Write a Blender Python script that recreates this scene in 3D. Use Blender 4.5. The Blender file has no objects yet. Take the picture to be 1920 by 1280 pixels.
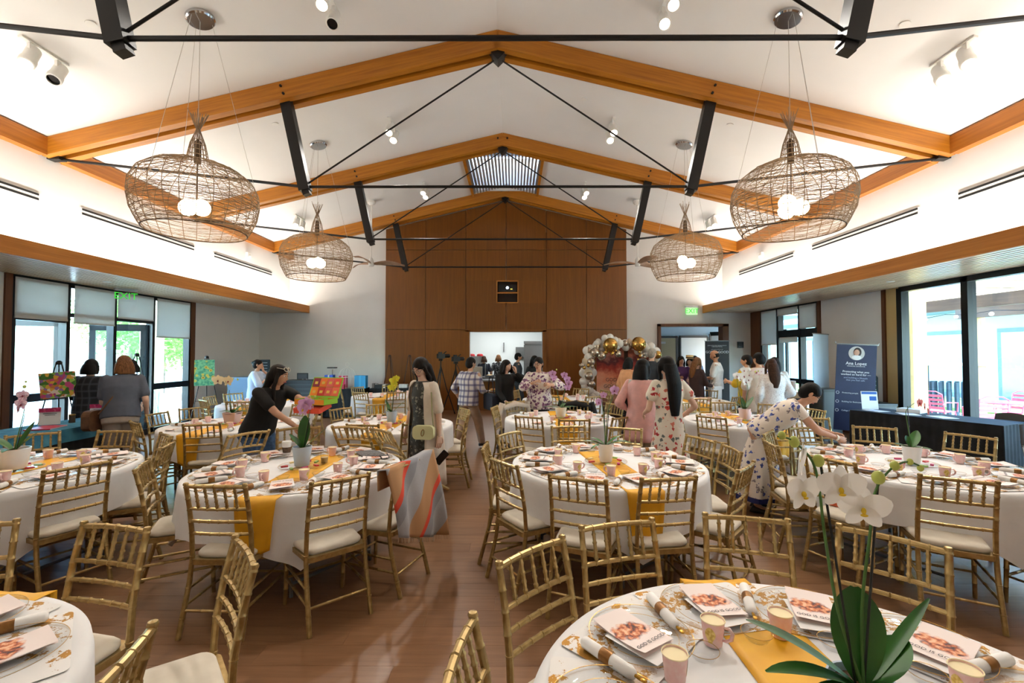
import bpy, bmesh, math, random
from mathutils import Vector, Matrix, Euler
random.seed(7)
V = Vector
PI = math.pi
R = math.radians
scene = bpy.context.scene
COL = scene.collection

# ------------------------------------------------------------------ camera
cam_d = bpy.data.cameras.new('camera'); cam = bpy.data.objects.new('camera', cam_d); COL.objects.link(cam)
cam_d.sensor_width = 36.0; cam_d.lens = 853 / 1920 * 36; cam_d.clip_end = 300
cam.location = (0, 0, 1.70)
cam.rotation_euler = (R(90 + 1.477), 0, R(0.134))
scene.camera = cam

# ------------------------------------------------------------------ world, sun, large lights, exposure
scene.view_settings.view_transform = 'Standard'
scene.view_settings.look = 'None'
scene.view_settings.gamma = 1.0
scene.view_settings.use_curve_mapping = False
scene.view_settings.exposure = 0.82
w = bpy.data.worlds.new('world'); scene.world = w; w.use_nodes = True
nt = w.node_tree; bg = nt.nodes['Background']
sky = nt.nodes.new('ShaderNodeTexSky'); sky.sky_type = 'NISHITA'; sky.sun_disc = False
sky.sun_elevation = R(58); sky.sun_rotation = R(190); sky.altitude = 50; sky.air_density = 1.0; sky.dust_density = 1.5; sky.ozone_density = 1.0
nt.links.new(sky.outputs[0], bg.inputs[0]); bg.inputs[1].default_value = 3.4

def light(name, kind, loc, rot=(0, 0, 0), energy=10, color=(1, 1, 1), size=None, size_y=None, spot=None):
    d = bpy.data.lights.new(name, kind); d.energy = energy; d.color = color
    if kind == 'AREA':
        d.shape = 'RECTANGLE'; d.size = size; d.size_y = size_y or size
    elif size is not None and kind != 'SUN':
        d.shadow_soft_size = size
    if spot: d.spot_size = R(spot); d.spot_blend = .6
    o = bpy.data.objects.new(name, d); o.location = loc; o.rotation_euler = rot; COL.objects.link(o); return o

sun = light('sun', 'SUN', (0, 0, 20), (R(34), R(5), 0), 3.4, (1, .95, .88)); sun.data.angle = R(.6)
WARM = (1.0, .93, .83)
CX = -.22                                   # centre line of the hall
for s in (-1, 1):                           # warm light strips lying in the two coves
    for y in (-.6, 3.0, 6.6, 10.2, 12.7):
        light('cove_light', 'AREA', (CX + s * 6.22, y, 3.08), (R(180), 0, 0), 46 if y < 12 else 15, WARM, .14, 3.5 if y < 12 else 1.4)
for y0, y1, s in ((6.9, 10.75, -1), (3.4, 8.42, 1), (10.66, 13.1, 1)):     # daylight enters through the glazed bays: sky portals
    x = -7.80 if s < 0 else 7.30
    p = light('window_portal', 'AREA', (x, (y0 + y1) / 2, 1.5), (0, R(-90 if s < 0 else 90), 0), 1, (1, 1, 1), 3.0, y1 - y0); p.data.cycles.is_portal = True
cy = scene.cycles
cy.max_bounces = 7; cy.diffuse_bounces = 4; cy.glossy_bounces = 3; cy.transmission_bounces = 4; cy.transparent_max_bounces = 16
cy.caustics_reflective = False; cy.caustics_refractive = False; cy.sample_clamp_indirect = 6

# ------------------------------------------------------------------ helpers
def lin(c):
    f = lambda u: u / 12.92 if u <= .04045 else ((u + .055) / 1.055) ** 2.4
    return tuple(f(x / 255) for x in c) + (1,)
MATS = {}
def mat(name, rgb=(200, 200, 200), rough=.5, metal=0, emit=None, strength=0, spec=.5, alpha=None, sheen=0):
    if name in MATS: return MATS[name]
    m = bpy.data.materials.new(name); m.use_nodes = True; MATS[name] = m
    b = m.node_tree.nodes['Principled BSDF']
    b.inputs['Base Color'].default_value = lin(rgb); b.inputs['Roughness'].default_value = rough; b.inputs['Metallic'].default_value = metal
    b.inputs['Specular IOR Level'].default_value = spec
    if sheen: b.inputs['Sheen Weight'].default_value = sheen
    if emit: b.inputs['Emission Color'].default_value = lin(emit); b.inputs['Emission Strength'].default_value = strength
    return m
def N(m, kind, **kw):
    n = m.node_tree.nodes.new(kind)
    for k, v in kw.items():
        if k.startswith('_'): setattr(n, k[1:], v)
        else: n.inputs[k].default_value = v
    return n
def L(m, a, b): m.node_tree.links.new(a, b)
def bsdf(m): return m.node_tree.nodes['Principled BSDF']
def coords(m, scale=(1, 1, 1), rot=(0, 0, 0), kind='Object'):
    t = N(m, 'ShaderNodeTexCoord'); mp = N(m, 'ShaderNodeMapping'); mp.inputs['Scale'].default_value = scale; mp.inputs['Rotation'].default_value = rot
    L(m, t.outputs[kind], mp.inputs[0]); return mp.outputs[0]
def ramp(m, src, stops, interp='LINEAR'):
    r = N(m, 'ShaderNodeValToRGB'); cr = r.color_ramp; cr.interpolation = interp
    while len(cr.elements) > 1: cr.elements.remove(cr.elements[0])
    cr.elements[0].position = stops[0][0]; cr.elements[0].color = lin(stops[0][1])
    for p, c in stops[1:]:
        e = cr.elements.new(p); e.color = lin(c)
    L(m, src, r.inputs[0]); return r.outputs[0]
def mixc(m, fac, a, b, blend='MIX'):
    n = N(m, 'ShaderNodeMix', _data_type='RGBA', _blend_type=blend)
    if hasattr(fac, 'is_linked'): L(m, fac, n.inputs[0])
    else: n.inputs[0].default_value = fac
    for i, x in ((6, a), (7, b)):
        if hasattr(x, 'is_linked'): L(m, x, n.inputs[i])
        else: n.inputs[i].default_value = lin(x)
    return n.outputs[2]
def bump(m, h, strength=.2, dist=.01):
    b = N(m, 'ShaderNodeBump', Strength=strength, Distance=dist); L(m, h, b.inputs['Height']); L(m, b.outputs[0], bsdf(m).inputs['Normal'])
def math_(m, op, a, b=None):
    n = N(m, 'ShaderNodeMath', _operation=op)
    for i, x in ((0, a), (1, b)):
        if x is None: continue
        if hasattr(x, 'is_linked'): L(m, x, n.inputs[i])
        else: n.inputs[i].default_value = x
    return n.outputs[0]
def wood(name, dark, light_, scale=(1, 1, 1), rough=.45, vary=0):
    if name in MATS: return MATS[name]
    m = mat(name, light_, rough)
    c = coords(m, scale)
    n1 = N(m, 'ShaderNodeTexNoise', Scale=1.0, Detail=6.0, Roughness=.62); L(m, c, n1.inputs['Vector'])
    col = ramp(m, n1.outputs[0], [(.3, dark), (.72, light_)])
    if vary:
        oi = N(m, 'ShaderNodeObjectInfo'); mr = N(m, 'ShaderNodeMapRange'); mr.inputs[3].default_value = 1 - vary; mr.inputs[4].default_value = 1 + vary * .6
        L(m, oi.outputs['Random'], mr.inputs[0])
        hs = N(m, 'ShaderNodeHueSaturation'); L(m, mr.outputs[0], hs.inputs['Value']); L(m, col, hs.inputs['Color']); col = hs.outputs[0]
    L(m, col, bsdf(m).inputs['Base Color']); bump(m, n1.outputs[0], .08, .003)
    return m
def noisy(name, a, b, scale=8, rough=.8, lo=.4, hi=.6, detail=3, bumpy=0, kind='Object', metal=0):
    if name in MATS: return MATS[name]
    m = mat(name, a, rough, metal); c = coords(m, kind=kind)
    n = N(m, 'ShaderNodeTexNoise', Scale=scale, Detail=detail); L(m, c, n.inputs['Vector'])
    L(m, ramp(m, n.outputs[0], [(lo, a), (hi, b)]), bsdf(m).inputs['Base Color'])
    if bumpy: bump(m, n.outputs[0], bumpy, .01)
    return m
def spots(name, base, cols, scale=14, size=.3, rough=.85, dens=.35):
    """printed fabric: scattered blots of several colours"""
    if name in MATS: return MATS[name]
    m = mat(name, base, rough); c = coords(m)
    nz = N(m, 'ShaderNodeTexNoise', Scale=scale * 1.6, Detail=2.0); L(m, c, nz.inputs['Vector'])
    add = N(m, 'ShaderNodeVectorMath', _operation='MULTIPLY_ADD'); L(m, nz.outputs[1], add.inputs[0]); add.inputs[1].default_value = (.06, .06, .06); L(m, c, add.inputs[2])
    v = N(m, 'ShaderNodeTexVoronoi', Scale=scale); L(m, add.outputs[0], v.inputs['Vector'])
    sep = N(m, 'ShaderNodeSeparateColor'); L(m, v.outputs['Color'], sep.inputs[0])
    k = len(cols); pal = ramp(m, sep.outputs[0], [(i / k, q) for i, q in enumerate(cols)], 'CONSTANT')
    pick = math_(m, 'GREATER_THAN', sep.outputs[1], dens)
    inside = math_(m, 'LESS_THAN', v.outputs['Distance'], size)
    core = ramp(m, math_(m, 'DIVIDE', v.outputs['Distance'], size), [(.0, (150, 140, 140)), (.3, (200, 196, 196)), (.55, (255, 255, 255))]); pal = mixc(m, 1.0, pal, core, 'MULTIPLY')
    col = mixc(m, math_(m, 'MULTIPLY', pick, inside), base, pal)
    L(m, col, bsdf(m).inputs['Base Color']); return m

class MB:
    """collects geometry for ONE mesh object"""
    def __init__(s): s.v = []; s.f = []; s.m = []; s.mi = 0
    def add(s, vs, fs):
        o = len(s.v); s.v += [tuple(p) for p in vs]; s.f += [tuple(i + o for i in f) for f in fs]; s.m += [s.mi] * len(fs); return s
    def box(s, c, d, rot=None, taper=1.0):
        x, y, z = d[0] / 2, d[1] / 2, d[2] / 2
        pts = [V((sx * x * (taper if sz > 0 else 1), sy * y * (taper if sz > 0 else 1), sz * z)) for sz in (-1, 1) for sy in (-1, 1) for sx in (-1, 1)]
        if rot is not None: pts = [rot @ p for p in pts]
        return s.add([p + V(c) for p in pts], [(0, 2, 3, 1), (4, 5, 7, 6), (0, 1, 5, 4), (2, 6, 7, 3), (0, 4, 6, 2), (1, 3, 7, 5)])
    def beam(s, a, b, wd, ht, up=(0, 0, 1)):
        a, b = V(a), V(b); d = b - a; L_ = d.length; y = d.normalized(); x = y.cross(V(up)).normalized(); z = x.cross(y)
        rot = Matrix((x, y, z)).transposed()
        return s.box((a + b) / 2, (wd, L_, ht), rot)
    def tube(s, pts, rad, n=8, closed=False, cap=True):
        pts = [V(p) for p in pts]; k = len(pts)
        rads = rad if isinstance(rad, (list, tuple)) else [rad] * k
        ref = None; vs = []; fs = []
        for i, p in enumerate(pts):
            if closed: t = pts[(i + 1) % k] - pts[i - 1]
            else: t = pts[min(i + 1, k - 1)] - pts[max(i - 1, 0)]
            t = t.normalized() if t.length > 1e-9 else V((0, 0, 1))
            if ref is None: ref = t.orthogonal().normalized()
            u = (ref - t * ref.dot(t)); u = u.normalized() if u.length > 1e-6 else t.orthogonal().normalized(); ref = u; w_ = t.cross(u)
            for j in range(n):
                a = 2 * PI * j / n; vs.append(p + (u * math.cos(a) + w_ * math.sin(a)) * rads[i])
        rng = k if closed else k - 1
        for i in range(rng):
            for j in range(n):
                a0 = i * n + j; a1 = i * n + (j + 1) % n; b0 = ((i + 1) % k) * n + j; b1 = ((i + 1) % k) * n + (j + 1) % n
                fs.append((a0, a1, b1, b0))
        if cap and not closed: fs.append(tuple(range(n - 1, -1, -1))); fs.append(tuple((k - 1) * n + j for j in range(n)))
        return s.add(vs, fs)
    def lathe(s, prof, c=(0, 0, 0), n=24, rot=None, cap=True):
        vs = []; fs = []
        for r, z in prof:
            for j in range(n):
                a = 2 * PI * j / n; p = V((r * math.cos(a), r * math.sin(a), z))
                if rot is not None: p = rot @ p
                vs.append(p + V(c))
        k = len(prof)
        for i in range(k - 1):
            for j in range(n): fs.append((i * n + j, i * n + (j + 1) % n, (i + 1) * n + (j + 1) % n, (i + 1) * n + j))
        if cap:
            if prof[0][0] > 1e-6: fs.append(tuple(range(n - 1, -1, -1)))
            if prof[-1][0] > 1e-6: fs.append(tuple((k - 1) * n + j for j in range(n)))
        return s.add(vs, fs)
    def ball(s, c, r, n=12, k=8, rot=None):
        rr = r if isinstance(r, (tuple, list)) else (r, r, r)
        vs = [V((0, 0, -rr[2]))]; fs = []
        for i in range(1, k):
            t = PI * i / k
            for j in range(n):
                a = 2 * PI * j / n; vs.append(V((rr[0] * math.sin(t) * math.cos(a), rr[1] * math.sin(t) * math.sin(a), -rr[2] * math.cos(t))))
        vs.append(V((0, 0, rr[2])))
        for j in range(n): fs.append((0, 1 + (j + 1) % n, 1 + j))
        for i in range(k - 2):
            for j in range(n): fs.append((1 + i * n + j, 1 + i * n + (j + 1) % n, 1 + (i + 1) * n + (j + 1) % n, 1 + (i + 1) * n + j))
        e = len(vs) - 1; b = 1 + (k - 2) * n
        for j in range(n): fs.append((b + j, b + (j + 1) % n, e))
        if rot is not None: vs = [rot @ p for p in vs]
        return s.add([p + V(c) for p in vs], fs)
    def prism(s, poly, z0, z1, fn=None):
        k = len(poly); vs = [(x, y, z0) for x, y in poly] + [(x, y, z1) for x, y in poly]
        if fn: vs = [fn(V(p)) for p in vs]
        return s.add(vs, [tuple(range(k - 1, -1, -1)), tuple(range(k, 2 * k))] + [(i, (i + 1) % k, k + (i + 1) % k, k + i) for i in range(k)])
    def grid(s, fn, nu, nv, wrap=False):
        vs = [fn(i / nu, j / nv) for j in range(nv + 1) for i in range(nu + (0 if wrap else 1))]
        c = nu if wrap else nu + 1; fs = []
        for j in range(nv):
            for i in range(nu): fs.append((j * c + i, j * c + (i + 1) % c if wrap else j * c + i + 1, (j + 1) * c + ((i + 1) % c if wrap else i + 1), (j + 1) * c + i))
        return s.add(vs, fs)
    def loft(s, rings, n=20, cap=True, ripple=None):
        """rings: (centre, x-axis vector, y-axis vector)"""
        vs = []; fs = []
        for i, (c, ax, ay) in enumerate(rings):
            for j in range(n):
                a = 2 * PI * j / n; k_ = 1 + (ripple(i, a) if ripple else 0)
                vs.append(V(c) + V(ax) * math.cos(a) * k_ + V(ay) * math.sin(a) * k_)
        k = len(rings)
        for i in range(k - 1):
            for j in range(n): fs.append((i * n + j, i * n + (j + 1) % n, (i + 1) * n + (j + 1) % n, (i + 1) * n + j))
        if cap: fs.append(tuple(range(n - 1, -1, -1))); fs.append(tuple((k - 1) * n + j for j in range(n)))
        return s.add(vs, fs)
    def mesh(s, name, mats, smooth=False):
        me = bpy.data.meshes.new(name); me.from_pydata(s.v, [], s.f)
        for m in (mats if isinstance(mats, (list, tuple)) else [mats]): me.materials.append(m)
        if any(s.m): me.polygons.foreach_set('material_index', s.m)
        me.validate(); 
        bm = bmesh.new(); bm.from_mesh(me); bmesh.ops.recalc_face_normals(bm, faces=bm.faces); bm.to_mesh(me); bm.free()
        if smooth:
            me.polygons.foreach_set('use_smooth', [True] * len(me.polygons))
            if smooth != 'all': me.set_sharp_from_angle(angle=R(40 if smooth is True else smooth))
        return me
    def build(s, name, mats, parent=None, smooth=False, loc=None):
        return link(name, s.mesh(name, mats, smooth), parent, loc)
def link(name, me, parent=None, loc=None, rot=None):
    o = bpy.data.objects.new(name, me); COL.objects.link(o)
    if parent is not None: o.parent = parent
    if loc is not None: o.location = loc
    if rot is not None: o.rotation_euler = rot
    return o
def tag(o, label=None, cat=None, group=None, kind=None):
    if label: o['label'] = label
    if cat: o['category'] = cat
    if group: o['group'] = group
    if kind: o['kind'] = kind
    return o
def thing(name, label, cat, loc=(0, 0, 0), rz=0, group=None):
    o = bpy.data.objects.new(name, None); o.empty_display_size = .1; COL.objects.link(o); o.location = loc; o.rotation_euler = (0, 0, rz)
    return tag(o, label, cat, group)
def struct(o): o['kind'] = 'structure'; return o
def box(name, lo, hi, m, parent=None):
    c = [(a + b) / 2 for a, b in zip(lo, hi)]; d = [abs(b - a) for a, b in zip(lo, hi)]
    return MB().box(c, d).build(name, m, parent)
def copy_tree(o, parent=None, loc=None, rot=None):
    c = o.copy(); COL.objects.link(c)
    if parent is not None: c.parent = parent
    if loc is not None: c.location = loc
    if rot is not None: c.rotation_euler = rot
    for ch in KIDS.get(o.name) or kids(o): copy_tree(ch, c)
    return c
KIDS = {}
def kids(o):
    KIDS[o.name] = list(o.children); return KIDS[o.name]
TXT = {}
def text_mesh(body, size, m, align='CENTER', extrude=.0008, bold=0):
    key = (body, size, m.name, align)
    if key in TXT: return TXT[key]
    cu = bpy.data.curves.new('lettering', 'FONT'); cu.body = body; cu.size = size; cu.align_x = align; cu.align_y = 'CENTER'; cu.extrude = extrude; cu.resolution_u = 2; cu.offset = bold
    o = bpy.data.objects.new('lettering', cu); COL.objects.link(o)
    dg = bpy.context.evaluated_depsgraph_get(); me = bpy.data.meshes.new_from_object(o.evaluated_get(dg)); me.materials.clear(); me.materials.append(m); me.name = 'lettering'
    bpy.data.objects.remove(o); bpy.data.curves.remove(cu); TXT[key] = me; return me
def lettering(body, size, m, parent, loc, rot=(R(90), 0, 0), **kw):
    return link('lettering', text_mesh(body, size, m, **kw), parent, loc, rot)
def arc(r, a0, a1, n, c=(0, 0)): return [(c[0] + r * math.cos(a0 + (a1 - a0) * i / n), c[1] + r * math.sin(a0 + (a1 - a0) * i / n)) for i in range(n + 1)]
def rrect(w_, h_, r, n=4, c=(0, 0)):
    p = []
    for (sx, sy, a) in ((1, 1, 0), (-1, 1, PI / 2), (-1, -1, PI), (1, -1, 1.5 * PI)): p += arc(r, a, a + PI / 2, n, (c[0] + sx * (w_ / 2 - r), c[1] + sy * (h_ / 2 - r)))
    return p

# ------------------------------------------------------------------ materials
M_white = noisy('white_plaster', (230, 229, 226), (228, 227, 224), 2.5, .9)
M_ceil = noisy('white_ceiling', (236, 235, 233), (234, 233, 231), 1.5, .9)
M_beam = wood('glulam_timber', (154, 90, 9), (197, 128, 28), (1.2, 14, 30), .5, .06)
M_eave = wood('eave_timber', (150, 86, 18), (186, 114, 36), (20, 1.0, 30), .5)
M_fascia = wood('fascia_timber', (170, 104, 34), (204, 134, 54), (20, .8, 26), .5)
M_panel = wood('veneer_panel', (114, 64, 8), (132, 78, 14), (26, 26, 1.1), .42, .1)
M_trimw = wood('brown_trim', (84, 46, 20), (112, 66, 32), (20, 20, 1.2), .5)
M_slat = wood('soffit_slat', (206, 178, 146), (230, 206, 176), (24, .9, 24), .3, .08)
M_black = mat('black_steel', (24, 23, 23), .45, .3)
M_frame = mat('dark_aluminium', (30, 34, 38), .35, .5)
M_chrome = mat('polished_chrome', (200, 200, 202), .12, 1)
M_steel = mat('stainless_steel', (150, 152, 154), .3, .9)
M_lampw = mat('white_enamel', (236, 235, 230), .4)
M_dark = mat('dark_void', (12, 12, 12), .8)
M_grey = mat('grey_plastic', (92, 94, 96), .6)
M_shade = mat('roller_shade', (214, 214, 210), .9)
def glass(name, tint=(235, 245, 245), gl=1.0):
    m = bpy.data.materials.new(name); m.use_nodes = True; MATS[name] = m; t = m.node_tree; t.nodes.clear()
    out = t.nodes.new('ShaderNodeOutputMaterial'); tr = t.nodes.new('ShaderNodeBsdfTransparent'); g = t.nodes.new('ShaderNodeBsdfGlossy'); mx = t.nodes.new('ShaderNodeMixShader')
    fr = t.nodes.new('ShaderNodeFresnel'); ge = t.nodes.new('ShaderNodeNewGeometry'); mr = t.nodes.new('ShaderNodeMapRange'); mr.inputs[3].default_value = 1.45; mr.inputs[4].default_value = 1 / 1.45
    t.links.new(ge.outputs['Backfacing'], mr.inputs[0]); t.links.new(mr.outputs[0], fr.inputs[0])
    tr.inputs[0].default_value = lin(tint); g.inputs['Roughness'].default_value = .02
    mu = t.nodes.new('ShaderNodeMath'); mu.operation = 'MULTIPLY'; mu.inputs[1].default_value = gl; t.links.new(fr.outputs[0], mu.inputs[0]); t.links.new(mu.outputs[0], mx.inputs[0]); t.links.new(tr.outputs[0], mx.inputs[1]); t.links.new(g.outputs[0], mx.inputs[2]); t.links.new(mx.outputs[0], out.inputs[0])
    return m
M_glass = glass('window_glass', (225, 240, 242))
M_clear = glass('clear_plastic', (251, 252, 253), .45)
def translucent(m, amt=.35, col=None):
    t = m.node_tree; b = bsdf(m); out = [n for n in t.nodes if n.type == 'OUTPUT_MATERIAL'][0]
    tl = t.nodes.new('ShaderNodeBsdfTranslucent'); mx = t.nodes.new('ShaderNodeMixShader'); mx.inputs[0].default_value = amt
    tl.inputs[0].default_value = b.inputs['Base Color'].default_value if col is None else lin(col)
    t.links.new(b.outputs[0], mx.inputs[1]); t.links.new(tl.outputs[0], mx.inputs[2]); t.links.new(mx.outputs[0], out.inputs[0])
translucent(M_shade, .3)
M_gold = noisy('gold_paint', (182, 156, 104), (160, 134, 84), 30, .34, .35, .65, metal=.7)
M_cush = noisy('ivory_cushion', (226, 216, 198), (214, 203, 184), 6, .85)
M_cloth = noisy('white_tablecloth', (236, 235, 234), (232, 231, 230), 5, .85, bumpy=.5)
M_runner = noisy('mustard_satin', (240, 180, 26), (228, 164, 20), 4, .55)
M_ink = mat('print_ink', (70, 62, 66), .7)
M_inkw = mat('white_print', (235, 236, 240), .7)
M_paper = mat('white_paper', (240, 238, 236), .8)
M_goldfoil = mat('gold_foil', (190, 146, 62), .3, .9)
# ================================================================== SETTING
XL, XR, YB, YF = -7.66, 7.15, 13.7, -3.0
UW, FA = 6.54, 5.93                       # upper wall and fascia, measured from the centre line
RZ, SL = 6.34, .24
def ceil_z(x): return RZ - SL * abs(x - CX)
# floor with planks running across the hall
floor = struct(box('floor', (XL - .1, YF, -.2), (XR + .1, YB + 4.6, -.012), mat('floor_joint', (66, 42, 28), .8)))
M_plank = wood('floor_plank', (122, 86, 57), (148, 108, 76), (1.6, 26, 8), .34, .08)
pw, pl = .178, 1.22
plank_me = MB().box((0, 0, -.006), (pl - .0012, pw - .0012, .012)).mesh('plank', M_plank)
cells = []
ny = int((YB - YF) / pw) + 1
for j in range(ny):
    off = (j * .437) % pl
    for i in range(int((XR - XL) / pl) + 2):
        cells.append((XL - pl + off + i * pl + pl / 2, YF + j * pw + pw / 2))
near = sorted([c for c in cells if abs(c[0]) < 1.25 * c[1] + .9 and c[1] > 1.3 and XL + .6 < c[0] < XR - .6], key=lambda c: c[1])[:300]
ns = set(near)
for c in near: link('plank', plank_me, floor, (c[0], c[1], 0))
rest = MB()
for (x, y) in cells:
    if (x, y) in ns: continue
    x0, x1 = max(x - pl / 2, XL), min(x + pl / 2, XR); y1 = min(y + pw / 2, YB)
    if x1 - x0 > .02: rest.box(((x0 + x1) / 2, (y - pw / 2 + y1) / 2, -.006), (x1 - x0 - .0012, y1 - y + pw / 2 - .0012, .012))
tag(rest.build('far_planks', M_plank, floor), kind='stuff')
# ceiling: two slopes with the skylight well left open
sk0, sk1, skw = 9.82, 12.5, .92
cl = MB()
def slope(x0, x1, y0, y1):
    vs = []
    for y in (y0, y1):
        for (x, dz) in ((x0, 0), (x1, 0), (x1, .18), (x0, .18)): vs.append((x, y, ceil_z(x) + dz))
    cl.add(vs, [(0, 1, 2, 3), (4, 7, 6, 5), (0, 4, 5, 1), (1, 5, 6, 2), (2, 6, 7, 3), (3, 7, 4, 0)])
for s in (-1, 1):
    slope(CX + s * skw, CX + s * 6.75, YF, YB + .2)
    slope(CX, CX + s * skw, YF, sk0); slope(CX, CX + s * skw, sk1, YB + .2)
struct(cl.build('ceiling', M_ceil))
# skylight: timber curb, pale slats, glass above
skt = thing('skylight', 'slatted skylight with timber edges at the roof ridge', 'skylight', (CX, 11.16, RZ))
for s in (-1, 1):
    z = ceil_z(CX + s * skw) - RZ
    MB().box((s * (skw - .03), 0, z - .02), (.06, sk1 - sk0, .12)).build('curb', M_beam, skt)
    MB().box((s * (skw + .02), 0, z + .42), (.04, sk1 - sk0, .75)).build('well_side', M_ceil, skt)
MB().box((0, sk0 - 11.16 + .02, .3), (2 * skw, .04, .9)).build('well_end', M_ceil, skt); MB().box((0, sk1 - 11.16 - .02, .3), (2 * skw, .04, .9)).build('well_end', M_ceil, skt)
sl_m = mat('skylight_slat', (150, 142, 136), .7)
for k in range(22):
    x = -skw + .085 + k * (2 * skw - .17) / 21
    MB().box((x, 0, ceil_z(CX + x) - RZ), (.04, sk1 - sk0 - .1, .10)).build('slat', sl_m, skt)
MB().box((0, 0, .8), (2 * skw + .1, sk1 - sk0, .02)).build('pane', glass('skylight_glass', (84, 86, 88)), skt)
# upper walls, cove shelves, fascias, soffits
for s, side in ((-1, 'left'), (1, 'right')):
    xw = XL if s < 0 else XR
    x0 = CX + s * UW
    struct(box('wall_upper_' + side, (x0, YF, 2.98), (x0 + s * .16, YB + .1, ceil_z(x0) + .1), M_white))
    xf = CX + s * FA
    struct(box('trim_fascia_' + side, (xf, YF, 2.91), (xf + s * .05, YB, 3.13), M_fascia))
    struct(box('ceiling_cove_' + side, (xf + s * .05, YF, 2.985), (x0, YB, 3.0), M_white))
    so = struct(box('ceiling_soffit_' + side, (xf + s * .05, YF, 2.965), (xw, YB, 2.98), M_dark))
    n = int((abs(xw - xf) - .06) / .115); sm = MB().box((0, (YB + YF) / 2, 2.925), (.08, YB - YF, .018)).mesh('slat', M_slat)
    for k in range(n + 1): link('slat', sm, so, (xf + s * (.1 + k * .115), 0, 0))
    for k, y in enumerate((5.2, 7.7, 10.2, 12.4)):
        d = thing('downlight', f'small round recessed downlight, {["nearest", "second", "third", "farthest"][k]} in the slatted {side} soffit', 'downlight', (xw - s * .75, y, 2.912))
        MB().lathe([(.045, 0), (.06, -.002), (.06, .004)], n=16).build('trim_ring', M_lampw if k != 2 else M_lampw, d)
        MB().lathe([(.0, .002), (.044, .002)], n=16, cap=False).build('lens', mat('downlight_lens', (200, 196, 190), .3, emit=(255, 230, 190), strength=3), d)
# slot diffusers in the upper walls
for s, side in ((-1, 'left'), (1, 'right')):
    for k, (a, b) in enumerate(((3.95, 6.4), (7.05, 9.55), (10.2, 12.65))):
        x = CX + s * (UW - .004)
        t = thing('slot_diffuser', f'black double-slot air diffuser on the {side} upper wall, {["nearest", "middle", "farthest"][k]} of three', 'air vent', (x, (a + b) / 2, 3.92))
        MB().box((0, 0, 0), (.02, b - a + .03, .115)).build('frame', M_white, t)
        for dz in (-.033, .033): MB().box((-s * .011, 0, dz), (.004, b - a, .03)).build('slot', M_dark, t)
# eave beams
for s in (-1, 1):
    for a, b in ((YF, 3.28), (3.59, 6.40), (6.71, 9.45), (9.76, 12.57), (12.88, YB)):
        struct(MB().box((CX + s * (UW - .06), (a + b) / 2, ceil_z(CX + s * UW) - .12), (.12, b - a, .25)).build('eave_beam', M_eave))
# roof trusses
RAFT = MB().box((0, 0, 0), (6.5 * math.hypot(1, SL) + .05, .11, .25)).mesh('rafter', M_beam)
names = ['nearest roof truss, black rods crossing the top of the view', 'second roof truss, its timber rafters spanning the whole view', 'third roof truss, in front of the slatted skylight', 'farthest roof truss, just before the brown veneer wall']
for i, y in enumerate((3.28, 6.40, 9.45, 12.57)):
    t = thing('roof_truss', names[i], 'truss', (CX, y, 0))
    for s in (-1, 1):
        for dy in (.055, .255):
            o = link('rafter', RAFT, t, (s * 3.25, dy, RZ - .135 - SL * 3.25), (0, s * math.atan(SL), 0))
        top = V((s * 3.10, .155, RZ - SL * 3.1 - .2)); bot = V((s * 2.80, .155, 4.06))
        st = MB().beam(top, bot, .15, .13, up=(0, 1, 0)).build('strut', M_black, t)
        MB().beam(bot + V((0, 0, .03)), bot + V((-s * .03, 0, -.06)), .10, .09, up=(0, 1, 0)).build('shoe', M_black, st)
        MB().tube([V((s * 6.42, .155, RZ - SL * 6.42 - .27)), V((s * 2.82, .155, 4.12))], .021, 8).build('tie_rod', M_black, t)
        MB().tube([V((s * 2.78, .155, 4.16)), V((s * .06, .155, RZ - .36))], .013, 8).build('diagonal_rod', M_black, t)
        MB().box((s * 6.44, .155, RZ - SL * 6.44 - .26), (.18, .12, .05)).build('rod_bracket', M_black, t)
        for (bx, dz) in ((3.1, -.08), (3.06, -.2), (.1, -.1)):
            MB().lathe([(.018, 0), (.018, .02)], (s * bx, 0, RZ - SL * bx + dz), 8, Matrix.Rotation(R(90), 3, 'X')).build('bolt', M_black, t)
    MB().tube([V((-2.82, .155, 4.12)), V((2.82, .155, 4.12))], .021, 8).build('tie_rod', M_black, t)
    MB().prism([(-.13, -.24), (.13, -.24), (.07, -.33), (0, -.40), (-.07, -.33)], .06, .25, lambda p: V((p.x, p.z, RZ + p.y))).build('apex_bracket', M_black, t)
# ---- side walls
def wallbox(name, lo, hi, m=M_white): return struct(box(name, lo, hi, m))
wallbox('wall_left', (XL - .2, YF, 0), (XL, 6.86, 2.97)); wallbox('wall_left', (XL - .2, 10.83, 0), (XL, YB, 2.97))
wallbox('wall_right', (XR, YF, 0), (XR + .2, 3.4, 2.97)); wallbox('wall_right', (XR, 8.78, 0), (XR + .2, 10.62, 2.97)); wallbox('wall_right', (XR, 13.12, 0), (XR + .2, YB, 2.97), M_trimw)
wallbox('wall_front', (XL, YF - .2, 0), (XR, YF, 6.6))
# roof over the soffits, and eaves outside
for s, xw in ((-1, XL), (1, XR)):
    struct(box('ceiling_lower_roof', (CX + s * UW, YF, 2.99), (xw + s * .9, YB + .2, 3.25), mat('roof_felt', (150, 146, 140), .9)))
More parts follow.
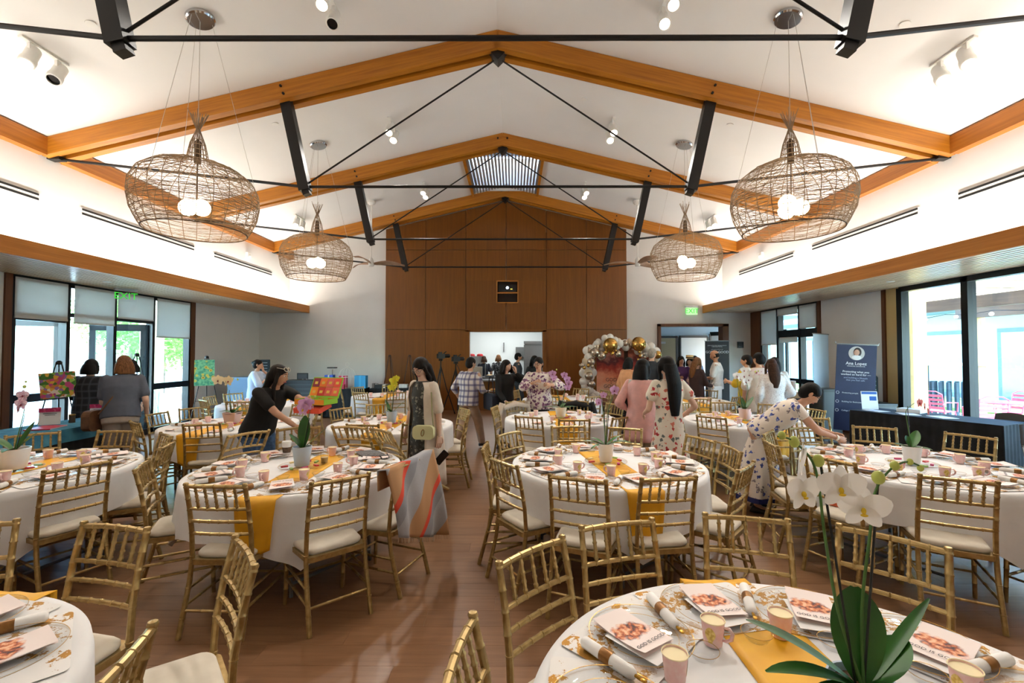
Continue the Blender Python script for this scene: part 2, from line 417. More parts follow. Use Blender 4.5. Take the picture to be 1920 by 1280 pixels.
# back wall with gable, doorway and serving hatch
def xz(poly, y0, y1): return MB().prism(poly, y0, y1, lambda p: V((p.x, p.z, p.y)))
DX0, DX1, DZ = 4.34, 6.44, 2.58
HX0, HX1, HZ0, HZ1 = -1.30, .88, .90, 2.34
bw = MB()
for poly in ([(XL - .2, 0), (-3.83, 0), (-3.83, ceil_z(-3.83) + .1), (XL - .2, ceil_z(XL) + .1)],
             [(3.41, 0), (DX0, 0), (DX0, ceil_z(DX0) + .1), (3.41, ceil_z(3.41) + .1)],
             [(DX0, DZ), (DX1, DZ), (DX1, ceil_z(DX1) + .1), (DX0, ceil_z(DX0) + .1)],
             [(DX1, 0), (XR + .2, 0), (XR + .2, ceil_z(XR) + .1), (DX1, ceil_z(DX1) + .1)],
             [(-3.83, 0), (HX0, 0), (HX0, ceil_z(HX0) + .1), (-3.83, ceil_z(-3.83) + .1)],
             [(HX1, 0), (3.41, 0), (3.41, ceil_z(3.41) + .1), (HX1, ceil_z(HX1) + .1)],
             [(HX0, 0), (HX1, 0), (HX1, HZ0), (HX0, HZ0)],
             [(HX0, HZ1), (HX1, HZ1), (HX1, ceil_z(HX1) + .1), (CX, RZ + .1), (HX0, ceil_z(HX0) + .1)]):
    k = len(poly); bw.prism(poly, YB, YB + .18, lambda p: V((p.x, p.z, p.y)))
wb = struct(bw.build('wall_back', M_white))
edges = [-3.83 + 1.2067 * k for k in range(7)]
g = .006; yp = YB - .1
for k in range(6):
    x0, x1 = edges[k] + g, edges[k + 1] - g
    if k in (2, 3): xz([(x0, 0), (x1, 0), (x1, HZ0 - .03), (x0, HZ0 - .03)], yp, YB).build('panel', M_panel, wb)
    else: xz([(x0, 0), (x1, 0), (x1, 2.40), (x0, 2.40)], yp, YB).build('panel', M_panel, wb)
    if k in (2, 3):                          # the projector niche is cut out of the two middle panels
        nx0, nx1, nz0, nz1 = -.50, .16, 3.20, 3.88
        for poly in ([(x0, 2.412), (x1, 2.412), (x1, nz0), (x0, nz0)], [(x0, nz1), (x1, nz1), (x1, 4.80), (x0, 4.80)],
                     [(x0, nz0), (nx0 if k == 2 else x0, nz0), (nx0 if k == 2 else x0, nz1), (x0, nz1)] if k == 2 else [(nx1, nz0), (x1, nz0), (x1, nz1), (nx1, nz1)]):
            xz(poly, yp, YB).build('panel', M_panel, wb)
    else: xz([(x0, 2.412), (x1, 2.412), (x1, 4.80), (x0, 4.80)], yp, YB).build('panel', M_panel, wb)
    top = [(x0, 4.812), (x1, 4.812), (x1, ceil_z(x1) - .05)] + ([(CX, ceil_z(CX) - .05)] if x0 < CX < x1 else []) + [(x0, ceil_z(x0) - .05)]
    xz(top, yp, YB).build('panel', M_panel, wb)
M_pjoint = mat('panel_joint', (58, 30, 12), .8)
box('joint_backing', (-3.83, YB - .03, 2.40), (edges[2], YB - .002, 5.35), M_pjoint, wb); box('joint_backing', (edges[4], YB - .03, 2.40), (3.41, YB - .002, 5.35), M_pjoint, wb)
# projector niche and projector
nt_ = thing('projector_niche', 'small timber-framed two-bay niche high on the veneer wall', 'niche', (-.17, YB - .1, 3.2))
for lo, hi, n_, m_ in (((-.33, -.02, 0), (.33, .1, .03), 'frame_bottom', M_fascia), ((-.33, -.02, .65), (.33, .1, .68), 'frame_top', M_fascia), ((-.33, -.02, .29), (.33, .1, .33), 'shelf', M_fascia),
                       ((-.33, -.02, 0), (-.30, .1, .68), 'frame_side', M_fascia), ((.30, -.02, 0), (.33, .1, .68), 'frame_side', M_fascia), ((-.33, .09, 0), (.33, .1, .68), 'back_panel', mat('niche_back', (34, 18, 8), .8))):
    box(n_, lo, hi, m_, nt_)
pj = thing('projector', 'black projector with a lit lens in the veneer wall niche', 'projector', (-.17, YB - .1, 3.531))
MB().box((0, .04, .12), (.54, .1, .2)).build('body', mat('black_plastic', (14, 14, 15), .4), pj)
MB().lathe([(.0, .02), (.028, .02), (.045, 0), (.05, -.015)], (0, -.005, .13), 16, Matrix.Rotation(R(90), 3, 'X')).build('lens', mat('projector_lens', (190, 210, 255), .2, emit=(200, 220, 255), strength=4), pj)
MB().box((.12, -.011, .09), (.06, .004, .02)).build('indicator', mat('yellow_light', (220, 200, 90), .4, emit=(230, 210, 90), strength=1), pj)
# hatch trim, counter and the kitchen behind it
tr = struct(MB().box((HX0 - .06, YB + .0, (HZ0 + HZ1) / 2), (.12, .26, HZ1 - HZ0 + .1)).box((HX1 + .06, YB, (HZ0 + HZ1) / 2), (.12, .26, HZ1 - HZ0 + .1)).box(((HX0 + HX1) / 2, YB, HZ1 + .035), (HX1 - HX0 + .24, .26, .07)).build('trim_1', M_panel))
struct(box('trim_counter', (HX0 - .1, YB - .32, HZ0 - .03), (HX1 + .1, YB + .4, HZ0 + .01), M_steel))
M_kit = mat('kitchen_wall', (226, 230, 230), .8)
struct(box('wall_kitchen_back', (-3.2, 17.2, 0), (2.6, 17.3, 3.0), M_kit)); struct(box('wall_kitchen_left', (-3.3, YB + .18, 0), (-3.2, 17.3, 3.0), M_kit)); struct(box('wall_kitchen_right', (2.6, YB + .18, 0), (2.7, 17.3, 3.0), M_kit))
struct(box('ceiling_kitchen', (-3.3, YB + .18, 2.95), (2.7, 17.3, 3.05), M_kit))
light('kitchen_light', 'AREA', (-.3, 15.6, 2.93), (0, 0, 0), 55, (.96, 1, .98), 2.4, 1.2)
t = thing('range_hood', 'stainless extractor hood and fridge beyond the serving hatch', 'extractor hood', (.86, 16.65, 0))
MB().box((0, 0, 1.05), (.9, .9, 2.1)).build('body', M_steel, t); MB().box((-.46, -.2, 1.3), (.02, .5, 1.4)).build('side_panel', mat('dull_steel', (120, 122, 122), .4, .8), t); MB().box((0, -.47, 2.08), (.96, .06, .1)).build('lip', M_steel, t)
t = thing('steel_dispenser', 'tall steel urn with two red lids behind the hatch', 'urn', (-1.25, 15.6, 0))
MB().box((0, 0, .8), (.62, .5, 1.6)).build('body', M_steel, t)
for x in (-.16, .12): MB().lathe([(.11, 1.6), (.1, 1.66), (.05, 1.68), (.0, 1.68)], (x, -.05, 0), 12).build('lid', mat('red_plastic', (196, 40, 48), .4), t)
t = thing('prep_counter', 'white kitchen prep counter loaded with food trays beyond the hatch', 'counter', (-.1, 14.75, 0))
MB().box((.1, 0, .45), (2.6, .6, .9)).build('body', M_steel, t); MB().box((.1, 0, .92), (2.66, .66, .04)).build('top', M_steel, t)
for k in range(4):
    f = thing('food_tray', f'foil food tray on the kitchen counter, {["first", "second", "third", "fourth"][k]} from the urn', 'food tray', (-.75 + k * .5, 14.6, .941))
    MB().lathe([(.14, 0), (.17, .06), (.18, .06), (.15, .01), (.0, .01)], n=4).build('tray', M_steel, f)
    tag(noisy_ := MB().ball((0, 0, .045), (.11, .11, .035), 10, 6).build('food', noisy('food%d' % k, [(206, 150, 80), (150, 170, 80), (222, 196, 150), (176, 96, 60)][k], (236, 208, 150), 60, .7), f, True))
t = thing('warmer_cabinet', 'beige box-shaped food warmer on the serving counter', 'food warmer', (-1.12, YB + .1, HZ0 + .011))
MB().box((0, 0, .19), (.36, .34, .38)).build('body', mat('beige_metal', (150, 138, 126), .5), t); MB().box((0, -.175, .2), (.3, .01, .3)).build('front_panel', mat('beige_metal2', (166, 154, 140), .5), t)
t = thing('sneeze_guard', 'clear glass guard standing along the serving counter', 'glass guard', (-.1, YB + .3, HZ0 + .011))
MB().box((0, 0, .34), (1.5, .012, .3)).build('pane', M_clear, t)
for x in (-.75, .75): MB().tube([(x, 0, 0), (x, 0, .5)], .012).build('post', M_steel, t)
for k, x in enumerate((-.35, .25)):
    t = thing('wall_dispenser', ['chrome tap fitting on the kitchen wall', 'grey paper towel holder on the kitchen wall'][k], 'dispenser', (x, 17.19, 1.75))
    if k == 0: MB().tube([(0, 0, 0), (0, -.1, .1), (0, -.1, .35)], .02).build('pipe', M_chrome, t)
    else: MB().box((0, -.08, 0), (.3, .16, .36)).build('body', mat('towel_grey', (120, 122, 122), .4, .6), t)
# doorway trim and the lobby beyond
struct(MB().box((DX0 + .04, YB + .03, DZ / 2), (.08, .3, DZ)).box((DX1 - .09, YB + .03, DZ / 2), (.18, .3, DZ)).box(((DX0 + DX1) / 2, YB + .03, DZ - .04), (DX1 - DX0, .3, .08)).build('trim_2', M_trimw))
M_lob = mat('lobby_wall', (150, 170, 182), .85)
struct(box('wall_lobby_back', (2.8, 16.6, 0), (9.4, 16.7, 3.0), M_lob)); struct(box('ceiling_lobby', (2.8, YB + .18, 2.85), (9.4, 16.7, 2.95), M_lob)); struct(box('wall_lobby_left', (2.75, YB + .18, 0), (2.85, 16.7, 3.0), M_lob))
d1 = struct(box('door_1', (4.75, 16.52, 0), (5.9, 16.58, 2.25), mat('olive_door', (120, 110, 84), .6)))
MB().box((5.32, 16.50, 2.08), (.4, .06, .07)).build('door_closer', M_steel, d1); MB().box((5.95, 16.55, 1.15), (.09, .08, 2.3)).box((5.32, 16.55, 2.29), (1.3, .08, .07)).build('door_frame', M_frame, d1)
wn = struct(MB().box((6.06, 16.5, 1.15), (.05, .06, 2.3)).box((7.05, 16.5, 1.15), (.06, .06, 2.3)).box((6.55, 16.5, 2.3), (1.0, .06, .08)).build('window_4', M_frame)); MB().box((6.55, 16.5, 1.15), (.95, .01, 2.25)).build('pane', mat('lobby_pane', (196, 200, 198), .3), wn)
for k in range(4):
    a = V((7.15 + k * .55, 16.5 - k * .62, 0)); 
    o = MB().box((a.x, a.y, 1.2), (.07, .07, 2.4)).build('window_5' , M_frame); struct(o)
    if k < 3:
        b = a + V((.55, -.62, 0)); MB().beam((a.x, a.y, 2.4), (b.x, b.y, 2.4), .07, .14).build('head_rail', M_frame, o); MB().beam((a.x, a.y, .95), (b.x, b.y, .95), .06, .08).build('rail', M_frame, o); MB().beam((a.x, a.y, 1.4), (b.x, b.y, 1.4), .01, 1.9).build('pane', M_glass, o)
        MB().beam((a.x, a.y, 2.2), (b.x, b.y, 2.2), .02, .35).build('shade', M_shade, o)
# ---- glazing helper for the side walls
def glaz(name, x, s, y0, y1, mull, top=2.9, rails=(), shades=(), wid=.07):
    o = struct(MB().box((x + s * .06, y0 + wid / 2, top / 2), (.14, wid, top)).build(name, M_frame))
    for y in list(mull) + [y1]: MB().box((x + s * .06, y, top / 2), (.14, wid, top)).build('mullion', M_frame, o)
    MB().box((x + s * .06, (y0 + y1) / 2, top - .02), (.14, y1 - y0, .1)).build('head_rail', M_frame, o); MB().box((x + s * .06, (y0 + y1) / 2, .06), (.14, y1 - y0, .12)).build('bottom_rail', M_frame, o)
    ys = [y0] + list(mull) + [y1]
    for i in range(len(ys) - 1): MB().box((x + s * .07, (ys[i] + ys[i + 1]) / 2, top / 2), (.008, ys[i + 1] - ys[i], top - .1)).build('pane', M_glass, o)
    for (i, z, h) in rails: MB().box((x + s * .06, (ys[i] + ys[i + 1]) / 2, z), (.12, ys[i + 1] - ys[i], h)).build('rail', M_frame, o)
    for (i, zb, gap) in shades:
        a, b = ys[i] + .04 + gap, ys[i + 1] - .03
        sh = MB().box((x - s * .02, (a + b) / 2, (top + zb) / 2 - .02), (.006, b - a, top - zb)).build('shade', M_shade, o)
        MB().box((x - s * .02, (a + b) / 2, zb - .01), (.018, b - a, .03)).build('hem_bar', mat('hem_bar', (196, 194, 188), .7), sh)
    return o
w1 = glaz('window_1', XL, -1, 6.9, 10.75, (7.80, 8.72, 9.66), rails=((0, .99, .13), (0, 2.28, .12), (3, .99, .13), (2, 2.36, .07), (1, 2.36, .07)), shades=((0, 2.27, 0), (1, 2.24, .05), (2, 2.40, 0), (3, 2.06, .03)))
struct(box('trim_3', (XL - .06, 6.80, 0), (XL + .03, 6.9, 2.93), M_trimw)); struct(box('trim_4', (XL - .06, 10.76, 0), (XL + .03, 10.9, 2.93), M_trimw))
# the left bay's open door leaves, swung outward
for k, (hy, ang) in enumerate(((7.78, 104), (9.62, 62))):
    dd = struct(thing('door_2' if k == 0 else 'door_3', None, None, (XL - .1, hy, 0), R(ang if k == 0 else -ang)))
    s_ = 1 if k == 0 else -1
    for lo, hi in (((0, .0, 0), (.05, .1, 2.3)), ((0, .82, 0), (.05, .92, 2.3)), ((0, 0, 0), (.05, .92, .22)), ((0, 0, 2.16), (.05, .92, 2.3))):
        a = (lo[0], lo[1] * s_, lo[2]); b = (hi[0], hi[1] * s_, hi[2]); box('leaf_frame', a, b, M_frame, dd)
    box('pane', (.02, .1 * s_, .22), (.03, .82 * s_, 2.16), M_glass, dd)
    MB().tube([(.09, .76 * s_, .95), (.09, .76 * s_, 1.25)], .014).build('handle', M_chrome, dd)
w2 = glaz('window_2', XR, 1, 10.66, 13.1, (11.36, 12.3), rails=((0, 2.2, .2), (1, 2.2, .2), (1, 1.0, .12), (0, 1.0, .12)), shades=((2, 1.95, 0), (0, 2.34, 0), (1, 2.72, 0)), wid=.1)
box('shade', (XR - .01, 11.45, 1.98), (XR + .0, 12.2, 2.12), M_shade, w2)
struct(box('trim_5', (XR - .03, 10.56, 0), (XR + .06, 10.66, 2.93), M_trimw)); struct(box('trim_6', (XR - .03, 8.72, 0), (XR + .06, 8.80, 2.93), M_trimw)); struct(box('trim_7', (XR + .0, 8.44, 0), (XR + .08, 8.72, 2.93), mat('blond_wood', (196, 168, 112), .5)))
w3 = glaz('window_3', XR, 1, 3.4, 8.42, (4.7, 5.95, 7.2), wid=.11)
for b_, nm in ((((XL, YF, 0), (XL + .015, 6.8, .1)), 'left'), (((XL, 10.9, 0), (XL + .015, YB, .1)), 'left'), (((XL, YB - .015, 0), (-3.85, YB, .1)), 'back'), (((XR - .015, 8.8, 0), (XR, 10.56, .1)), 'right')):
    struct(box('baseboard_' + nm, b_[0], b_[1], M_trimw))
# ---- outside
M_pave = noisy('pale_paving', (214, 206, 194), (196, 188, 178), 2, .9); M_lawn = noisy('lawn', (86, 140, 60), (128, 176, 84), 9, .9)
struct(box('ground_patio', (XR + .2, -8, -.3), (40, 34, -.06), M_pave)); struct(box('ground_forecourt', (-60, -12, -.3), (XL - .2, 50, -.06), M_pave)); struct(box('ground_behind', (XL - .2, YB + 4.6, -.3), (XR + .2, 50, -.06), M_pave))
struct(box('lawn', (13.2, 4, -.06), (16.0, 30, .06), M_lawn))
M_post = wood('pergola_post', (186, 152, 96), (214, 184, 128), (18, 18, 1), .6)
M_pdark = wood('pergola_beam', (74, 54, 42), (100, 76, 60), (18, 1, 18), .6)
M_prafter = wood('pergola_rafter', (176, 150, 110), (206, 182, 142), (1, 18, 18), .6)
pg = thing('pergola', 'timber pergola with dark beam and pale rafters over the patio', 'pergola', (8.75, 9.0, -.06))
for (x, y) in ((0, .95), (0, 3.6), (0, -4.2), (4.0, .95), (4.0, -4.2), (4.0, 3.6)): MB().box((x, y, 1.6), (.3, .3, 3.2)).build('post', M_post, pg)
for x in (1.2, 3.95): MB().box((x, -.8, 2.86), (.14, 9.6, .26)).build('beam', M_pdark, pg)
for k in range(11): MB().box((2.3, -5.4 + k * .92, 3.22), (4.9, .12, .3)).build('rafter', M_prafter, pg)
bd = thing('patio_building', 'white pavilion with dark-framed glass beyond the patio', 'building', (17.6, 17, -.06))
MB().box((1.5, 0, 1.7), (3, 26, 3.4)).build('wall', mat('pavilion_white', (186, 200, 208), .8), bd); MB().box((.8, 0, 3.5), (6, 27, .3)).build('roof', mat('pavilion_roof', (120, 140, 150), .6), bd)
for k in range(8):
    wf = MB().box((-.03, -11 + k * 3.1, 1.35), (.1, 2.4, 2.6)).build('window', mat('pavilion_frame', (70, 96, 112), .4), bd); MB().box((-.09, -11 + k * 3.1, 1.35), (.02, 2.1, 2.3)).build('pane', mat('pavilion_glass', (130, 168, 190), .1, .2), wf)
st = thing('string_lights', 'string of small round bulbs along the pergola beam', 'string lights', (9.5, 9, 2.6))
MB().tube([(0, -5 + k * .5, -.05 - .05 * math.sin(k * PI / 2) ** 2) for k in range(21)], .008, 5).build('wire', M_black, st)
for k in range(14): MB().ball((0, -5 + k * .72, -.12), .04, 8, 6).build('bulb', mat('frosted_bulb', (240, 238, 230), .4), st)
# pink metal patio furniture
M_pink = mat('pink_paint', (186, 84, 106), .4)
def patio_chair(label, x, y, rz):
    t = thing('patio_chair', label, 'chair', (x, y, -.06), rz, 'pink metal patio chairs')
    MB().box((0, 0, .44), (.46, .44, .02)).build('seat', M_pink, t)
    for sx in (-1, 1):
        for sy in (-1, 1): MB().tube([(sx * .22, sy * .2, .44), (sx * .25, sy * .25, 0)], .014, 6).build('leg', M_pink, t)
        MB().tube([(sx * .25, .22, .44), (sx * .27, .2, .64), (sx * .27, -.2, .66), (sx * .22, -.26, .6)], .014, 6).build('arm', M_pink, t)
    bk = MB().tube([(-.23, -.2, .44), (-.22, -.28, .84), (-.12, -.3, .9), (.12, -.3, .9), (.22, -.28, .84), (.23, -.2, .44)], .014, 6).build('back_frame', M_pink, t)
    for k in range(4): MB().beam((-.22, -.225 - k * .018, .53 + k * .09), (.22, -.225 - k * .018, .53 + k * .09), .012, .055).build('slat', M_pink, bk)
patio_chair('pink metal patio chair beside the blond post outside', 9.75, 10.5, R(-70)); patio_chair('pink metal patio chair seen through the wide pane, centre', 9.6, 9.3, R(-20)); patio_chair('pink metal patio chair on the far side of the patio table', 11.2, 10.2, R(100)); patio_chair('pink metal patio chair nearest the window mullion', 10.3, 8.7, R(10))
t = thing('patio_table', 'round pink metal patio table outside the wide window', 'table', (10.4, 9.7, -.06)); MB().lathe([(.45, .70), (.45, .73), (.0, .735)], n=24).build('tabletop', M_pink, t); MB().tube([(0, 0, 0), (0, 0, .7)], .03).build('column', M_pink, t); MB().lathe([(.26, 0), (.24, .03), (.03, .05)], n=20).build('base', M_pink, t)
t = thing('litter_bin', 'dark slatted litter bin with a flat pale canopy outside', 'litter bin', (12.4, 13.0, -.06))
for k in range(16):
    a = 2 * PI * k / 16; MB().box((.42 * math.cos(a), .42 * math.sin(a), .5), (.07, .07, .9)).build('slat', mat('bin_slat', (40, 60, 74), .5), t)
MB().box((0, 0, 1.45), (1.5, 1.2, .06)).build('canopy', M_pave, t)
for sx in (-.6, .6): MB().tube([(sx, 0, 0), (sx, 0, 1.45)], .03).build('post', M_frame, t)
# trees on the street side
M_leaf = noisy('leaf_green', (84, 138, 58), (140, 184, 92), 3, .7); translucent(M_leaf, .4, (120, 180, 70)); M_bark = noisy('bark', (110, 92, 76), (84, 68, 54), 20, .9)
def tree(label, x, y, h, r, seed):
    rnd = random.Random(seed); t = thing('street_tree', label, 'tree', (x, y, -.06), 0, 'trees beyond the glazed doors')
    MB().tube([(0, 0, 0), (.08, 0, h * .3), (-.05, .1, h * .62)], [.16, .12, .06], 8).build('trunk', M_bark, t)
    m = MB()
    for k in range(4200):
        a, b, q = rnd.uniform(0, 2 * PI), rnd.gauss(0, .5), r * rnd.uniform(.45, 1) ** .6
        c = V((q * math.cos(a) * math.cos(b), q * math.sin(a) * math.cos(b), h * .62 + q * .85 * math.sin(b))) + V((rnd.gauss(0, .12), rnd.gauss(0, .12), rnd.gauss(0, .12)))
        u = V((rnd.gauss(0, 1), rnd.gauss(0, 1), rnd.gauss(0, 1))).normalized(); v_ = u.orthogonal().normalized(); sz = rnd.uniform(.06, .12)
        m.add([c - u * sz, c + v_ * sz * .5, c + u * sz, c - v_ * sz * .5], [(0, 1, 2, 3)])
    tag(m.build('foliage', M_leaf, t), kind='stuff')
for k, (x, y, h, r) in enumerate(((-15.5, 20.0, 5.0, 2.2), (-11.4, 23.5, 5.6, 2.4), (-21.5, 25.5, 6.2, 2.6), (-12.2, 17.0, 4.0, 1.6), (-27.5, 21.5, 6, 2.5), (-17.5, 31.5, 7, 3))):
    tree(['bushy green tree seen through the open door', 'tall green tree beside the pale outdoor column', 'far green tree behind the parked car', 'small green tree close to the entrance path', 'green tree at the far end of the forecourt', 'largest and farthest tree beyond the forecourt'][k], x, y, h, r, k)
struct(box('column_entrance', (-9.3, 11.3, -.06), (-8.95, 11.65, 3.0), mat('entrance_column', (226, 206, 164), .8)))
hb = thing('planter_reeds', 'clump of tall bluish reeds in a box outside the last pane', 'plant', (-8.6, 10.3, -.06))
MB().box((0, .2, .15), (.5, .9, .3)).build('planter_box', M_grey, hb)
rr_ = random.Random(3)
for k in range(40): 
    x, y = rr_.uniform(-.2, .2), rr_.uniform(-.2, .6); MB().tube([(x, y, .28), (x + rr_.gauss(0, .04), y + rr_.gauss(0, .04), rr_.uniform(.8, 1.05))], [.008, .003], 4).build('reed', mat('reed_green', (80, 120, 110), .7), hb)
cr = thing('parked_car', 'pale parked car out on the sunny forecourt', 'car', (-21, 15.4, -.06), R(8))
prof = [(-2.1, .35), (-2.1, .75), (-1.9, .9), (-1.2, .95), (-.6, 1.42), (.8, 1.45), (1.5, .98), (2.05, .85), (2.15, .6), (2.1, .35)]
MB().prism(prof, -.85, .85, lambda p: V((p.z, p.x, p.y))).build('body', mat('silver_paint', (206, 212, 216), .25, .4), cr)
for s in (-1, 1):
    MB().prism([(-1.0, .98), (-.55, 1.36), (.75, 1.38), (1.25, .98)], .86, .87, lambda p: V((s * p.z, p.x, p.y))).build('side_window', mat('car_glass', (40, 56, 66), .1), cr)
    for y in (-1.35, 1.35): MB().lathe([(.0, -.1), (.33, -.1), (.33, .1), (.0, .1)], (s * .78, y, .33), 16, Matrix.Rotation(R(90), 3, 'Y')).build('wheel', mat('tyre', (24, 24, 24), .8), cr)
# ================================================================== CEILING FIXTURES
M_wick = mat('wicker_cane', (148, 124, 96), .7); M_wickd = mat('dark_cane', (84, 66, 48), .7)
M_bulb = mat('lit_globe', (255, 244, 225), .4, emit=(255, 226, 180), strength=14)
def lamp_r(t):
    """shade profile, t from the rim (0) to the neck (1): radius and height"""
    P_ = [(0, .50, 0), (.1, .535, .06), (.25, .595, .19), (.42, .622, .34), (.58, .612, .48), (.72, .555, .60), (.85, .43, .70), (.94, .25, .765), (1, .10, .81)]
    for a, b in zip(P_, P_[1:]):
        if t <= b[0]:
            k = (t - a[0]) / (b[0] - a[0]); return a[1] + (b[1] - a[1]) * k, a[2] + (b[2] - a[2]) * k
    return P_[-1][1:]
rnd = random.Random(5)
shade_m = MB(); rim = MB()
for j in range(26):
    a = 2 * PI * j / 26; shade_m.tube([(lamp_r(t / 18)[0] * math.cos(a), lamp_r(t / 18)[0] * math.sin(a), lamp_r(t / 18)[1]) for t in range(19)], .0038, 4, cap=False)
for k in range(19):
    r, z = lamp_r((k + .3) / 19); shade_m.tube([(r * math.cos(2 * PI * j / 40), r * math.sin(2 * PI * j / 40), z + .008 * math.sin(j * 1.7 + k)) for j in range(40)], .0028, 4, closed=True)
for k in range(250):
    t0 = rnd.uniform(0, .98); t1 = min(1, max(0, t0 + rnd.gauss(0, .12))); a0 = rnd.uniform(0, 2 * PI); da = rnd.uniform(1.2, 3.6)
    pts = []
    for i in range(19):
        t = t0 + (t1 - t0) * i / 18 + .015 * math.sin(i * .9 + k); t = min(1, max(0, t)); r, z = lamp_r(t); a = a0 + da * i / 18; pts.append(((r + .003) * math.cos(a), (r + .003) * math.sin(a), z))
    shade_m.tube(pts, .0018, 3, cap=False)
shade_me = shade_m.mesh('shade', M_wick)
rim_me = MB().tube([(.50 * math.cos(2 * PI * j / 48), .50 * math.sin(2 * PI * j / 48), 0) for j in range(48)], .006, 6, closed=True).mesh('rim', M_wickd)
nk = MB()
for j in range(16):
    a = 2 * PI * j / 16; f = rnd.uniform(.7, 1.3)
    nk.tube([(.11 * math.cos(a), .11 * math.sin(a), .82), (.075 * math.cos(a), .075 * math.sin(a), 1.0), (.018 * math.cos(a + .5), .018 * math.sin(a + .5), 1.17), (.085 * f * math.cos(a + .9), .085 * f * math.sin(a + .9), 1.28 + .08 * f)], .0038, 4, cap=False)
for z, r in ((.86, .103), (.92, .092), (.98, .08), (1.04, .06)): nk.tube([(r * math.cos(2 * PI * j / 20), r * math.sin(2 * PI * j / 20), z) for j in range(20)], .004, 4, closed=True)
neck_me = nk.mesh('neck', M_wick)
sock_me = MB().lathe([(.035, .78), (.035, 1.02), (.01, 1.06)], n=12).mesh('socket', M_wickd)
pos = [(-1, 5.1, 'nearest wicker pendant on the left, with three lit globes'), (1, 5.1, 'nearest wicker pendant on the right, with three lit globes'), (-1, 8.25, 'farther wicker pendant lamp on the left side'), (1, 8.25, 'farther wicker pendant lamp on the right side')]
for (s, y, lab) in pos:
    x = CX + s * 3.36; z0 = 3.07; cz = ceil_z(x)
    t = thing('pendant_lamp', lab, 'pendant lamp', (x, y, z0), 0, 'wicker pendant lamps')
    sh = link('shade', shade_me, t); link('rim', rim_me, sh); link('neck', neck_me, t); link('socket', sock_me, t)
    for k in range(3):
        a = 2 * PI * k / 3 + .6 + s; MB().ball((.085 * math.cos(a), .085 * math.sin(a), .26 + .05 * (k == 1)), .09, 14, 10).build('bulb', M_bulb, t, 'all')
    MB().tube([(0, 0, .36), (0, 0, .8)], .006, 5).build('cord', M_wickd, t)
    ang = math.atan(SL) * s
    rot = Matrix.Rotation(ang, 3, 'Y')
    MB().lathe([(.15, 0), (.15, -.03), (.135, -.045), (.0, -.045)], (0, 0, cz - z0), 24, rot).build('canopy', M_chrome, t, True)
    MB().tube([(0, 0, 1.0), (0, 0, cz - z0 - .04)], .0035, 5).build('cord', mat('pale_cord', (190, 184, 176), .5), t)
    for k in range(3):
        a = 2 * PI * k / 3 + .4; MB().tube([(.59 * math.cos(a), .59 * math.sin(a), .50), (.12 * math.cos(a), .12 * math.sin(a), cz - z0 - .05)], .0022, 4).build('suspension_wire', mat('pale_cord'), t)
# track spotlights
def track(label, x, y, tgt, on=(1, 1), wall=None, e=55):
    z = ceil_z(x) if wall is None else wall
    t = thing('track_light', label, 'spotlight', (x, y, z), 0, 'white track spotlights')
    sgn = 1 if x < CX else -1
    ry = -math.atan(SL) * sgn if wall is None else 0
    MB().box((0, 0, -.012), (.05, .52, .022), Matrix.Rotation(ry, 3, 'Y')).build('track', M_lampw, t)
    for k, dy in enumerate((-.15, .15)):
        aim = (V(tgt) - V((x, y + dy, z - .15))).normalized(); rot = aim.to_track_quat('-Z', 'Y').to_matrix()
        c = V((0, dy, -.17))
        MB().box((0, dy, -.07), (.035, .05, .11)).build('arm', M_lampw, t)
        hd = MB().lathe([(.0, .13), (.06, .13), (.066, .12), (.066, -.06), (.075, -.065), (.075, -.14), (.06, -.145)], c, 16, rot, cap=False).build('head', M_lampw, t, True)
        MB().lathe([(.0, -.12), (.062, -.12)], c, 14, rot, cap=False).build('lens', mat('spot_lens_on', (255, 248, 230), .3, emit=(255, 238, 208), strength=9) if on[k] else mat('spot_lens_off', (16, 16, 18), .2), hd)
        if on[k] and e:
            o = light('spot_beam', 'SPOT', V((x, y, z)) + c + aim * .14, (0, 0, 0), e, (1, .94, .86), .05, spot=80); o.rotation_euler = aim.to_track_quat('-Z', 'Y').to_euler(); o.parent = None
track('white double spotlight nearest the left edge of the ceiling', -5.3, 5.05, (-4.4, 2.6, .8), (1, 0), e=70)
track('white double spotlight nearest the right edge of the ceiling', 4.95, 5.05, (3.6, 2.6, .8), e=70)
track('white double spotlight high on the left slope behind the second truss', -2.19, 8.15, (-2.2, 4.6, .8), e=90)
track('white double spotlight high on the right slope behind the second truss', 1.78, 8.15, (1.6, 4.6, .8), e=90)
track('small white spotlight pair left of the slatted skylight', -2.18, 11.2, (-2.6, 7.5, .8))
track('small white spotlight pair right of the slatted skylight', 1.77, 11.2, (2.4, 7.5, .8))
track('white spotlight pair cropped at the top edge, left of centre', -2.15, 5.2, (-1.6, 2.2, .8), (1, 0), e=80)
track('white spotlight pair cropped at the top edge, right of centre', 1.8, 5.2, (1.2, 1.6, .8), (1, 1), e=80)
track('white spotlight pair behind the farther left pendant', -5.35, 11.3, (-4.6, 8, .8), e=40)
track('white spotlight pair behind the farther right pendant', 4.95, 11.3, (4.4, 8, .8), e=40)
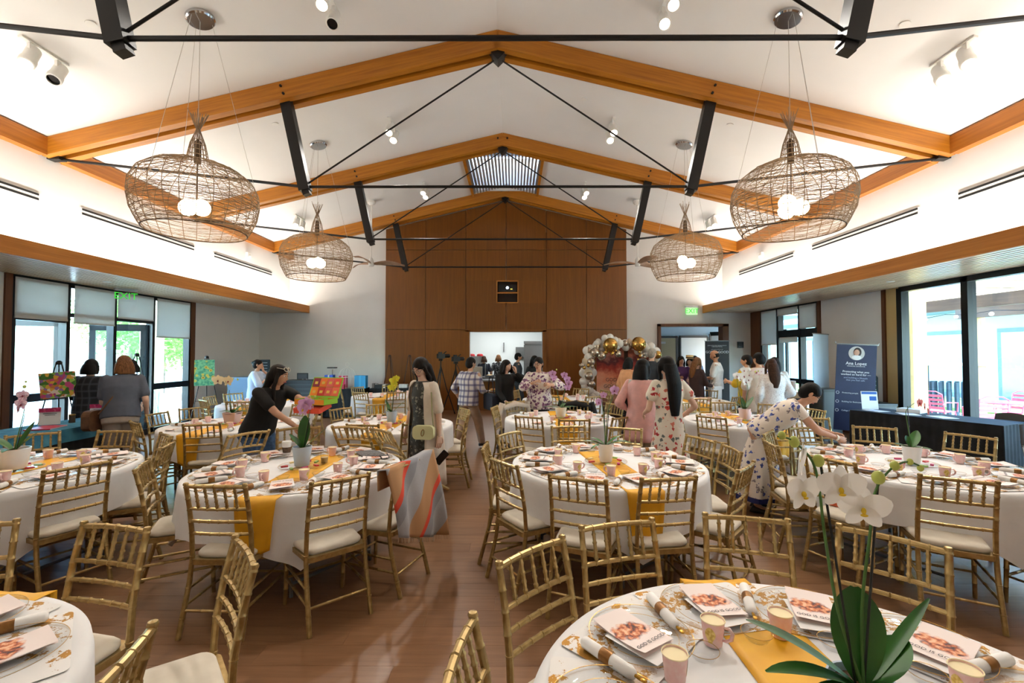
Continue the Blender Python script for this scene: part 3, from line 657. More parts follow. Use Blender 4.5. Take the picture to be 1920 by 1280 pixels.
# sensors and sprinklers
for k, (x, y) in enumerate(((-4.6, 4.85), (4.25, 4.85), (-3.9, 7.35), (3.55, 7.35), (1.2, 7.6))):
    t = thing('sprinkler_cover', ['flat white ceiling disc beside the nearest left spotlight', 'flat white ceiling disc beside the nearest right spotlight', 'flat white ceiling disc behind the nearest left pendant', 'flat white ceiling disc behind the nearest right pendant', 'flat white ceiling disc near the high right spotlight'][k], 'sprinkler cover', (x, y, ceil_z(x) - .003))
    MB().lathe([(.05, 0), (.05, -.008), (.0, -.01)], n=18, rot=Matrix.Rotation(math.atan(SL) * (1 if x > CX else -1), 3, 'Y')).build('disc', M_lampw, t)
# ceiling fans
M_blade = wood('fan_blade', (150, 116, 92), (180, 146, 118), (6, 6, 6), .5)
for k, s in enumerate((-1, 1)):
    x = CX + s * 3.34; cz = ceil_z(x); y = 11.35
    t = thing('ceiling_fan', ['wooden-bladed ceiling fan on a white rod, left', 'wooden-bladed ceiling fan on a white rod, right'][k], 'ceiling fan', (x, y, 3.95))
    MB().lathe([(.0, cz - 3.95), (.1, cz - 3.96), (.1, cz - 4.02), (.05, cz - 4.07), (.0, cz - 4.07)], n=18).build('canopy', M_lampw, t, True)
    MB().tube([(0, 0, .1), (0, 0, cz - 4.0)], .016, 8).build('rod', M_lampw, t); MB().lathe([(.0, -.08), (.06, -.07), (.07, 0), (.05, .1), (.03, .14)], n=16).build('hub', M_lampw, t, True)
    for j in range(3):
        a = 2 * PI * j / 3 + (.3 if k == 0 else 2.85)
        def bl(u, v_):
            r = .05 + u * .78; wd = .05 + .11 * math.sin(min(1, u * 1.15) * PI) ** .8 + .01; o = (v_ - .5) * wd
            p = V((r, o + .06 * math.sin(u * 2.4), .05 * math.sin(u * PI) - o * .45)); return Matrix.Rotation(a, 3, 'Z') @ p
        b = MB().grid(bl, 14, 4).build('blade', M_blade, t, 'all'); md = b.modifiers.new('solid', 'SOLIDIFY'); md.thickness = .012
# exit signs: clear panel with green letters
M_green = mat('exit_green', (60, 200, 60), .4, emit=(60, 200, 60), strength=.5)
ex = thing('exit_sign', 'green exit sign hung from the slatted soffit over the glazed doors', 'exit sign', (-7.22, 8.44, 2.9), R(52))
MB().box((0, 0, -.02), (.34, .05, .04)).build('housing', M_steel, ex); MB().box((0, 0, -.14), (.32, .008, .2)).build('panel', M_clear, ex); lettering('EXIT', .17, M_green, ex, (0, -.008, -.14), bold=.001)
ex = thing('exit_sign', 'green exit sign on the white wall above the lobby doorway', 'exit sign', ((1298 - 962) / 853 * 13.6, 13.62, 2.98))
MB().box((0, 0, .12), (.4, .06, .04)).build('housing', M_steel, ex); MB().box((0, 0, -.02), (.34, .008, .22)).build('panel', mat('exit_panel', (206, 224, 200), .3, emit=(170, 230, 160), strength=.5), ex); lettering('EXIT', .2, M_green, ex, (0, -.008, -.02), bold=.001)
sg = thing('wall_plaque', 'small dark square plaque on the wall beside the lobby doorway', 'plaque', (6.83, YB - .01, 1.95))
MB().box((0, -.006, 0), (.19, .012, .19)).build('plate', mat('plaque_blue', (26, 38, 50), .4), sg)
for k in range(4): MB().box((0, -.0135, .06 - k * .035), (.13 - .03 * (k % 2), .002, .008)).build('text_line', mat('plaque_text', (120, 130, 140), .5), sg)
for k, s in enumerate((-1, 1)):
    t = thing('motion_sensor', ['small white sensor box on the left upper wall', 'small white sensor box on the right upper wall'][k], 'sensor', (CX + s * (UW - .001), 11.5, 4.19)); MB().box((-s * .03, 0, 0), (.06, .16, .13)).build('housing', M_lampw, t); MB().ball((-s * .06, 0, -.02), (.03, .05, .04), 10, 6).build('lens', M_lampw, t, True)
# ================================================================== PEOPLE
def remesh(mb, vox, smooth_it=4, fac=.5):
    me = mb.mesh('tmp', M_white); o = bpy.data.objects.new('tmp', me); COL.objects.link(o)
    r = o.modifiers.new('r', 'REMESH'); r.mode = 'VOXEL'; r.voxel_size = vox
    if smooth_it: s = o.modifiers.new('s', 'SMOOTH'); s.factor = fac; s.iterations = smooth_it
    dg = bpy.context.evaluated_depsgraph_get(); out = bpy.data.meshes.new_from_object(o.evaluated_get(dg)); bpy.data.objects.remove(o); bpy.data.meshes.remove(me)
    return out
def add_mesh(me, mb):
    """append plain geometry to a remeshed body without touching it"""
    bm = bmesh.new(); bm.from_mesh(me); t = mb.mesh('tmp', M_white); bm.from_mesh(t); bm.to_mesh(me); bm.free(); bpy.data.meshes.remove(t)
def finish(me, name, m, parent):
    me.materials.clear(); me.materials.append(m); me.name = name; me.polygons.foreach_set('use_smooth', [True] * len(me.polygons)); return link(name, me, parent)
def caps(m, a, b, ra, rb, n=12):
    a, b = V(a), V(b); d = (b - a).normalized(); pts = []; rs = []
    for k in range(4): t = k / 4 * PI / 2; pts.append(a - d * ra * math.cos(t)); rs.append(max(.002, ra * math.sin(t)))
    for k in range(5): f = k / 4; pts.append(a.lerp(b, f)); rs.append(ra + (rb - ra) * f)
    for k in range(1, 5): t = k / 4 * PI / 2; pts.append(b + d * rb * math.sin(t)); rs.append(max(.002, rb * math.cos(t)))
    m.tube(pts, rs, n)
def ik(a, t, l1, l2, pole):
    a, t = V(a), V(t); d = t - a; D = min(d.length, (l1 + l2) * .995); u = d.normalized(); q = (l1 * l1 - l2 * l2 + D * D) / (2 * D); hh = math.sqrt(max(0, l1 * l1 - q * q))
    p = V(pole); p = (p - u * p.dot(u)).normalized(); return a + u * q + p * hh, a + u * D
SKIN = {k: noisy('skin_' + k, c, tuple(max(0, x - 10) for x in c), 20, .55, .3, .7) for k, c in dict(light=(226, 184, 158), tan=(206, 158, 128), warm=(190, 138, 106), brown=(164, 110, 80)).items()}
def hairm(name, a, b):
    m = mat('hair_' + name, a, .55, spec=.18); c = coords(m, (110, 110, 5)); n = N(m, 'ShaderNodeTexNoise', Scale=1.0, Detail=4.0); L(m, c, n.inputs['Vector']); L(m, ramp(m, n.outputs[0], [(.35, a), (.7, b)]), bsdf(m).inputs['Base Color']); bump(m, n.outputs[0], .7, .004); return m
HAIR = dict(black=hairm('black', (10, 8, 8), (22, 18, 17)), brown=hairm('brown', (42, 26, 18), (78, 50, 34)), chestnut=hairm('chestnut', (84, 54, 32), (136, 92, 56)), grey=hairm('grey', (120, 112, 104), (176, 168, 158)), dark=hairm('dark', (16, 12, 11), (36, 27, 23)))
def fabric(name, rgb=None, rough=.85, alt=None, scale=14):
    if 'cloth_' + name in MATS: return MATS['cloth_' + name]
    return noisy('cloth_' + name, rgb, alt or tuple(max(0, int(x * .96)) for x in rgb), scale, rough)
def head_mesh(mb, c, fr, s=1.0, ears=True):
    """skull, jaw, nose and ears in the frame fr (x right, y forward, z up)"""
    n, k = 20, 16; vs = []; fs = []
    for i in range(k + 1):
        t = PI * i / k
        for j in range(n):
            a = 2 * PI * j / n; x, y, z = math.sin(t) * math.cos(a), math.sin(t) * math.sin(a), -math.cos(t)
            lo = max(0, -z); px = .073 * x * (1 - .30 * lo); py = .094 * y * (1 - .12 * lo) + (.012 * lo if y > 0 else .018 * lo * lo); pz = .113 * z
            if y > .2: py -= .006 * math.exp(-((z - .08) / .16) ** 2) * math.exp(-((abs(x) - .38) / .2) ** 2) * y
            nose = math.exp(-(x / .14) ** 2) * (math.exp(-((z + .22) / .13) ** 2) * .016 + math.exp(-((z + .02) / .2) ** 2) * .006) if y > 0 else 0
            py += nose + (math.exp(-(x / .3) ** 2) * math.exp(-((z + .52) / .09) ** 2) * .004 if y > 0 else 0)
            vs.append(V(c) + fr @ (V((px, py, pz)) * s))
    for i in range(k):
        for j in range(n): fs.append((i * n + j, i * n + (j + 1) % n, (i + 1) * n + (j + 1) % n, (i + 1) * n + j))
    mb.add(vs, fs)
    for sx in ((-1, 1) if ears else ()): mb.ball(V(c) + fr @ (V((sx * .075, -.005, -.005)) * s), (.010 * s, .018 * s, .030 * s), 8, 6, fr)
def hand(mb, wrist, d, up, side, s=1.0, curl=.5):
    """palm, four unequal fingers and a thumb; d = pointing direction, up = back of the hand"""
    d = V(d).normalized(); up = V(up); up = (up - d * up.dot(d)).normalized(); x = d.cross(up) * side
    fr = Matrix((x, d, up)).transposed(); W = lambda p: V(wrist) + fr @ (V(p) * s)
    mb.loft([(W((0, 0, 0)), fr @ V((.022, 0, 0)) * s, fr @ V((0, 0, .017)) * s), (W((0, .03, 0)), fr @ V((.034, 0, 0)) * s, fr @ V((0, 0, .015)) * s), (W((.0, .078, -.002)), fr @ V((.039, 0, 0)) * s, fr @ V((0, 0, .012)) * s), (W((0, .092, -.003)), fr @ V((.034, 0, 0)) * s, fr @ V((0, 0, .008)) * s)], 10)
    for k, l in enumerate((.066, .076, .070, .054)):
        b = V((-.030 + k * .020, .085, -.002)); p = [b]
        a = 0
        for j, f in enumerate((.45, .32, .23)): a += curl * (.5 if j == 0 else .75); p.append(p[-1] + V((0, math.cos(a), -math.sin(a))) * l * f)
        mb.tube([W(q) for q in p], [.0085 * s, .008 * s, .0072 * s, .005 * s], 8)
    t = [V((-.03, .02, -.004)), V((-.052, .048, -.014)), V((-.058, .078, -.022)), V((-.052, .1, -.03))]; mb.tube([W(q) for q in t], [.012 * s, .0105 * s, .009 * s, .006 * s], 8)
FIXPOSE = {}
def person(label, x, y, face, h=1.6, lean=0, side=0, build=1.0, male=False, head=(0, 0), hands=None, poles=None, handdir=None, curl=.5, feet=None, skin='light', hair=None, top=None, bottom=None, shoes=(40, 36, 36), facey=True, vox=.016, crouch=0, group=None):
    """face: degrees the person turns from looking away (+Y), positive = towards the left of the picture"""
    t = thing('person', label, 'person', (x, y, 0), R(face), group); hands = hands or {}; poles = poles or {}; handdir = handdir or {}
    hip = V((0, 0, .525 * h - crouch)); sp = Matrix.Rotation(R(side), 3, 'Y') @ Matrix.Rotation(-R(lean), 3, 'X'); sd = sp @ V((0, 0, 1)); sx = sp @ V((1, 0, 0)); sf = sp @ V((0, 1, 0))
    nb = hip + sd * .312 * h; sw = (.118 if male else .104) * h * (1 + (build - 1) * .5)
    nd = (sd * .6 + V((0, 0, 1)) * .4 + sf * .12).normalized(); hc = nb + nd * .100 * h + sf * .012
    hf = Matrix.Rotation(R(head[1]), 3, 'Z') @ Matrix.Rotation(-R(head[0]), 3, 'X'); hs = h / 1.68
    J = dict(hip=hip, neck=nb, head=hc)
    bm_ = MB(); extra = MB()
    caps(bm_, nb - sd * .05, hc - V((0, 0, .05)), .052 * hs, .046 * hs)
    # bare torso under the clothes
    def ring(f, rx, ry, off=0): return (hip + sd * (f * .312 * h) + sf * off, sx * rx * h * build, sf * ry * h * build)
    bm_.loft([ring(-.12, .08, .055), ring(0, .093, .062), ring(.35, .076, .055), ring(.7, .086, .062), ring(.92, .085, .045), ring(1.02, .04, .035)], 16)
    sh = {}; el = {}; wr = {}
    for nme, s in (('R', 1), ('L', -1)):
        S = nb - sd * .022 * h + sx * s * sw; sh[nme] = S
        tgt = V(hands[nme]) if nme in hands else S + V((s * .05, .03, -.315 * h)); e, wv = ik(S, tgt, .178 * h, .152 * h, poles.get(nme, (s * .5, -1, -.25))); el[nme] = e; wr[nme] = wv
        ar = build * (1.12 if male else 1.0)
        caps(bm_, S, e, .0275 * h * ar, .0215 * h * ar); caps(bm_, e, wv, .0215 * h * ar, .0145 * h * ar)
        hd = V(handdir[nme]) if nme in handdir else (wv - e); hand(extra, wv - (wv - e).normalized() * .008, hd, V((s * 1, .2, .3)) if nme not in handdir else V((0, 0, 1)), -s, hs * .98, curl)
    feet = feet or {}; hj = {}; kn = {}; an = {}
    for nme, s in (('R', 1), ('L', -1)):
        Hj = hip + V((s * .052 * h, 0, -.01)); f = V(feet.get(nme, (s * .062 * h, -.02, 0))) + V((0, 0, .05 * h)); k_, a_ = ik(Hj, f, .245 * h, .245 * h, (0, 1, .1)); hj[nme], kn[nme], an[nme] = Hj, k_, a_
        caps(bm_, Hj, k_, .047 * h * build, .031 * h * build); caps(bm_, k_, a_, .032 * h * build, .02 * h); bm_.ball(a_ + V((0, .05, -.03)), (.035, .09, .03), 10, 6)
    body = remesh(bm_, vox, 3); head_mesh(extra, hc, hf, hs, not hair or hair[0] not in ('long', 'bob')); add_mesh(body, extra); bo = finish(body, 'body', SKIN[skin], t)
    H = lambda p: hc + hf @ (V(p) * hs)
    if facey:
        for s in (-1, 1):
            MB().ball(H((s * .030, .0785, .012)), (.0135 * hs, .007 * hs, .0075 * hs), 10, 6, hf).build('eye', mat('eye_white', (228, 224, 218), .3), bo, 'all'); MB().ball(H((s * .030, .0835, .0115)), (.006 * hs, .004 * hs, .006 * hs), 8, 6, hf).build('iris', mat('iris_dark', (30, 20, 16), .2), bo, 'all')
            MB().tube([H((s * .014, .088, .032)), H((s * .030, .086, .038)), H((s * .046, .074, .033))], [.003, .0036, .002], 5).build('eyebrow', HAIR['black'] if not hair or hair[1] != 'grey' else HAIR['grey'], bo)
        MB().tube([H((-.024, .078, -.056)), H((-.010, .0905, -.0535)), H((.010, .0905, -.0535)), H((.024, .078, -.056))], [.003, .0062, .0062, .003], 6).build('mouth', mat('lips', (176, 92, 88), .5), bo, 'all')
    # hair: style, colour, length below the head centre
    if hair:
        st, colr, ln = hair; m = MB(); up = V((0, 0, 1))
        if st == 'bald': m.loft([(H((0, -.02, z)), hf @ V((.077 * hs, 0, 0)), hf @ V((0, .085 * hs, 0))) for z in (-.05, .0, .035)], 16)
        else: m.ball(H((0, -.014, .030)), (.083 * hs, .101 * hs, .094 * hs), 18, 12, hf); m.ball(H((0, -.04, -.01)), (.080 * hs, .078 * hs, .09 * hs), 16, 10, hf)
        if st in ('long', 'bob'):
            fwd = hf @ V((0, 1, 0)); fwd = V((fwd.x, fwd.y, 0)).normalized(); rt = V((fwd.y, -fwd.x, 0)); back = (-sf if st == 'long' and lean < 40 else -fwd); back = V((back.x, back.y, 0)); back = back.normalized() if back.length > .1 else -fwd
            rings = []; nr = 9
            for i in range(nr):
                u = i / (nr - 1); z = .02 - u * (ln + .02); wd = (.083 + .022 * math.sin(min(1, u * 1.5) * PI / 2)) * (1 - (.5 * u ** 2.5 if st == 'long' else -.08 * u)); dp = .062 * (1 - .45 * u) if st == 'long' else .075
                c = H((0, -.045, 0)) + up * z + back * ((.02 + .085 * min(1, u * ln / .22)) if st == 'long' else .02 * min(1, u * 2)) - V((sd.x, sd.y, 0)) * max(0, u - .3) * ln * .7; rings.append((c, rt * wd * hs, fwd * dp * hs))
            m.loft(rings, 18)
            for s in (-1, 1):
                q = [H((s * .078, .02, .03)), H((s * .086, .028, -.05)), H((s * .088, .02, -.12))]
                if st == 'long': q.append(H((s * .085, .03, -.14)) - up * min(.22, ln * .5))
                m.tube([p for p in q], [.016 * hs, .023 * hs, .024 * hs] + ([.014 * hs] if st == 'long' else []), 8)
        if st == 'bun': m.ball(H((0, -.10, .03)), .045 * hs, 10, 8)
        finish(remesh(m, .011, 3), 'hair', HAIR[colr], t)
    # upper garment
    if top:
        kd, m_, sl = top['kind'], top['mat'], top.get('sleeve', .6); o = top.get('loose', 1.0); m = MB(); bot = top.get('hem', -.06)
        prof = [(bot, .104, .076), (.12, .100, .074), (.38, .088 if not male else .098, .068), (.70, .100 if not male else .106, .076), (.90, .099, .058), (1.0, .062, .044), (1.035, .048, .040)]
        if kd == 'dress_top': prof = [(-.08, .092, .07), (.0, .1, .075)] + prof[2:]
        m.loft([ring(f, rx * o, ry * o) for f, rx, ry in prof], 20)
        for nme, s in (('R', 1), ('L', -1)):
            S, e, wv = sh[nme], el[nme], wr[nme]; q = 1 + (top.get('sr', 1.3) - 1) * .55
            if sl <= 0: continue
            if sl <= 1: caps(m, S - sx * s * .01, S.lerp(e, sl), .034 * h * build, .0285 * h * q * build)
            else: caps(m, S - sx * s * .01, e, .034 * h * build, .026 * h * q * build); caps(m, e, e.lerp(wv, min(.97, sl - 1)), .026 * h * q * build, .0195 * h * q * build)
            if top.get('puff'): m.ball(S.lerp(e, .3), (.06, .06, .075), 12, 8)
        finish(remesh(m, top.get('vox', .013), 3), top.get('name', kd), m_, t)
    if bottom:
        kd, m_ = bottom['kind'], bottom['mat']
        if kd == 'pants':
            m = MB(); m.loft([ring(.06, .098, .072), ring(-.05, .106, .079), ring(-.2, .102, .078)], 18); lw = bottom.get('w', 1.15)
            for nme in 'RL': caps(m, hj[nme], kn[nme], .054 * h * build, .038 * h * lw); caps(m, kn[nme], kn[nme].lerp(an[nme], bottom.get('len', .95)), .038 * h * lw, .031 * h * lw)
            finish(remesh(m, .014, 3), 'trousers', m_, t)
        else:
            hem = bottom['hem']; fl = bottom.get('flare', .17); n_ = 14; rg = []; waist = hip + sd * (.09 if lean < 30 else .05) * h; lead = V(bottom.get('lead', (0, 0, 0)))
            for i in range(n_):
                u = i / (n_ - 1); z = waist.z + (hem - waist.z) * u; c = V((waist.x * (1 - u) ** 2, waist.y * (1 - u) ** 2, z)) + lead * u
                r = (.089 + (.108 - .089) * min(1, u * 4)) * h * build if u < .25 else (.108 * h * build + (fl - .108 * h * build) * ((u - .25) / .75) ** .85); rg.append((c, V((r, 0, 0)), V((0, r * (.74 + .16 * u), 0))))
            fo = bottom.get('folds', 9)
            MB().loft(rg, 60, cap=False, ripple=lambda i, a: .07 * (i / n_) * math.sin(fo * a + i * .12) + .03 * (i / n_) * math.sin(17 * a)).build(bottom.get('name', 'skirt'), m_, t, 'all')
    for nme in 'RL':
        a_ = an[nme]; sm = MB(); z0 = a_.z - .05 * h
        sm.loft([(a_ + V((0, -.05, -.035)), V((.034, 0, 0)), V((0, .02, .0)) + V((0, 0, .04))), (a_ + V((0, 0, -.04)), V((.04, 0, 0)), V((0, 0, .042))), (a_ + V((0, .09, -.052)), V((.046, 0, 0)), V((0, 0, .028))), (a_ + V((0, .165, -.062)), V((.03, 0, 0)), V((0, 0, .016)))], 12); sm.build('shoe', mat('shoe_%d' % sum(shoes), shoes, .5), t, 'all')
    J.update(sh=sh, el=el, wr=wr, H=H, hf=hf, ring=ring, sd=sd, sf=sf, sx=sx, t=t, hj=hj, kn=kn); return J
def glasses(J, m, oval=False, up=False):
    """spectacles worn on the face (or pushed up on the hair)"""
    t = J['t']; H = J['H']; g_ = bpy.data.objects.new('spectacles', None); COL.objects.link(g_); g_.parent = t
    y, z = (.078, .085) if up else (.094, .012)
    for s in (-1, 1):
        pts = [H((s * .034 + .026 * math.cos(a), y - .25 * (.026 * math.cos(a) * s) + (-.012 * math.sin(a) if up else 0), z + .018 * math.sin(a))) for a in [2 * PI * k / 16 for k in range(16)]]
        MB().tube(pts, .0032 if up else .002, 6, closed=True).build('rim', m, g_); MB().tube([H((s * .060, y - .01, z + .004)), H((s * .086, -.0, z + .004))], .0028, 5).build('temple', m, g_)
        if up: MB().add(pts, [tuple(range(16))]).build('lens', mat('dark_lens', (40, 34, 30), .15), g_)
    MB().tube([H((-.010, y + .003, z + .004)), H((.010, y + .003, z + .004))], .002, 5).build('bridge', m, g_)
def toW(J, p): return Matrix.Translation(J['t'].location) @ Matrix.Rotation(J['t'].rotation_euler[2], 4, 'Z') @ V(p)
C = {}
# --- woman in a black tee leaning over the shawl table
J = person('woman in black tee and jeans leaning past the tipped chairs', -2.80, 5.00, -112, 1.64, lean=27, build=1.12, head=(14, 22), hands=dict(R=(.03, .66, .90), L=(-.02, .71, 1.225)), poles=dict(R=(.6, -.6, -.6), L=(-.7, -.3, -.8)), skin='tan', hair=('long', 'dark', .36),
      top=dict(kind='tee_shirt', mat=fabric('black', (18, 18, 19)), sleeve=.62, sr=1.35, loose=1.05), bottom=dict(kind='pants', mat=fabric('denim', (70, 98, 134), .85, (52, 78, 112), 30), w=1.3), feet=dict(R=(.10, -.06, 0), L=(-.12, .08, 0)))
glasses(J, mat('cream_plastic', (226, 220, 200), .4), up=True)
for k in range(6):
    a = k * 1.05; p = J['hip'] + J['sd'] * (.14 + .05 * k) + J['sx'] * .17 * math.cos(2.4 + .12 * k) - J['sf'] * .05; MB().tube([p + V((.0, .012 * math.cos(q), .022 * math.sin(q))) for q in [i * .6 for i in range(9)]], .0025, 4).build('printed_swirl', mat('white_ink', (210, 210, 210), .8), J['t'])
bx = thing('tea_box', 'open orange and green sampler box held up by the woman in black', 'box', (-2.02, 4.68, 1.22), R(-14)); ob = [mat('box_%d' % i, c, .6) for i, c in enumerate([(146, 40, 62), (240, 122, 36), (230, 104, 90), (236, 86, 60), (246, 144, 30), (206, 52, 36), (222, 92, 80), (240, 110, 76)])]
MB().box((0, 0, -.035), (.34, .22, .008)).build('tray_base', mat('lime_card', (150, 202, 50), .6), bx)
for sx_ in (-.17, -.057, .057, .17): MB().box((sx_, 0, -.01), (.006, .22, .05)).build('divider', mat('lime_card'), bx)
for sy_ in (-.11, .11): MB().box((0, sy_, -.01), (.34, .006, .05)).build('tray_side', mat('orange_card', (244, 150, 40), .6), bx)
lidr = Matrix.Rotation(R(66), 3, 'X'); lidp = lambda u, v_: V((u, .112, .015)) + lidr @ V((0, v_, 0))
ld = MB().box(lidp(0, .11), (.36, .23, .010), lidr).build('lid', mat('lime_card'), bx)
for k in range(8): MB().box(lidp(-.127 + (k % 4) * .085, .165 - .1 * (k // 4)) + lidr @ V((0, 0, .007)), (.082, .096, .003), lidr).build('printed_square', ob[k], ld); MB().box(lidp(-.127 + (k % 4) * .085, .16 - .1 * (k // 4)) + lidr @ V((0, 0, .0095)), (.036, .03, .002), lidr).build('gold_motif', mat('box_gold', (236, 196, 80), .5), ld)
MB().box((-.02, -.03, -.075), (.30, .20, .05), Matrix.Rotation(R(14), 3, 'X')).build('lower_box', ob[3], bx)
# --- woman in cream cardigan
J = person('woman with long dark hair in an open cream cardigan and patterned dress', -.98, 5.10, 138, 1.645, lean=3, head=(34, 12), hands=dict(R=(.23, .10, .80), L=(-.25, .0, .76)), skin='light', hair=('long', 'dark', .42), build=1.02,
      top=dict(kind='dress_top', name='dress_bodice', mat=spots('paisley', (60, 60, 58), [(150, 148, 132), (96, 96, 90), (28, 28, 28)], 26, .42), sleeve=0, loose=1.0), bottom=dict(kind='skirt', name='dress_skirt', mat=MATS['paisley'], hem=.24, flare=.19, folds=7), shoes=(40, 44, 52))
M_card = fabric('cream_knit', (222, 208, 190))
def open_shell(J, name, m, h, hem, fl, gap=.75, sl=.85, loose=1.12, sr=1.8):
    sr = 1 + (sr - 1) * .55
    """open-fronted garment: an arc round the back and sides plus sleeves"""
    ring = J['ring']; rows = [(1.02, .066, .055), (.9, .106, .07), (.7, .108, .084), (.38, .098, .078), (.05, .116, .088)]
    rg = [ring(f, a * loose, b * loose) for f, a, b in rows]; z0 = J['hip'].z
    for u in (.25, .5, .75, 1.0): r = .116 * loose * h * (1 - u) + fl * u; rg.append((V((0, -.015, z0 + (hem - z0) * u)), V((r, 0, 0)), V((0, r * .85, 0))))
    mb = MB(); n = 40
    mb.grid(lambda u, v_: (lambda i, a: V(rg[i][0]) + V(rg[i][1]) * math.cos(a) * (1 + .04 * math.sin(9 * a) * i / 8) + V(rg[i][2]) * math.sin(a) * (1 + .04 * math.sin(9 * a) * i / 8))(round(v_ * (len(rg) - 1)), PI / 2 + gap / 2 + u * (2 * PI - gap)), n, len(rg) - 1)
    o = mb.build(name, m, J['t'], 'all'); md = o.modifiers.new('solid', 'SOLIDIFY'); md.thickness = .008
    for q, s in (('R', 1), ('L', -1)):
        S, e, w_ = J['sh'][q], J['el'][q], J['wr'][q]; mm = MB(); caps(mm, S, S.lerp(e, min(1, sl)), .034 * h, .0265 * h * sr)
        if sl > 1: caps(mm, e, e.lerp(w_, sl - 1), .0265 * h * sr, .021 * h * sr)
        finish(remesh(mm, .012, 3), 'sleeve', m, o)
open_shell(J, 'cardigan', M_card, 1.645, .26, .25, gap=1.5)
glasses(J, mat('thin_wire', (120, 110, 100), .3, .6))
hb = thing('handbag', 'pale green crossbody bag worn by the cardigan woman', 'handbag', (-.95, 4.86, .86), R(-8)); MB().prism(rrect(.23, .145, .045, 5), -.035, .035, lambda p: V((p.x, p.z, p.y))).build('body', mat('sage_leather', (216, 214, 164), .5), hb)
MB().tube([V((.015 * math.cos(a) + .006 * math.sin(a), -.038, .0 + .034 * math.sin(a))) for a in [2 * PI * k / 16 for k in range(16)]], .0042, 5, closed=True).build('emblem', mat('aged_brass', (150, 116, 60), .35, .8), hb)
MB().tube([(.10, .02, .05), (.085, .02, .2), (.06, .06, .42)], .006, 6).build('strap', mat('sage_strap', (150, 150, 96), .6), hb)
ph = thing('smartphone', 'black phone dangling from the cardigan woman\'s hand', 'phone', (-.765, 4.90, .585), R(10)); MB().prism(rrect(.078, .16, .01), -.004, .004, lambda p: Matrix.Rotation(R(42), 3, 'Y') @ V((p.x, p.z, p.y))).build('case', mat('phone_black', (10, 10, 11), .3), ph); MB().prism(rrect(.07, .15, .008), -.0055, -.0045, lambda p: Matrix.Rotation(R(42), 3, 'Y') @ V((p.x, p.z, p.y))).build('screen', mat('phone_glass', (16, 16, 18), .1), ph)
# --- plaid shirt, walking away
M_plaid = mat('plaid_cloth', (220, 216, 214), .85)
def plaid(m, cols):
    c = coords(m); s = N(m, 'ShaderNodeSeparateXYZ'); L(m, c, s.inputs[0]); col = None
    base = cols[0]
    for ax, sc, cc, th in ((0, 75, cols[1], .25), (2, 62, cols[1], .25), (0, 75, cols[2], .82), (2, 62, cols[2], .82)):
        w_ = math_(m, 'SINE', math_(m, 'MULTIPLY', s.outputs[ax], sc)); k = math_(m, 'GREATER_THAN', w_, th); col = mixc(m, math_(m, 'MULTIPLY', k, .5), base if col is None else col, cc)
    L(m, col, bsdf(m).inputs['Base Color'])
plaid(M_plaid, [(222, 216, 212), (92, 92, 150), (60, 50, 84)])
J = person('person in blue plaid shirt and khaki trousers walking away', -.80, 8.15, -38, 1.62, lean=4, build=1.08, male=True, head=(6, -12), hands=dict(R=(.20, .30, .98), L=(-.26, .05, .86)), skin='tan', hair=('short', 'dark', .1), facey=False, top=dict(kind='shirt', mat=M_plaid, sleeve=1.35, sr=1.6, loose=1.16, hem=-.16), bottom=dict(kind='pants', mat=fabric('khaki', (178, 150, 128)), w=1.35), feet=dict(R=(.08, .28, 0), L=(-.10, -.26, .05)))
pl2 = thing('snack_plate', 'paper plate of snacks carried by the person in plaid', 'plate', toW(J, (.20, .44, 1.0)), 0); MB().lathe([(.0, 0), (.09, 0), (.12, .015), (.12, .018), (.0, .004)], n=20).build('plate', M_paper, pl2); MB().ball((.01, 0, .03), (.07, .06, .028), 10, 6).build('food', noisy('snack_food', (206, 96, 70), (180, 180, 80), 30, .7), pl2, True)
# --- woman in black on the phone
J = person('woman with a dark bob in black, phone at her ear', -.15, 8.10, -140, 1.575, lean=2, build=1.05, head=(8, 12), hands=dict(L=(-.12, .16, 1.36), R=(.22, .30, .88)), poles=dict(L=(-.6, .3, -.8)), handdir=dict(L=(.05, -.1, 1)), curl=.8, skin='light', hair=('bob', 'dark', .15), top=dict(kind='blouse', mat=fabric('jet', (20, 19, 20)), sleeve=1.8, sr=1.5, loose=1.12), bottom=dict(kind='pants', mat=fabric('grey_wool', (96, 86, 84))))
ph = thing('smartphone', 'black phone held to the ear of the woman in black', 'phone', toW(J, (-.085, .08, 1.415)), R(-140)); MB().box((0, 0, 0), (.012, .07, .145), Matrix.Rotation(R(14), 3, 'X')).build('case', mat('phone_black'), ph); MB().box((.0065, 0, 0), (.001, .064, .135), Matrix.Rotation(R(14), 3, 'X')).build('screen', mat('phone_glass'), ph)
hb = thing('shoulder_bag', 'navy shoulder bag behind the woman on the phone', 'handbag', toW(J, (.27, -.05, .86)), R(-60)); MB().prism(rrect(.34, .28, .05), -.06, .06, lambda p: V((p.x, p.z, p.y))).build('body', fabric('navy', (28, 32, 46)), hb); MB().tube([(-.12, 0, .12), (-.05, 0, .42), (.05, 0, .42), (.12, 0, .12)], .009, 6).build('strap', fabric('navy'), hb)
# --- purple patterned blouse
J = person('woman in glasses and a purple-and-white patterned blouse', .45, 7.85, 166, 1.625, lean=3, build=1.14, head=(12, -14), hands=dict(R=(.02, .33, 1.22), L=(-.24, .30, 1.18)), poles=dict(R=(.9, -.1, -.6), L=(-.9, -.1, -.6)), curl=.9, skin='tan', hair=('short', 'black', .1), top=dict(kind='blouse', mat=spots('violet_print', (226, 214, 204), [(126, 78, 112), (150, 100, 134), (98, 58, 92)], 22, .5, dens=.12), sleeve=1.55, sr=2.1, loose=1.2, hem=-.2), bottom=dict(kind='pants', mat=fabric('jet')))
glasses(J, M_black)
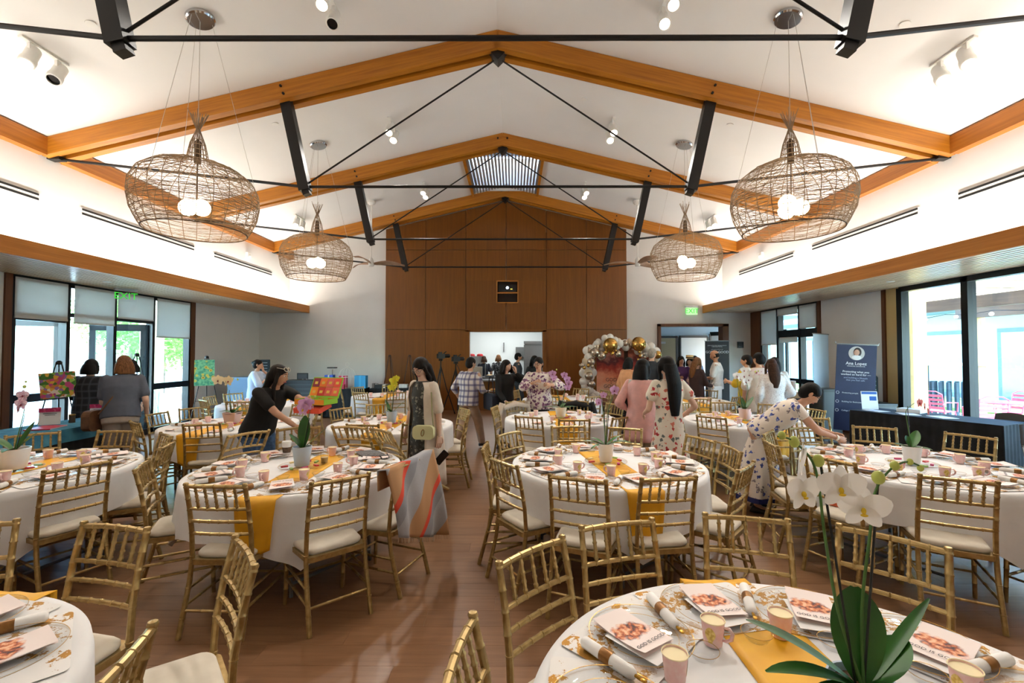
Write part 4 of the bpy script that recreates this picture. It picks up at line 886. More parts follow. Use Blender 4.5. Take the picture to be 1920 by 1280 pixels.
# --- hatch, kitchen and far people
J = person('man in a dark quilted vest at the serving counter', .12, 13.0, -80, 1.70, male=True, head=(10, 0), hands=dict(R=(.2, .25, 1.0)), skin='tan', hair=('short', 'black', .1), top=dict(kind='vest', mat=fabric('slate', (44, 52, 60)), sleeve=1.7, sr=1.5, loose=1.14), bottom=dict(kind='pants', mat=fabric('slate')), vox=.02)
J = person('woman with long black hair behind the patterned blouse, all in black', .52, 11.2, -150, 1.63, head=(10, 20), skin='light', hair=('long', 'black', .4), facey=False, top=dict(kind='jacket', mat=fabric('jet'), sleeve=1.8, loose=1.12), bottom=dict(kind='pants', mat=fabric('jet')), vox=.02)
J = person('helper with dark curly hair in navy, kitchen side near the urn', -.98, 15.35, 10, 1.60, head=(10, 0), skin='tan', hair=('bob', 'brown', .1), facey=False, top=dict(kind='tee_shirt', mat=fabric('navy'), sleeve=.7), bottom=dict(kind='pants', mat=fabric('navy')), vox=.02)
J = person('helper with a brown bob and black-white print top in the kitchen', -.50, 15.45, -6, 1.64, head=(10, 0), skin='tan', hair=('bob', 'chestnut', .12), facey=False, top=dict(kind='tee_shirt', mat=spots('mono_print', (40, 42, 46), [(210, 210, 210), (150, 156, 160)], 30, .4), sleeve=.7), bottom=dict(kind='pants', mat=fabric('navy')), vox=.02)
# --- pink cardigan and floral dress
J = person('woman in a long pink cardigan with wavy black hair, back turned', 1.62, 5.72, -28, 1.62, lean=2, head=(14, -25), hands=dict(R=(.13, .26, 1.0), L=(-.20, .10, .95)), skin='light', hair=('bob', 'black', .22), facey=False, top=dict(kind='blouse', mat=fabric('white', (232, 228, 224)), sleeve=.4), bottom=dict(kind='pants', mat=fabric('beige', (206, 192, 172)), w=1.5))
open_shell(J, 'cardigan', fabric('rose_knit', (232, 178, 172)), 1.62, .62, .22, gap=.9, sl=1.45, loose=1.14, sr=1.7)
M_flo = spots('rose_print', (238, 228, 212), [(206, 80, 70), (190, 56, 64), (120, 126, 120), (226, 134, 110)], 19, .44, dens=.5)
J = person('woman with waist-length black hair in a cream rose-print dress', 1.78, 5.22, 14, 1.655, lean=1, head=(8, 8), hands=dict(L=(-.16, .26, .99), R=(.24, .12, .95)), skin='light', hair=('long', 'black', .56), facey=False, top=dict(kind='dress_top', name='dress_bodice', mat=M_flo, sleeve=.45, sr=2.0, puff=True, loose=1.05), bottom=dict(kind='skirt', name='dress_skirt', mat=M_flo, hem=.16, flare=.27, folds=8))
J = person('woman in a peach top with dark hair beside the red backdrop', 2.42, 9.6, -60, 1.60, head=(16, 0), hands=dict(R=(.1, .3, 1.05)), skin='light', hair=('bob', 'black', .14), top=dict(kind='blouse', mat=fabric('peach', (232, 168, 120)), sleeve=1.6, loose=1.15, sr=1.8), bottom=dict(kind='pants', mat=fabric('jet')), vox=.02)
J = person('tall grey-haired man in glasses among the far guests', 3.10, 10.2, -50, 1.80, male=True, head=(8, 0), skin='light', hair=('short', 'grey', .1), top=dict(kind='shirt', mat=fabric('slate'), sleeve=1.5), bottom=dict(kind='pants', mat=fabric('slate')), vox=.02); glasses(J, M_black)
# --- group by the doorway
J = person('woman in a purple dress facing the hall from the doorway group', 4.18, 11.35, 170, 1.62, head=(16, 10), hands=dict(R=(.1, .3, 1.1), L=(-.12, .3, 1.05)), skin='warm', hair=('long', 'black', .3), top=dict(kind='blouse', mat=fabric('purple', (70, 34, 84)), sleeve=.6), bottom=dict(kind='skirt', mat=fabric('purple'), hem=.3), vox=.02)
J = person('woman in a dark brown jacket with wavy light-brown hair', 4.0, 9.95, -70, 1.60, head=(10, 0), hands=dict(R=(.12, .32, .98), L=(-.1, .36, 1.0)), skin='light', hair=('long', 'chestnut', .34), top=dict(kind='jacket', mat=fabric('chocolate', (58, 40, 40)), sleeve=1.8, sr=1.6, loose=1.18, hem=-.3), bottom=dict(kind='pants', mat=fabric('jet')), vox=.02)
pc = thing('tote_bag', 'white paper shopping bag held by the woman in the brown jacket', 'bag', toW(J, (.05, .46, .80)), R(-70)); MB().prism([(-.14, -.16), (.14, -.16), (.15, .17), (-.15, .17)], -.05, .05, lambda p: V((p.z, p.x, p.y))).build('body', M_paper, pc)
for s in (-1, 1): MB().tube([(s * .04, -.06, .17), (s * .04, -.03, .25), (s * .04, .03, .25), (s * .04, .06, .17)], .004, 5).build('handle', M_paper, pc)
J = person('bald man in a white tee seen from the side', 4.62, 10.35, 62, 1.76, male=True, head=(14, 0), hands=dict(R=(.1, .32, 1.12), L=(-.1, .34, 1.14)), skin='warm', hair=('bald', 'dark', .1), top=dict(kind='tee_shirt', mat=fabric('white'), sleeve=.75, sr=1.5, loose=1.1), bottom=dict(kind='pants', mat=fabric('jet')), vox=.02)
J = person('woman with a hair clip reaching her arm across the doorway group', 3.62, 10.6, -60, 1.58, head=(8, 0), hands=dict(L=(-.2, .42, 1.2)), skin='light', hair=('bun', 'brown', .1), top=dict(kind='tee_shirt', mat=fabric('maroon', (120, 44, 60)), sleeve=.5), bottom=dict(kind='pants', mat=fabric('jet')), vox=.02)
J = person('young guest in a pale blue top deep in the doorway group', 5.02, 12.6, 165, 1.62, head=(8, 0), skin='tan', hair=('short', 'black', .1), top=dict(kind='tee_shirt', mat=fabric('pale_blue', (150, 176, 214)), sleeve=.7), bottom=dict(kind='pants', mat=fabric('slate')), vox=.022)
J = person('guest in a straw hat and pink top deep in the doorway group', 4.62, 11.9, 150, 1.58, head=(8, 0), skin='tan', hair=('bob', 'black', .12), top=dict(kind='tee_shirt', mat=fabric('rosy', (214, 150, 156)), sleeve=.7), bottom=dict(kind='pants', mat=fabric('slate')), vox=.022)
ht = thing('straw_hat', 'flat straw boater on a guest in the doorway group', 'hat', toW(J, J['H']((0, .0, .095))), 0); MB().lathe([(.0, .085), (.09, .085), (.095, 0), (.18, -.008), (.18, -.002), (.0, .0)], n=24).build('hat', mat('straw', (226, 198, 140), .8), ht, True); MB().lathe([(.0965, .004), (.0945, .03)], n=24, cap=False).build('ribbon', M_black, ht)
J = person('person in a mustard yellow shirt, back turned', 4.58, 8.9, 36, 1.66, male=True, build=1.12, head=(6, 18), hands=dict(L=(-.22, .3, 1.15), R=(.28, .1, .86)), skin='tan', hair=('short', 'black', .1), facey=False, top=dict(kind='shirt', mat=fabric('mustard', (206, 166, 30)), sleeve=.95, sr=1.8, loose=1.2, hem=-.3), bottom=dict(kind='pants', mat=fabric('jet')))
J = person('man in a cream shirt with a floral yoke, back turned', 4.40, 8.15, -4, 1.70, male=True, build=1.1, head=(4, 20), skin='tan', hair=('short', 'black', .1), facey=False, top=dict(kind='shirt', mat=fabric('oat', (232, 220, 206)), sleeve=.95, sr=1.7, loose=1.2, hem=-.45), bottom=dict(kind='pants', mat=fabric('oat')))
yk = J['ring']; MB().loft([yk(.80, .1245, .087), yk(.9, .121, .074), yk(.99, .083, .058)], 24, cap=False).build('floral_yoke', spots('yoke_print', (222, 206, 200), [(150, 80, 90), (90, 90, 140), (200, 130, 130)], 22, .4), J['t'], 'all')
J = person('woman with long brown hair in a white lace dress, back turned', 4.33, 7.62, -8, 1.60, head=(6, -8), hands=dict(R=(.22, .18, .96)), skin='light', hair=('long', 'brown', .38), facey=False, top=dict(kind='dress_top', name='lace_bodice', mat=spots('lace', (238, 234, 232), [(206, 190, 186), (196, 184, 186)], 60, .4), sleeve=1.7, sr=2.2, loose=1.22), bottom=dict(kind='skirt', name='lace_skirt', mat=MATS['lace'], hem=.3, flare=.27, folds=11))
J = person('grey-haired woman behind the lace dress, near the side door', 4.85, 8.45, -20, 1.62, head=(6, 0), skin='light', hair=('long', 'dark', .24), facey=False, top=dict(kind='blouse', mat=fabric('white'), sleeve=1.4, loose=1.1), bottom=dict(kind='pants', mat=fabric('beige')), vox=.02)
J = person('short-haired guest half hidden by the side door people', 5.35, 9.8, 10, 1.66, head=(0, 0), skin='warm', hair=('short', 'black', .1), facey=False, top=dict(kind='shirt', mat=fabric('maroon'), sleeve=1), bottom=dict(kind='pants', mat=fabric('jet')), vox=.022)
# --- bending woman in blue floral dress
M_bf = spots('blue_floral', (236, 226, 214), [(66, 84, 168), (90, 110, 190), (150, 140, 140), (46, 60, 130)], 22, .44, dens=.48)
J = person('woman in glasses and a blue-floral dress bending over the pink-orchid table', 2.66, 4.98, -118, 1.60, lean=50, build=1.08, head=(46, 6), hands=dict(R=(.02, .72, .84), L=(-.12, .70, .86)), poles=dict(R=(.7, -.5, -.2), L=(-.7, -.5, -.2)), curl=.7, skin='tan', hair=('short', 'black', .1), top=dict(kind='dress_top', name='dress_bodice', mat=M_bf, sleeve=.3, sr=1.2, loose=1.06), bottom=dict(kind='skirt', name='dress_skirt', mat=M_bf, hem=.20, flare=.27, folds=8))
glasses(J, M_black); MB().loft([(V((0, 0, .20)), V((.28, 0, 0)), V((0, .255, 0))), (V((0, 0, .15)), V((.285, 0, 0)), V((0, .26, 0)))], 60, cap=False, ripple=lambda i, a: .07 * math.sin(8 * a + 1.6) + .03 * math.sin(17 * a) + .02 * math.sin(40 * a)).build('fringe_hem', mat('navy_fringe', (40, 48, 110), .9), J['t'])
MB().lathe([(.03, -.012), (.032, 0), (.03, .012)], J['wr']['R'] - (J['wr']['R'] - J['el']['R']).normalized() * .03, 14, (J['wr']['R'] - J['el']['R']).to_track_quat('Z', 'Y').to_matrix(), cap=False).build('bracelet', mat("pearl", (236, 226, 206), .3), J['t'])
M_ck = mat("check_black", (30, 30, 34), .9)
# --- stall visitors on the left
J = person('woman with a chestnut bob in grey tee and taupe trousers at the stall', -5.12, 5.95, 34, 1.68, lean=14, build=1.12, head=(30, 14), hands=dict(L=(-.14, .36, 1.05), R=(.25, .16, .88)), poles=dict(L=(-.25, -1, -.5), R=(.25, -1, -.3)), skin='light', hair=('bob', 'chestnut', .15), top=dict(kind='tee_shirt', mat=fabric('charcoal', (84, 90, 104)), sleeve=.72, sr=1.4, loose=1.1), bottom=dict(kind='pants', mat=fabric('taupe', (160, 150, 142)), w=1.35))
r_ = J['ring']; stp = [V(r_(1.0, .05, .0)[0]) + J['sx'] * .06 - J['sf'] * .06, V(r_(.75, 0, 0)[0]) - J['sf'] * .125 + J['sx'] * .02, V(r_(.4, 0, 0)[0]) - J['sf'] * .125 - J['sx'] * .09, V(r_(.05, 0, 0)[0]) - J['sf'] * .08 - J['sx'] * .21]
hb = thing('crossbody_bag', 'brown leather crossbody bag on the woman in the grey tee', 'handbag', toW(J, (-.26, .06, .84)), R(34 + 60)); MB().prism(rrect(.30, .26, .07), -.05, .05, lambda p: V((p.x, p.z, p.y))).build('body', noisy('brown_leather', (110, 74, 46), (90, 58, 36), 12, .5), hb)
MB().tube([Matrix.Rotation(R(-94), 3, 'Z') @ (toW(J, p) - hb.location) for p in stp], .009, 6).build('strap', MATS['brown_leather'], hb)
J = person('woman with a round black bob in a black checked jacket at the stall', -6.38, 6.85, 4, 1.60, head=(16, 0), build=1.12, hands=dict(R=(.18, .3, 1.05), L=(-.18, .3, 1.0)), skin='light', hair=('bob', 'black', .13), facey=False, top=dict(kind='jacket', mat=M_ck, sleeve=1.4, sr=1.9, loose=1.2, hem=-.2), bottom=dict(kind='pants', mat=fabric('jet')))
plaid(M_ck, [(24, 24, 28), (44, 46, 52), (70, 72, 80)])
J = person('stallholder half hidden behind the grey-tee woman', -6.62, 7.9, 175, 1.58, head=(8, 0), skin='light', hair=('bob', 'black', .12), top=dict(kind='jacket', mat=fabric('slate'), sleeve=1.6), bottom=dict(kind='pants', mat=fabric('jet')), vox=.022)
J = person('woman in a pale blue dress standing with hand to chin by the far corner', -5.42, 9.55, -74, 1.56, lean=3, build=1.1, head=(6, 0), hands=dict(L=(-.03, .15, 1.33), R=(.06, .2, 1.12)), poles=dict(L=(-.4, .7, -.6), R=(.6, .3, -.8)), handdir=dict(L=(0, -.1, 1)), curl=.9, skin='tan', hair=('bun', 'black', .1), top=dict(kind='dress_top', name='dress_bodice', mat=fabric('sky_stripe', (190, 207, 234), .85, (200, 214, 238), 60), sleeve=.9, sr=2.0, loose=1.14), bottom=dict(kind='skirt', name='dress_skirt', mat=fabric('sky_stripe'), hem=.35, flare=.26, folds=10))
# ================================================================== TABLES AND CHAIRS
TR, TH = .80, .76
def hash_(s): return sum(ord(c) * (i + 3) for i, c in enumerate(s)) * 7
# ---- gold chair, local +Y is the way the sitter faces
def bumps(pts, r, nodes, amp=1.32, n=8, mb=None, w_=.0045):
    amp = 1 + (amp - 1) * .72
    """tube along pts with bamboo rings at the fractions in nodes"""
    pts = [V(p) for p in pts]; seg = [0]
    for a, b in zip(pts, pts[1:]): seg.append(seg[-1] + (b - a).length)
    T = seg[-1]; r0, r1 = r if isinstance(r, tuple) else (r, r)
    def at(d):
        for i in range(len(seg) - 1):
            if d <= seg[i + 1] + 1e-9: return pts[i].lerp(pts[i + 1], (d - seg[i]) / max(1e-9, seg[i + 1] - seg[i]))
        return pts[-1]
    st = {0.0: 1, T: 1}
    for s in seg: st.setdefault(s, 1)
    for f in nodes:
        c = f * T; st[max(0, c - w_)] = 1; st[max(0, c - w_ * .45)] = amp; st[min(T, c + w_ * .45)] = amp; st[min(T, c + w_)] = 1
    ds = sorted(st); (mb or MB())
    return mb.tube([at(d) for d in ds], [(r0 + (r1 - r0) * d / T) * st[d] for d in ds], n)
def post_pts(s): return [(s * .192, -.285, 0), (s * .188, -.205, .30), (s * .187, -.185, .44), (s * .186, -.195, .60), (s * .184, -.222, .76), (s * .182, -.258, .905)]
def back_y(z): return -.195 + (-.222 + .195) * (z - .6) / .16 if z < .76 else -.222 - .036 * (z - .76) / .145
CH = {}
for s in (-1, 1):
    m = bumps(post_pts(s), (.0155, .0135), (.12, .3, .5, .66, .735, .82, .9, .985), 1.22, 8, MB()); m.lathe([(.015, 0), (.0165, .006), (.013, .014), (.0, .017)], (s * .182, -.258, .903), 8); CH['post%d' % s] = m.mesh('back_post', M_gold, True)
    CH['leg%d' % s] = bumps([(s * .197, .205, 0), (s * .192, .192, .42)], (.013, .0165), (.25, .55, .85), 1.18, 8, MB()).mesh('leg', M_gold, True)
    for k, z in enumerate((.17, .26)):
        CH['side%d%d' % (s, k)] = bumps([(s * .195, -.235 if k == 0 else -.215, z), (s * .195, .2, z + .01)], .009, (.3, .6), 1.3, 6, MB()).mesh('stretcher', M_gold, True)
def rail(z, r, nodes, top=False):
    y = back_y(z); p = []
    for i in range(9):
        u = i / 8 * 2 - 1; p.append((u * .183, y - .013 * (1 - u * u), z + (.004 * (1 - u * u) if top else 0)))
    return bumps(p, r, nodes, 1.3, 8, MB())
CH['top'] = rail(.895, .0125, (.16, .33, .5, .67, .84), True).mesh('top_rail', M_gold, True)
for k, z in enumerate((.752, .672, .592)): CH['rail%d' % k] = rail(z, .0105, (.16, .33, .5, .67, .84)).mesh('back_rail', M_gold, True)
for k in range(5):
    u = (k - 2) * .33; x = u * .183
    CH['spin%d' % k] = bumps([(x, back_y(.76) - .013 * (1 - u * u), .752), (x, back_y(.825) - .013 * (1 - u * u), .825), (x, back_y(.9) - .013 * (1 - u * u), .895)], (.0085, .0075), (.14, .36, .58, .82), 1.45, 6, MB(), .006).mesh('spindle', M_gold, True)
trap = lambda w0, w1, y0, y1, r: [p for p in (arc(r, 0, PI / 2, 4, (w1 / 2 - r, y1 - r)) + arc(r, PI / 2, PI, 4, (-w1 / 2 + r, y1 - r)) + arc(r, PI, 1.5 * PI, 4, (-w0 / 2 + r, y0 + r)) + arc(r, 1.5 * PI, 2 * PI, 4, (w0 / 2 - r, y0 + r)))]
CH['frame'] = MB().prism(trap(.375, .42, -.21, .215, .03), .405, .437).mesh('seat_frame', M_gold)
def cushion_mesh():
    m = MB(); base = trap(.362, .415, -.185, .212, .06); k = len(base); rings = ((.96, .437), (1.0, .446), (1.0, .462), (.95, .474), (.8, .481), (.4, .485))
    vs = [(x * f, (y - .015) * f + .015, z) for f, z in rings for x, y in base]; fs = []
    for i in range(len(rings) - 1):
        for j in range(k): fs.append((i * k + j, i * k + (j + 1) % k, (i + 1) * k + (j + 1) % k, (i + 1) * k + j))
    fs.append(tuple((len(rings) - 1) * k + j for j in range(k))); m.add(vs, fs); return m.mesh('cushion', M_cush, 'all')
CH['cush'] = cushion_mesh()
for k, z in enumerate((.18, .27)): CH['front%d' % k] = bumps([(-.195, .2, z), (.195, .2, z)], .009, (.3, .5, .7), 1.3, 6, MB()).mesh('stretcher', M_gold, True)
CH['rear'] = bumps([(-.19, -.245, .15), (.19, -.245, .15)], .009, (.3, .5, .7), 1.3, 6, MB()).mesh('stretcher', M_gold, True)
ORDER = [('post-1', 'back_post'), ('post1', 'back_post'), ('leg-1', 'leg'), ('leg1', 'leg'), ('top', 'top_rail'), ('rail0', 'back_rail'), ('rail1', 'back_rail'), ('rail2', 'back_rail')] + [('spin%d' % k, 'spindle') for k in range(5)] + [('frame', 'seat_frame'), ('cush', 'cushion'), ('side-10', 'stretcher'), ('side-11', 'stretcher'), ('side10', 'stretcher'), ('side11', 'stretcher'), ('front0', 'stretcher'), ('front1', 'stretcher'), ('rear', 'stretcher')]
# far chairs: the same chair as frame, back and cushion only
def joined(keys, name, m):
    bm = bmesh.new()
    for k in keys: bm.from_mesh(CH[k])
    me = bpy.data.meshes.new(name); bm.to_mesh(me); bm.free(); me.materials.append(m); return me
FARB = joined(['post-1', 'post1', 'top', 'rail0', 'rail1', 'rail2'] + ['spin%d' % k for k in range(5)], 'backrest', M_gold); FARF = joined(['leg-1', 'leg1', 'frame', 'side-10', 'side-11', 'side10', 'side11', 'front0', 'front1', 'rear'], 'seat_frame', M_gold)
NCHAIR = [0]
def chair(label, x, y, rz, group, far=False, tilt=0):
    NCHAIR[0] += 1
    t = thing('banquet_chair', label, 'chair', (x, y, 0), rz, group)
    if tilt:                                  # tipped forward on its front legs until the back rests on the table edge
        rot = Matrix.Rotation(rz, 4, 'Z') @ Matrix.Translation((0, .2, 0)) @ Matrix.Rotation(-tilt, 4, 'X') @ Matrix.Translation((0, -.2, 0))
        mw = Matrix.Translation((x, y, .006)) @ rot; t.location = mw.to_translation(); t.rotation_euler = mw.to_euler()
    if far:
        link('backrest', FARB, t); link('seat_frame', FARF, t); link('cushion', CH['cush'], t)
    else:
        for k, n in ORDER: link(n, CH[k], t)
    return t
CLOCK = ['three', 'two', 'one', 'twelve', 'eleven', 'ten', 'nine', 'eight', 'seven', 'six', 'five', 'four']
SIDE = {'three': 'right', 'two': 'right', 'one': 'far right', 'twelve': 'far', 'eleven': 'far left', 'ten': 'left', 'nine': 'left', 'eight': 'left', 'seven': 'near left', 'six': 'near', 'five': 'near right', 'four': 'right'}
def clock(ang, used):
    k = round(ang / 30) % 12
    for d in (0, 1, -1, 2, -2, 3, -3, 4, -4, 5, -5, 6):
        c = CLOCK[(k + d) % 12]
        if c not in used: used.add(c); return c
    return CLOCK[k]
# ---- tables: name, centre, runner angle, chairs (angle, distance of the back), tipped chairs
TAB = dict(
 A=('nearest white-orchid table', (.83, 1.10), 90, [(135, 1.07), (109, 1.10), (75, 1.16), (49, 1.2), (173, .98)], []),
 B=('lilac-orchid table in the middle', (.80, 3.92), 90, [(-111, 1.08), (-78, 1.02), (-147, 1.04), (-178, 1.04), (143, 1.05), (102, 1.06), (69, 1.0), (21, 1.02), (-6, 1.03), (-39, 1.09)], []),
 C=('grey-shawl orchid table', (-1.75, 3.75), 90, [(-150, 1.02), (-93, .99), (-53, 1.07), (-20, 1.07)], [150, 116, 78, 45]),
 D=('speckled-orchid table', (-3.98, 3.64), 90, [(-24, 1.0), (130, 1.12), (95, 1.02), (18, 1.03), (53, 1.0), (-60, 1.05)], []),
 E=('cropped near-corner table', (-2.0, 1.0), 90, [(82, 1.12), (43, 1.25), (9, 1.0), (116, 1.22)], []),
 F=('pink-orchid table', (3.36, 3.86), 90, [(-120, 1.1), (-158, 1.06), (170, 1.1), (138, 1.08), (105, 1.06), (65, 1.17), (29, 1.2), (-72, 1.12)], []),
 G=('cream-orchid table', (-3.71, 6.03), 90, [(-76, .96), (148, 1.1), (-128, 1.02), (180, 1.0), (105, 1.04), (62, 1.04), (18, 1.04)], []),
 H=('yellow-orchid table', (-1.61, 6.05), 90, [(-93, .98), (-58, 1.0), (150, 1.0), (114, 1.14), (78, 1.06), (28, 1.03), (-5, 1.03)], []),
 I=('violet-orchid table', (.69, 6.60), 90, [(-87, 1.14), (-54, 1.15), (-120, 1.02), (172, .98), (126, 1.12), (70, 1.05), (30, 1.04), (-12, 1.04)], []),
 J=('tall white-orchid table', (3.22, 6.36), 90, [(-139, 1.0), (-178, 1.0), (81, 1.03), (42, 1.05), (-98, 1.0), (112, 1.05), (5, 1.05)], []),
 K=('far doorway table', (3.45, 9.1), 90, [(-100, 1.12), (41, 1.0), (-140, 1.02), (176, 1.02), (-50, 1.02), (80, 1.02), (125, 1.02)], []),
 L=('far balloon-arch table', (1.0, 9.35), 90, [(-65, 1.1), (-110, 1.02), (160, 1.02), (20, 1.02), (-20, 1.02), (60, 1.02), (105, 1.02)], []),
 M=('far gift-stand table', (-2.75, 10.15), 90, [(-110, .98), (-66, .98), (-155, 1.02), (150, 1.02), (105, 1.02), (65, 1.02), (20, 1.02), (-20, 1.02)], []),
 N=('far easel table', (-4.6, 8.5), 90, [(-170, .98), (153, 1.03), (-85, 1.05), (100, 1.02), (-130, 1.02), (20, 1.02)], []),
)
FARSET = 'KLMN'
# tablecloth: a square cloth over a round top, so the hem dips at four corners
def cloth_mesh(seed, half=1.13):
    rn = random.Random(seed); ph = [rn.uniform(0, 6.28) for _ in range(5)]; nA = 144
    m = MB(); rows = [('t', .35), ('t', .75), ('t', .97), ('e', 0)] + [('d', k / 9) for k in range(1, 10)]
    vs = [(0, 0, TH + .004)]
    for kind, t in rows:
        for j in range(nA):
            a = 2 * PI * j / nA; L_ = half / max(abs(math.cos(a)), abs(math.sin(a))) - TR; L_ = .29 + max(0, L_ - .33) * .40
            corner = max(0, min(1, (L_ - .33) / .4))
            if kind == 't': r, z = TR * t, TH + .004
            elif kind == 'e': r, z = TR + .004, TH - .001
            else:
                d = L_ * t; fold = .5 * math.sin(11 * a + ph[0]) + .35 * math.sin(19 * a + ph[1]) + .3 * math.sin(29 * a + ph[2])
                r = TR + .010 + (.012 + .035 * corner) * t * (1 + fold) + .022 * math.sin(4 * a * 2 + ph[3]) * corner * t; z = TH - .004 - d
            vs.append((r * math.cos(a), r * math.sin(a), z))
    fs = [(0, 1 + j, 1 + (j + 1) % nA) for j in range(nA)]
    for i in range(len(rows) - 1):
        for j in range(nA): fs.append((1 + i * nA + j, 1 + i * nA + (j + 1) % nA, 1 + (i + 1) * nA + (j + 1) % nA, 1 + (i + 1) * nA + j))
    m.add(vs, fs); return m.mesh('tablecloth', M_cloth, 'all')
CLOTH = [cloth_mesh(k) for k in range(3)]
def runner_mesh(w_=.27, drop=.36):
    m = MB(); nu, nv = 64, 8
    def fn(u, v_):
        b = (v_ - .5) * w_; e = math.sqrt(TR * TR - b * b) + .012; tot = e + drop * (1 - .12 * abs(b) / (w_ / 2)); s = (u * 2 - 1) * tot; a = abs(s); sg = 1 if s > 0 else -1
        if a <= e: return V((s, b, TH + .0075))
        d = a - e; return V((sg * (e + .022 + .02 * min(1, d * 6) + .012 * math.cos(b * 30) * min(1, d * 5)), b * (1 - .25 * d / drop), TH + .006 - d))
    m.grid(fn, nu, nv); return m.mesh('table_runner', M_runner, 'all')
RUN = runner_mesh()
top_me = MB().lathe([(.0, TH - .03), (TR - .01, TH - .03), (TR, TH - .02), (TR, TH - .004), (.0, TH - .002)], n=48).mesh('tabletop', mat('table_laminate', (176, 172, 166), .6))
def leg_mesh(s):
    m = MB()
    for y in (-.34, .34): m.tube([(s * .40, y, TH - .03), (s * .46, y, .03), (s * .46, y, 0)], .014, 6)
    m.tube([(s * .46, -.34, .09), (s * .46, .34, .09)], .012, 6); m.tube([(s * .42, 0, .5), (0, 0, TH - .04)], .010, 6); return m.mesh('leg_frame', mat('table_leg_grey', (110, 112, 114), .5, .4))
LEGM = [leg_mesh(-1), leg_mesh(1)]
for key, (nm, (cx, cy), ra, chs, tips) in TAB.items():
    t = thing('round_table', f'round folding table under the white cloth, {nm}', 'table', (cx, cy, 0), R(hash_(key) % 180), 'round banquet tables'); link('tabletop', top_me, t)
    for q in LEGM: link('leg_frame', q, t)
    c = link('tablecloth', CLOTH['ABCDEFGHIJKLMN'.index(key) % 3], None, (cx, cy, 0), (0, 0, R(hash_(key + 'q') % 90))); tag(c, f'white cloth draped over the {nm}', 'tablecloth', 'white tablecloths')
    RDX = dict(C=.10, E=.06).get(key, 0)
    if key == 'F': r_ = None
    else: r_ = link('table_runner', RUN, None, (cx + RDX, cy, 0), (0, 0, R(ra + (7 if key == 'B' else 0)))); tag(r_, f'mustard satin runner across the {nm}', 'table runner', 'mustard table runners')
    if r_: md = r_.modifiers.new('solid', 'SOLIDIFY'); md.thickness = .002
    used = set(); far = key in FARSET
    for (a, rb) in chs:
        ck = clock(a, used); d = rb - .258; ca, sa = math.cos(R(a)), math.sin(R(a)); jit = random.uniform(-5, 5)
        chair(f'gold chair with ivory cushion, {SIDE[ck]} side at {ck} o\'clock, {nm}', cx + ca * d, cy + sa * d, R(a + 90 + jit), f'chairs at the {nm}', far)
    for a in tips:
        ck = clock(a, used); ca, sa = math.cos(R(a)), math.sin(R(a)); d = TR + .42
        chair(f'gold chair tipped against the table edge at {ck} o\'clock, {nm}', cx + ca * d, cy + sa * d, R(a + 90), f'chairs at the {nm}', False, R(44))
chair('gold chair standing apart behind the pink-orchid table', 3.62, 5.35, R(170), 'chairs at the pink-orchid table')
# ================================================================== PLACE SETTINGS AND ORCHIDS
ZT = TH + .0045
M_paper = mat('white_paper', (240, 238, 236), .8)
# booklet cover: pale pink print with a burnt-orange picture
M_cover = mat('booklet_cover', (240, 222, 214), .6)
c_ = coords(M_cover); sp = N(M_cover, 'ShaderNodeSeparateXYZ'); L(M_cover, c_, sp.inputs[0])
nz = N(M_cover, 'ShaderNodeTexNoise', Scale=26.0, Detail=5.0); L(M_cover, c_, nz.inputs['Vector'])
dx = math_(M_cover, 'MULTIPLY', sp.outputs[0], 13.5); dy = math_(M_cover, 'MULTIPLY', math_(M_cover, 'ADD', sp.outputs[1], .004), 22.0)
rr = math_(M_cover, 'SQRT', math_(M_cover, 'ADD', math_(M_cover, 'MULTIPLY', dx, dx), math_(M_cover, 'MULTIPLY', dy, dy)))
msk = math_(M_cover, 'SUBTRACT', math_(M_cover, 'ADD', 1.05, math_(M_cover, 'MULTIPLY', math_(M_cover, 'SUBTRACT', nz.outputs[0], .5), 1.6)), rr)
nz2 = N(M_cover, 'ShaderNodeTexNoise', Scale=60.0, Detail=3.0); L(M_cover, c_, nz2.inputs['Vector'])
pic = ramp(M_cover, nz2.outputs[0], [(.36, (60, 26, 22)), (.46, (160, 70, 36)), (.54, (214, 118, 62)), (.66, (240, 190, 150))])
fac = ramp(M_cover, msk, [(.05, (0, 0, 0)), (.35, (255, 255, 255))])
L(M_cover, mixc(M_cover, fac, (243, 228, 222), pic), bsdf(M_cover).inputs['Base Color'])
# placemat with gold foil scatter
M_mat = mat('foil_placemat', (238, 235, 230), .6); c_ = coords(M_mat)
n1 = N(M_mat, 'ShaderNodeTexNoise', Scale=22.0, Detail=7.0, Roughness=.7); L(M_mat, c_, n1.inputs['Vector']); n2 = N(M_mat, 'ShaderNodeTexNoise', Scale=7.0, Detail=2.0); L(M_mat, c_, n2.inputs['Vector'])
gm = math_(M_mat, 'GREATER_THAN', math_(M_mat, 'MULTIPLY', n1.outputs[0], n2.outputs[0]), .283)
L(M_mat, mixc(M_mat, gm, (238, 235, 231), (176, 128, 52)), bsdf(M_mat).inputs['Base Color']); L(M_mat, math_(M_mat, 'MULTIPLY', gm, .7), bsdf(M_mat).inputs['Metallic'])
M_goldfoil = mat('gold_foil', (190, 146, 62), .3, .9); M_band = noisy('bronze_band', (128, 86, 40), (150, 106, 54), 30, .35, metal=.6)
M_napkin = mat('napkin_white', (244, 242, 238), .85); M_cream = mat('cup_cream', (246, 230, 186), .7); M_pinkc = noisy('cup_pink', (241, 194, 188), (245, 210, 203), 40, .6)
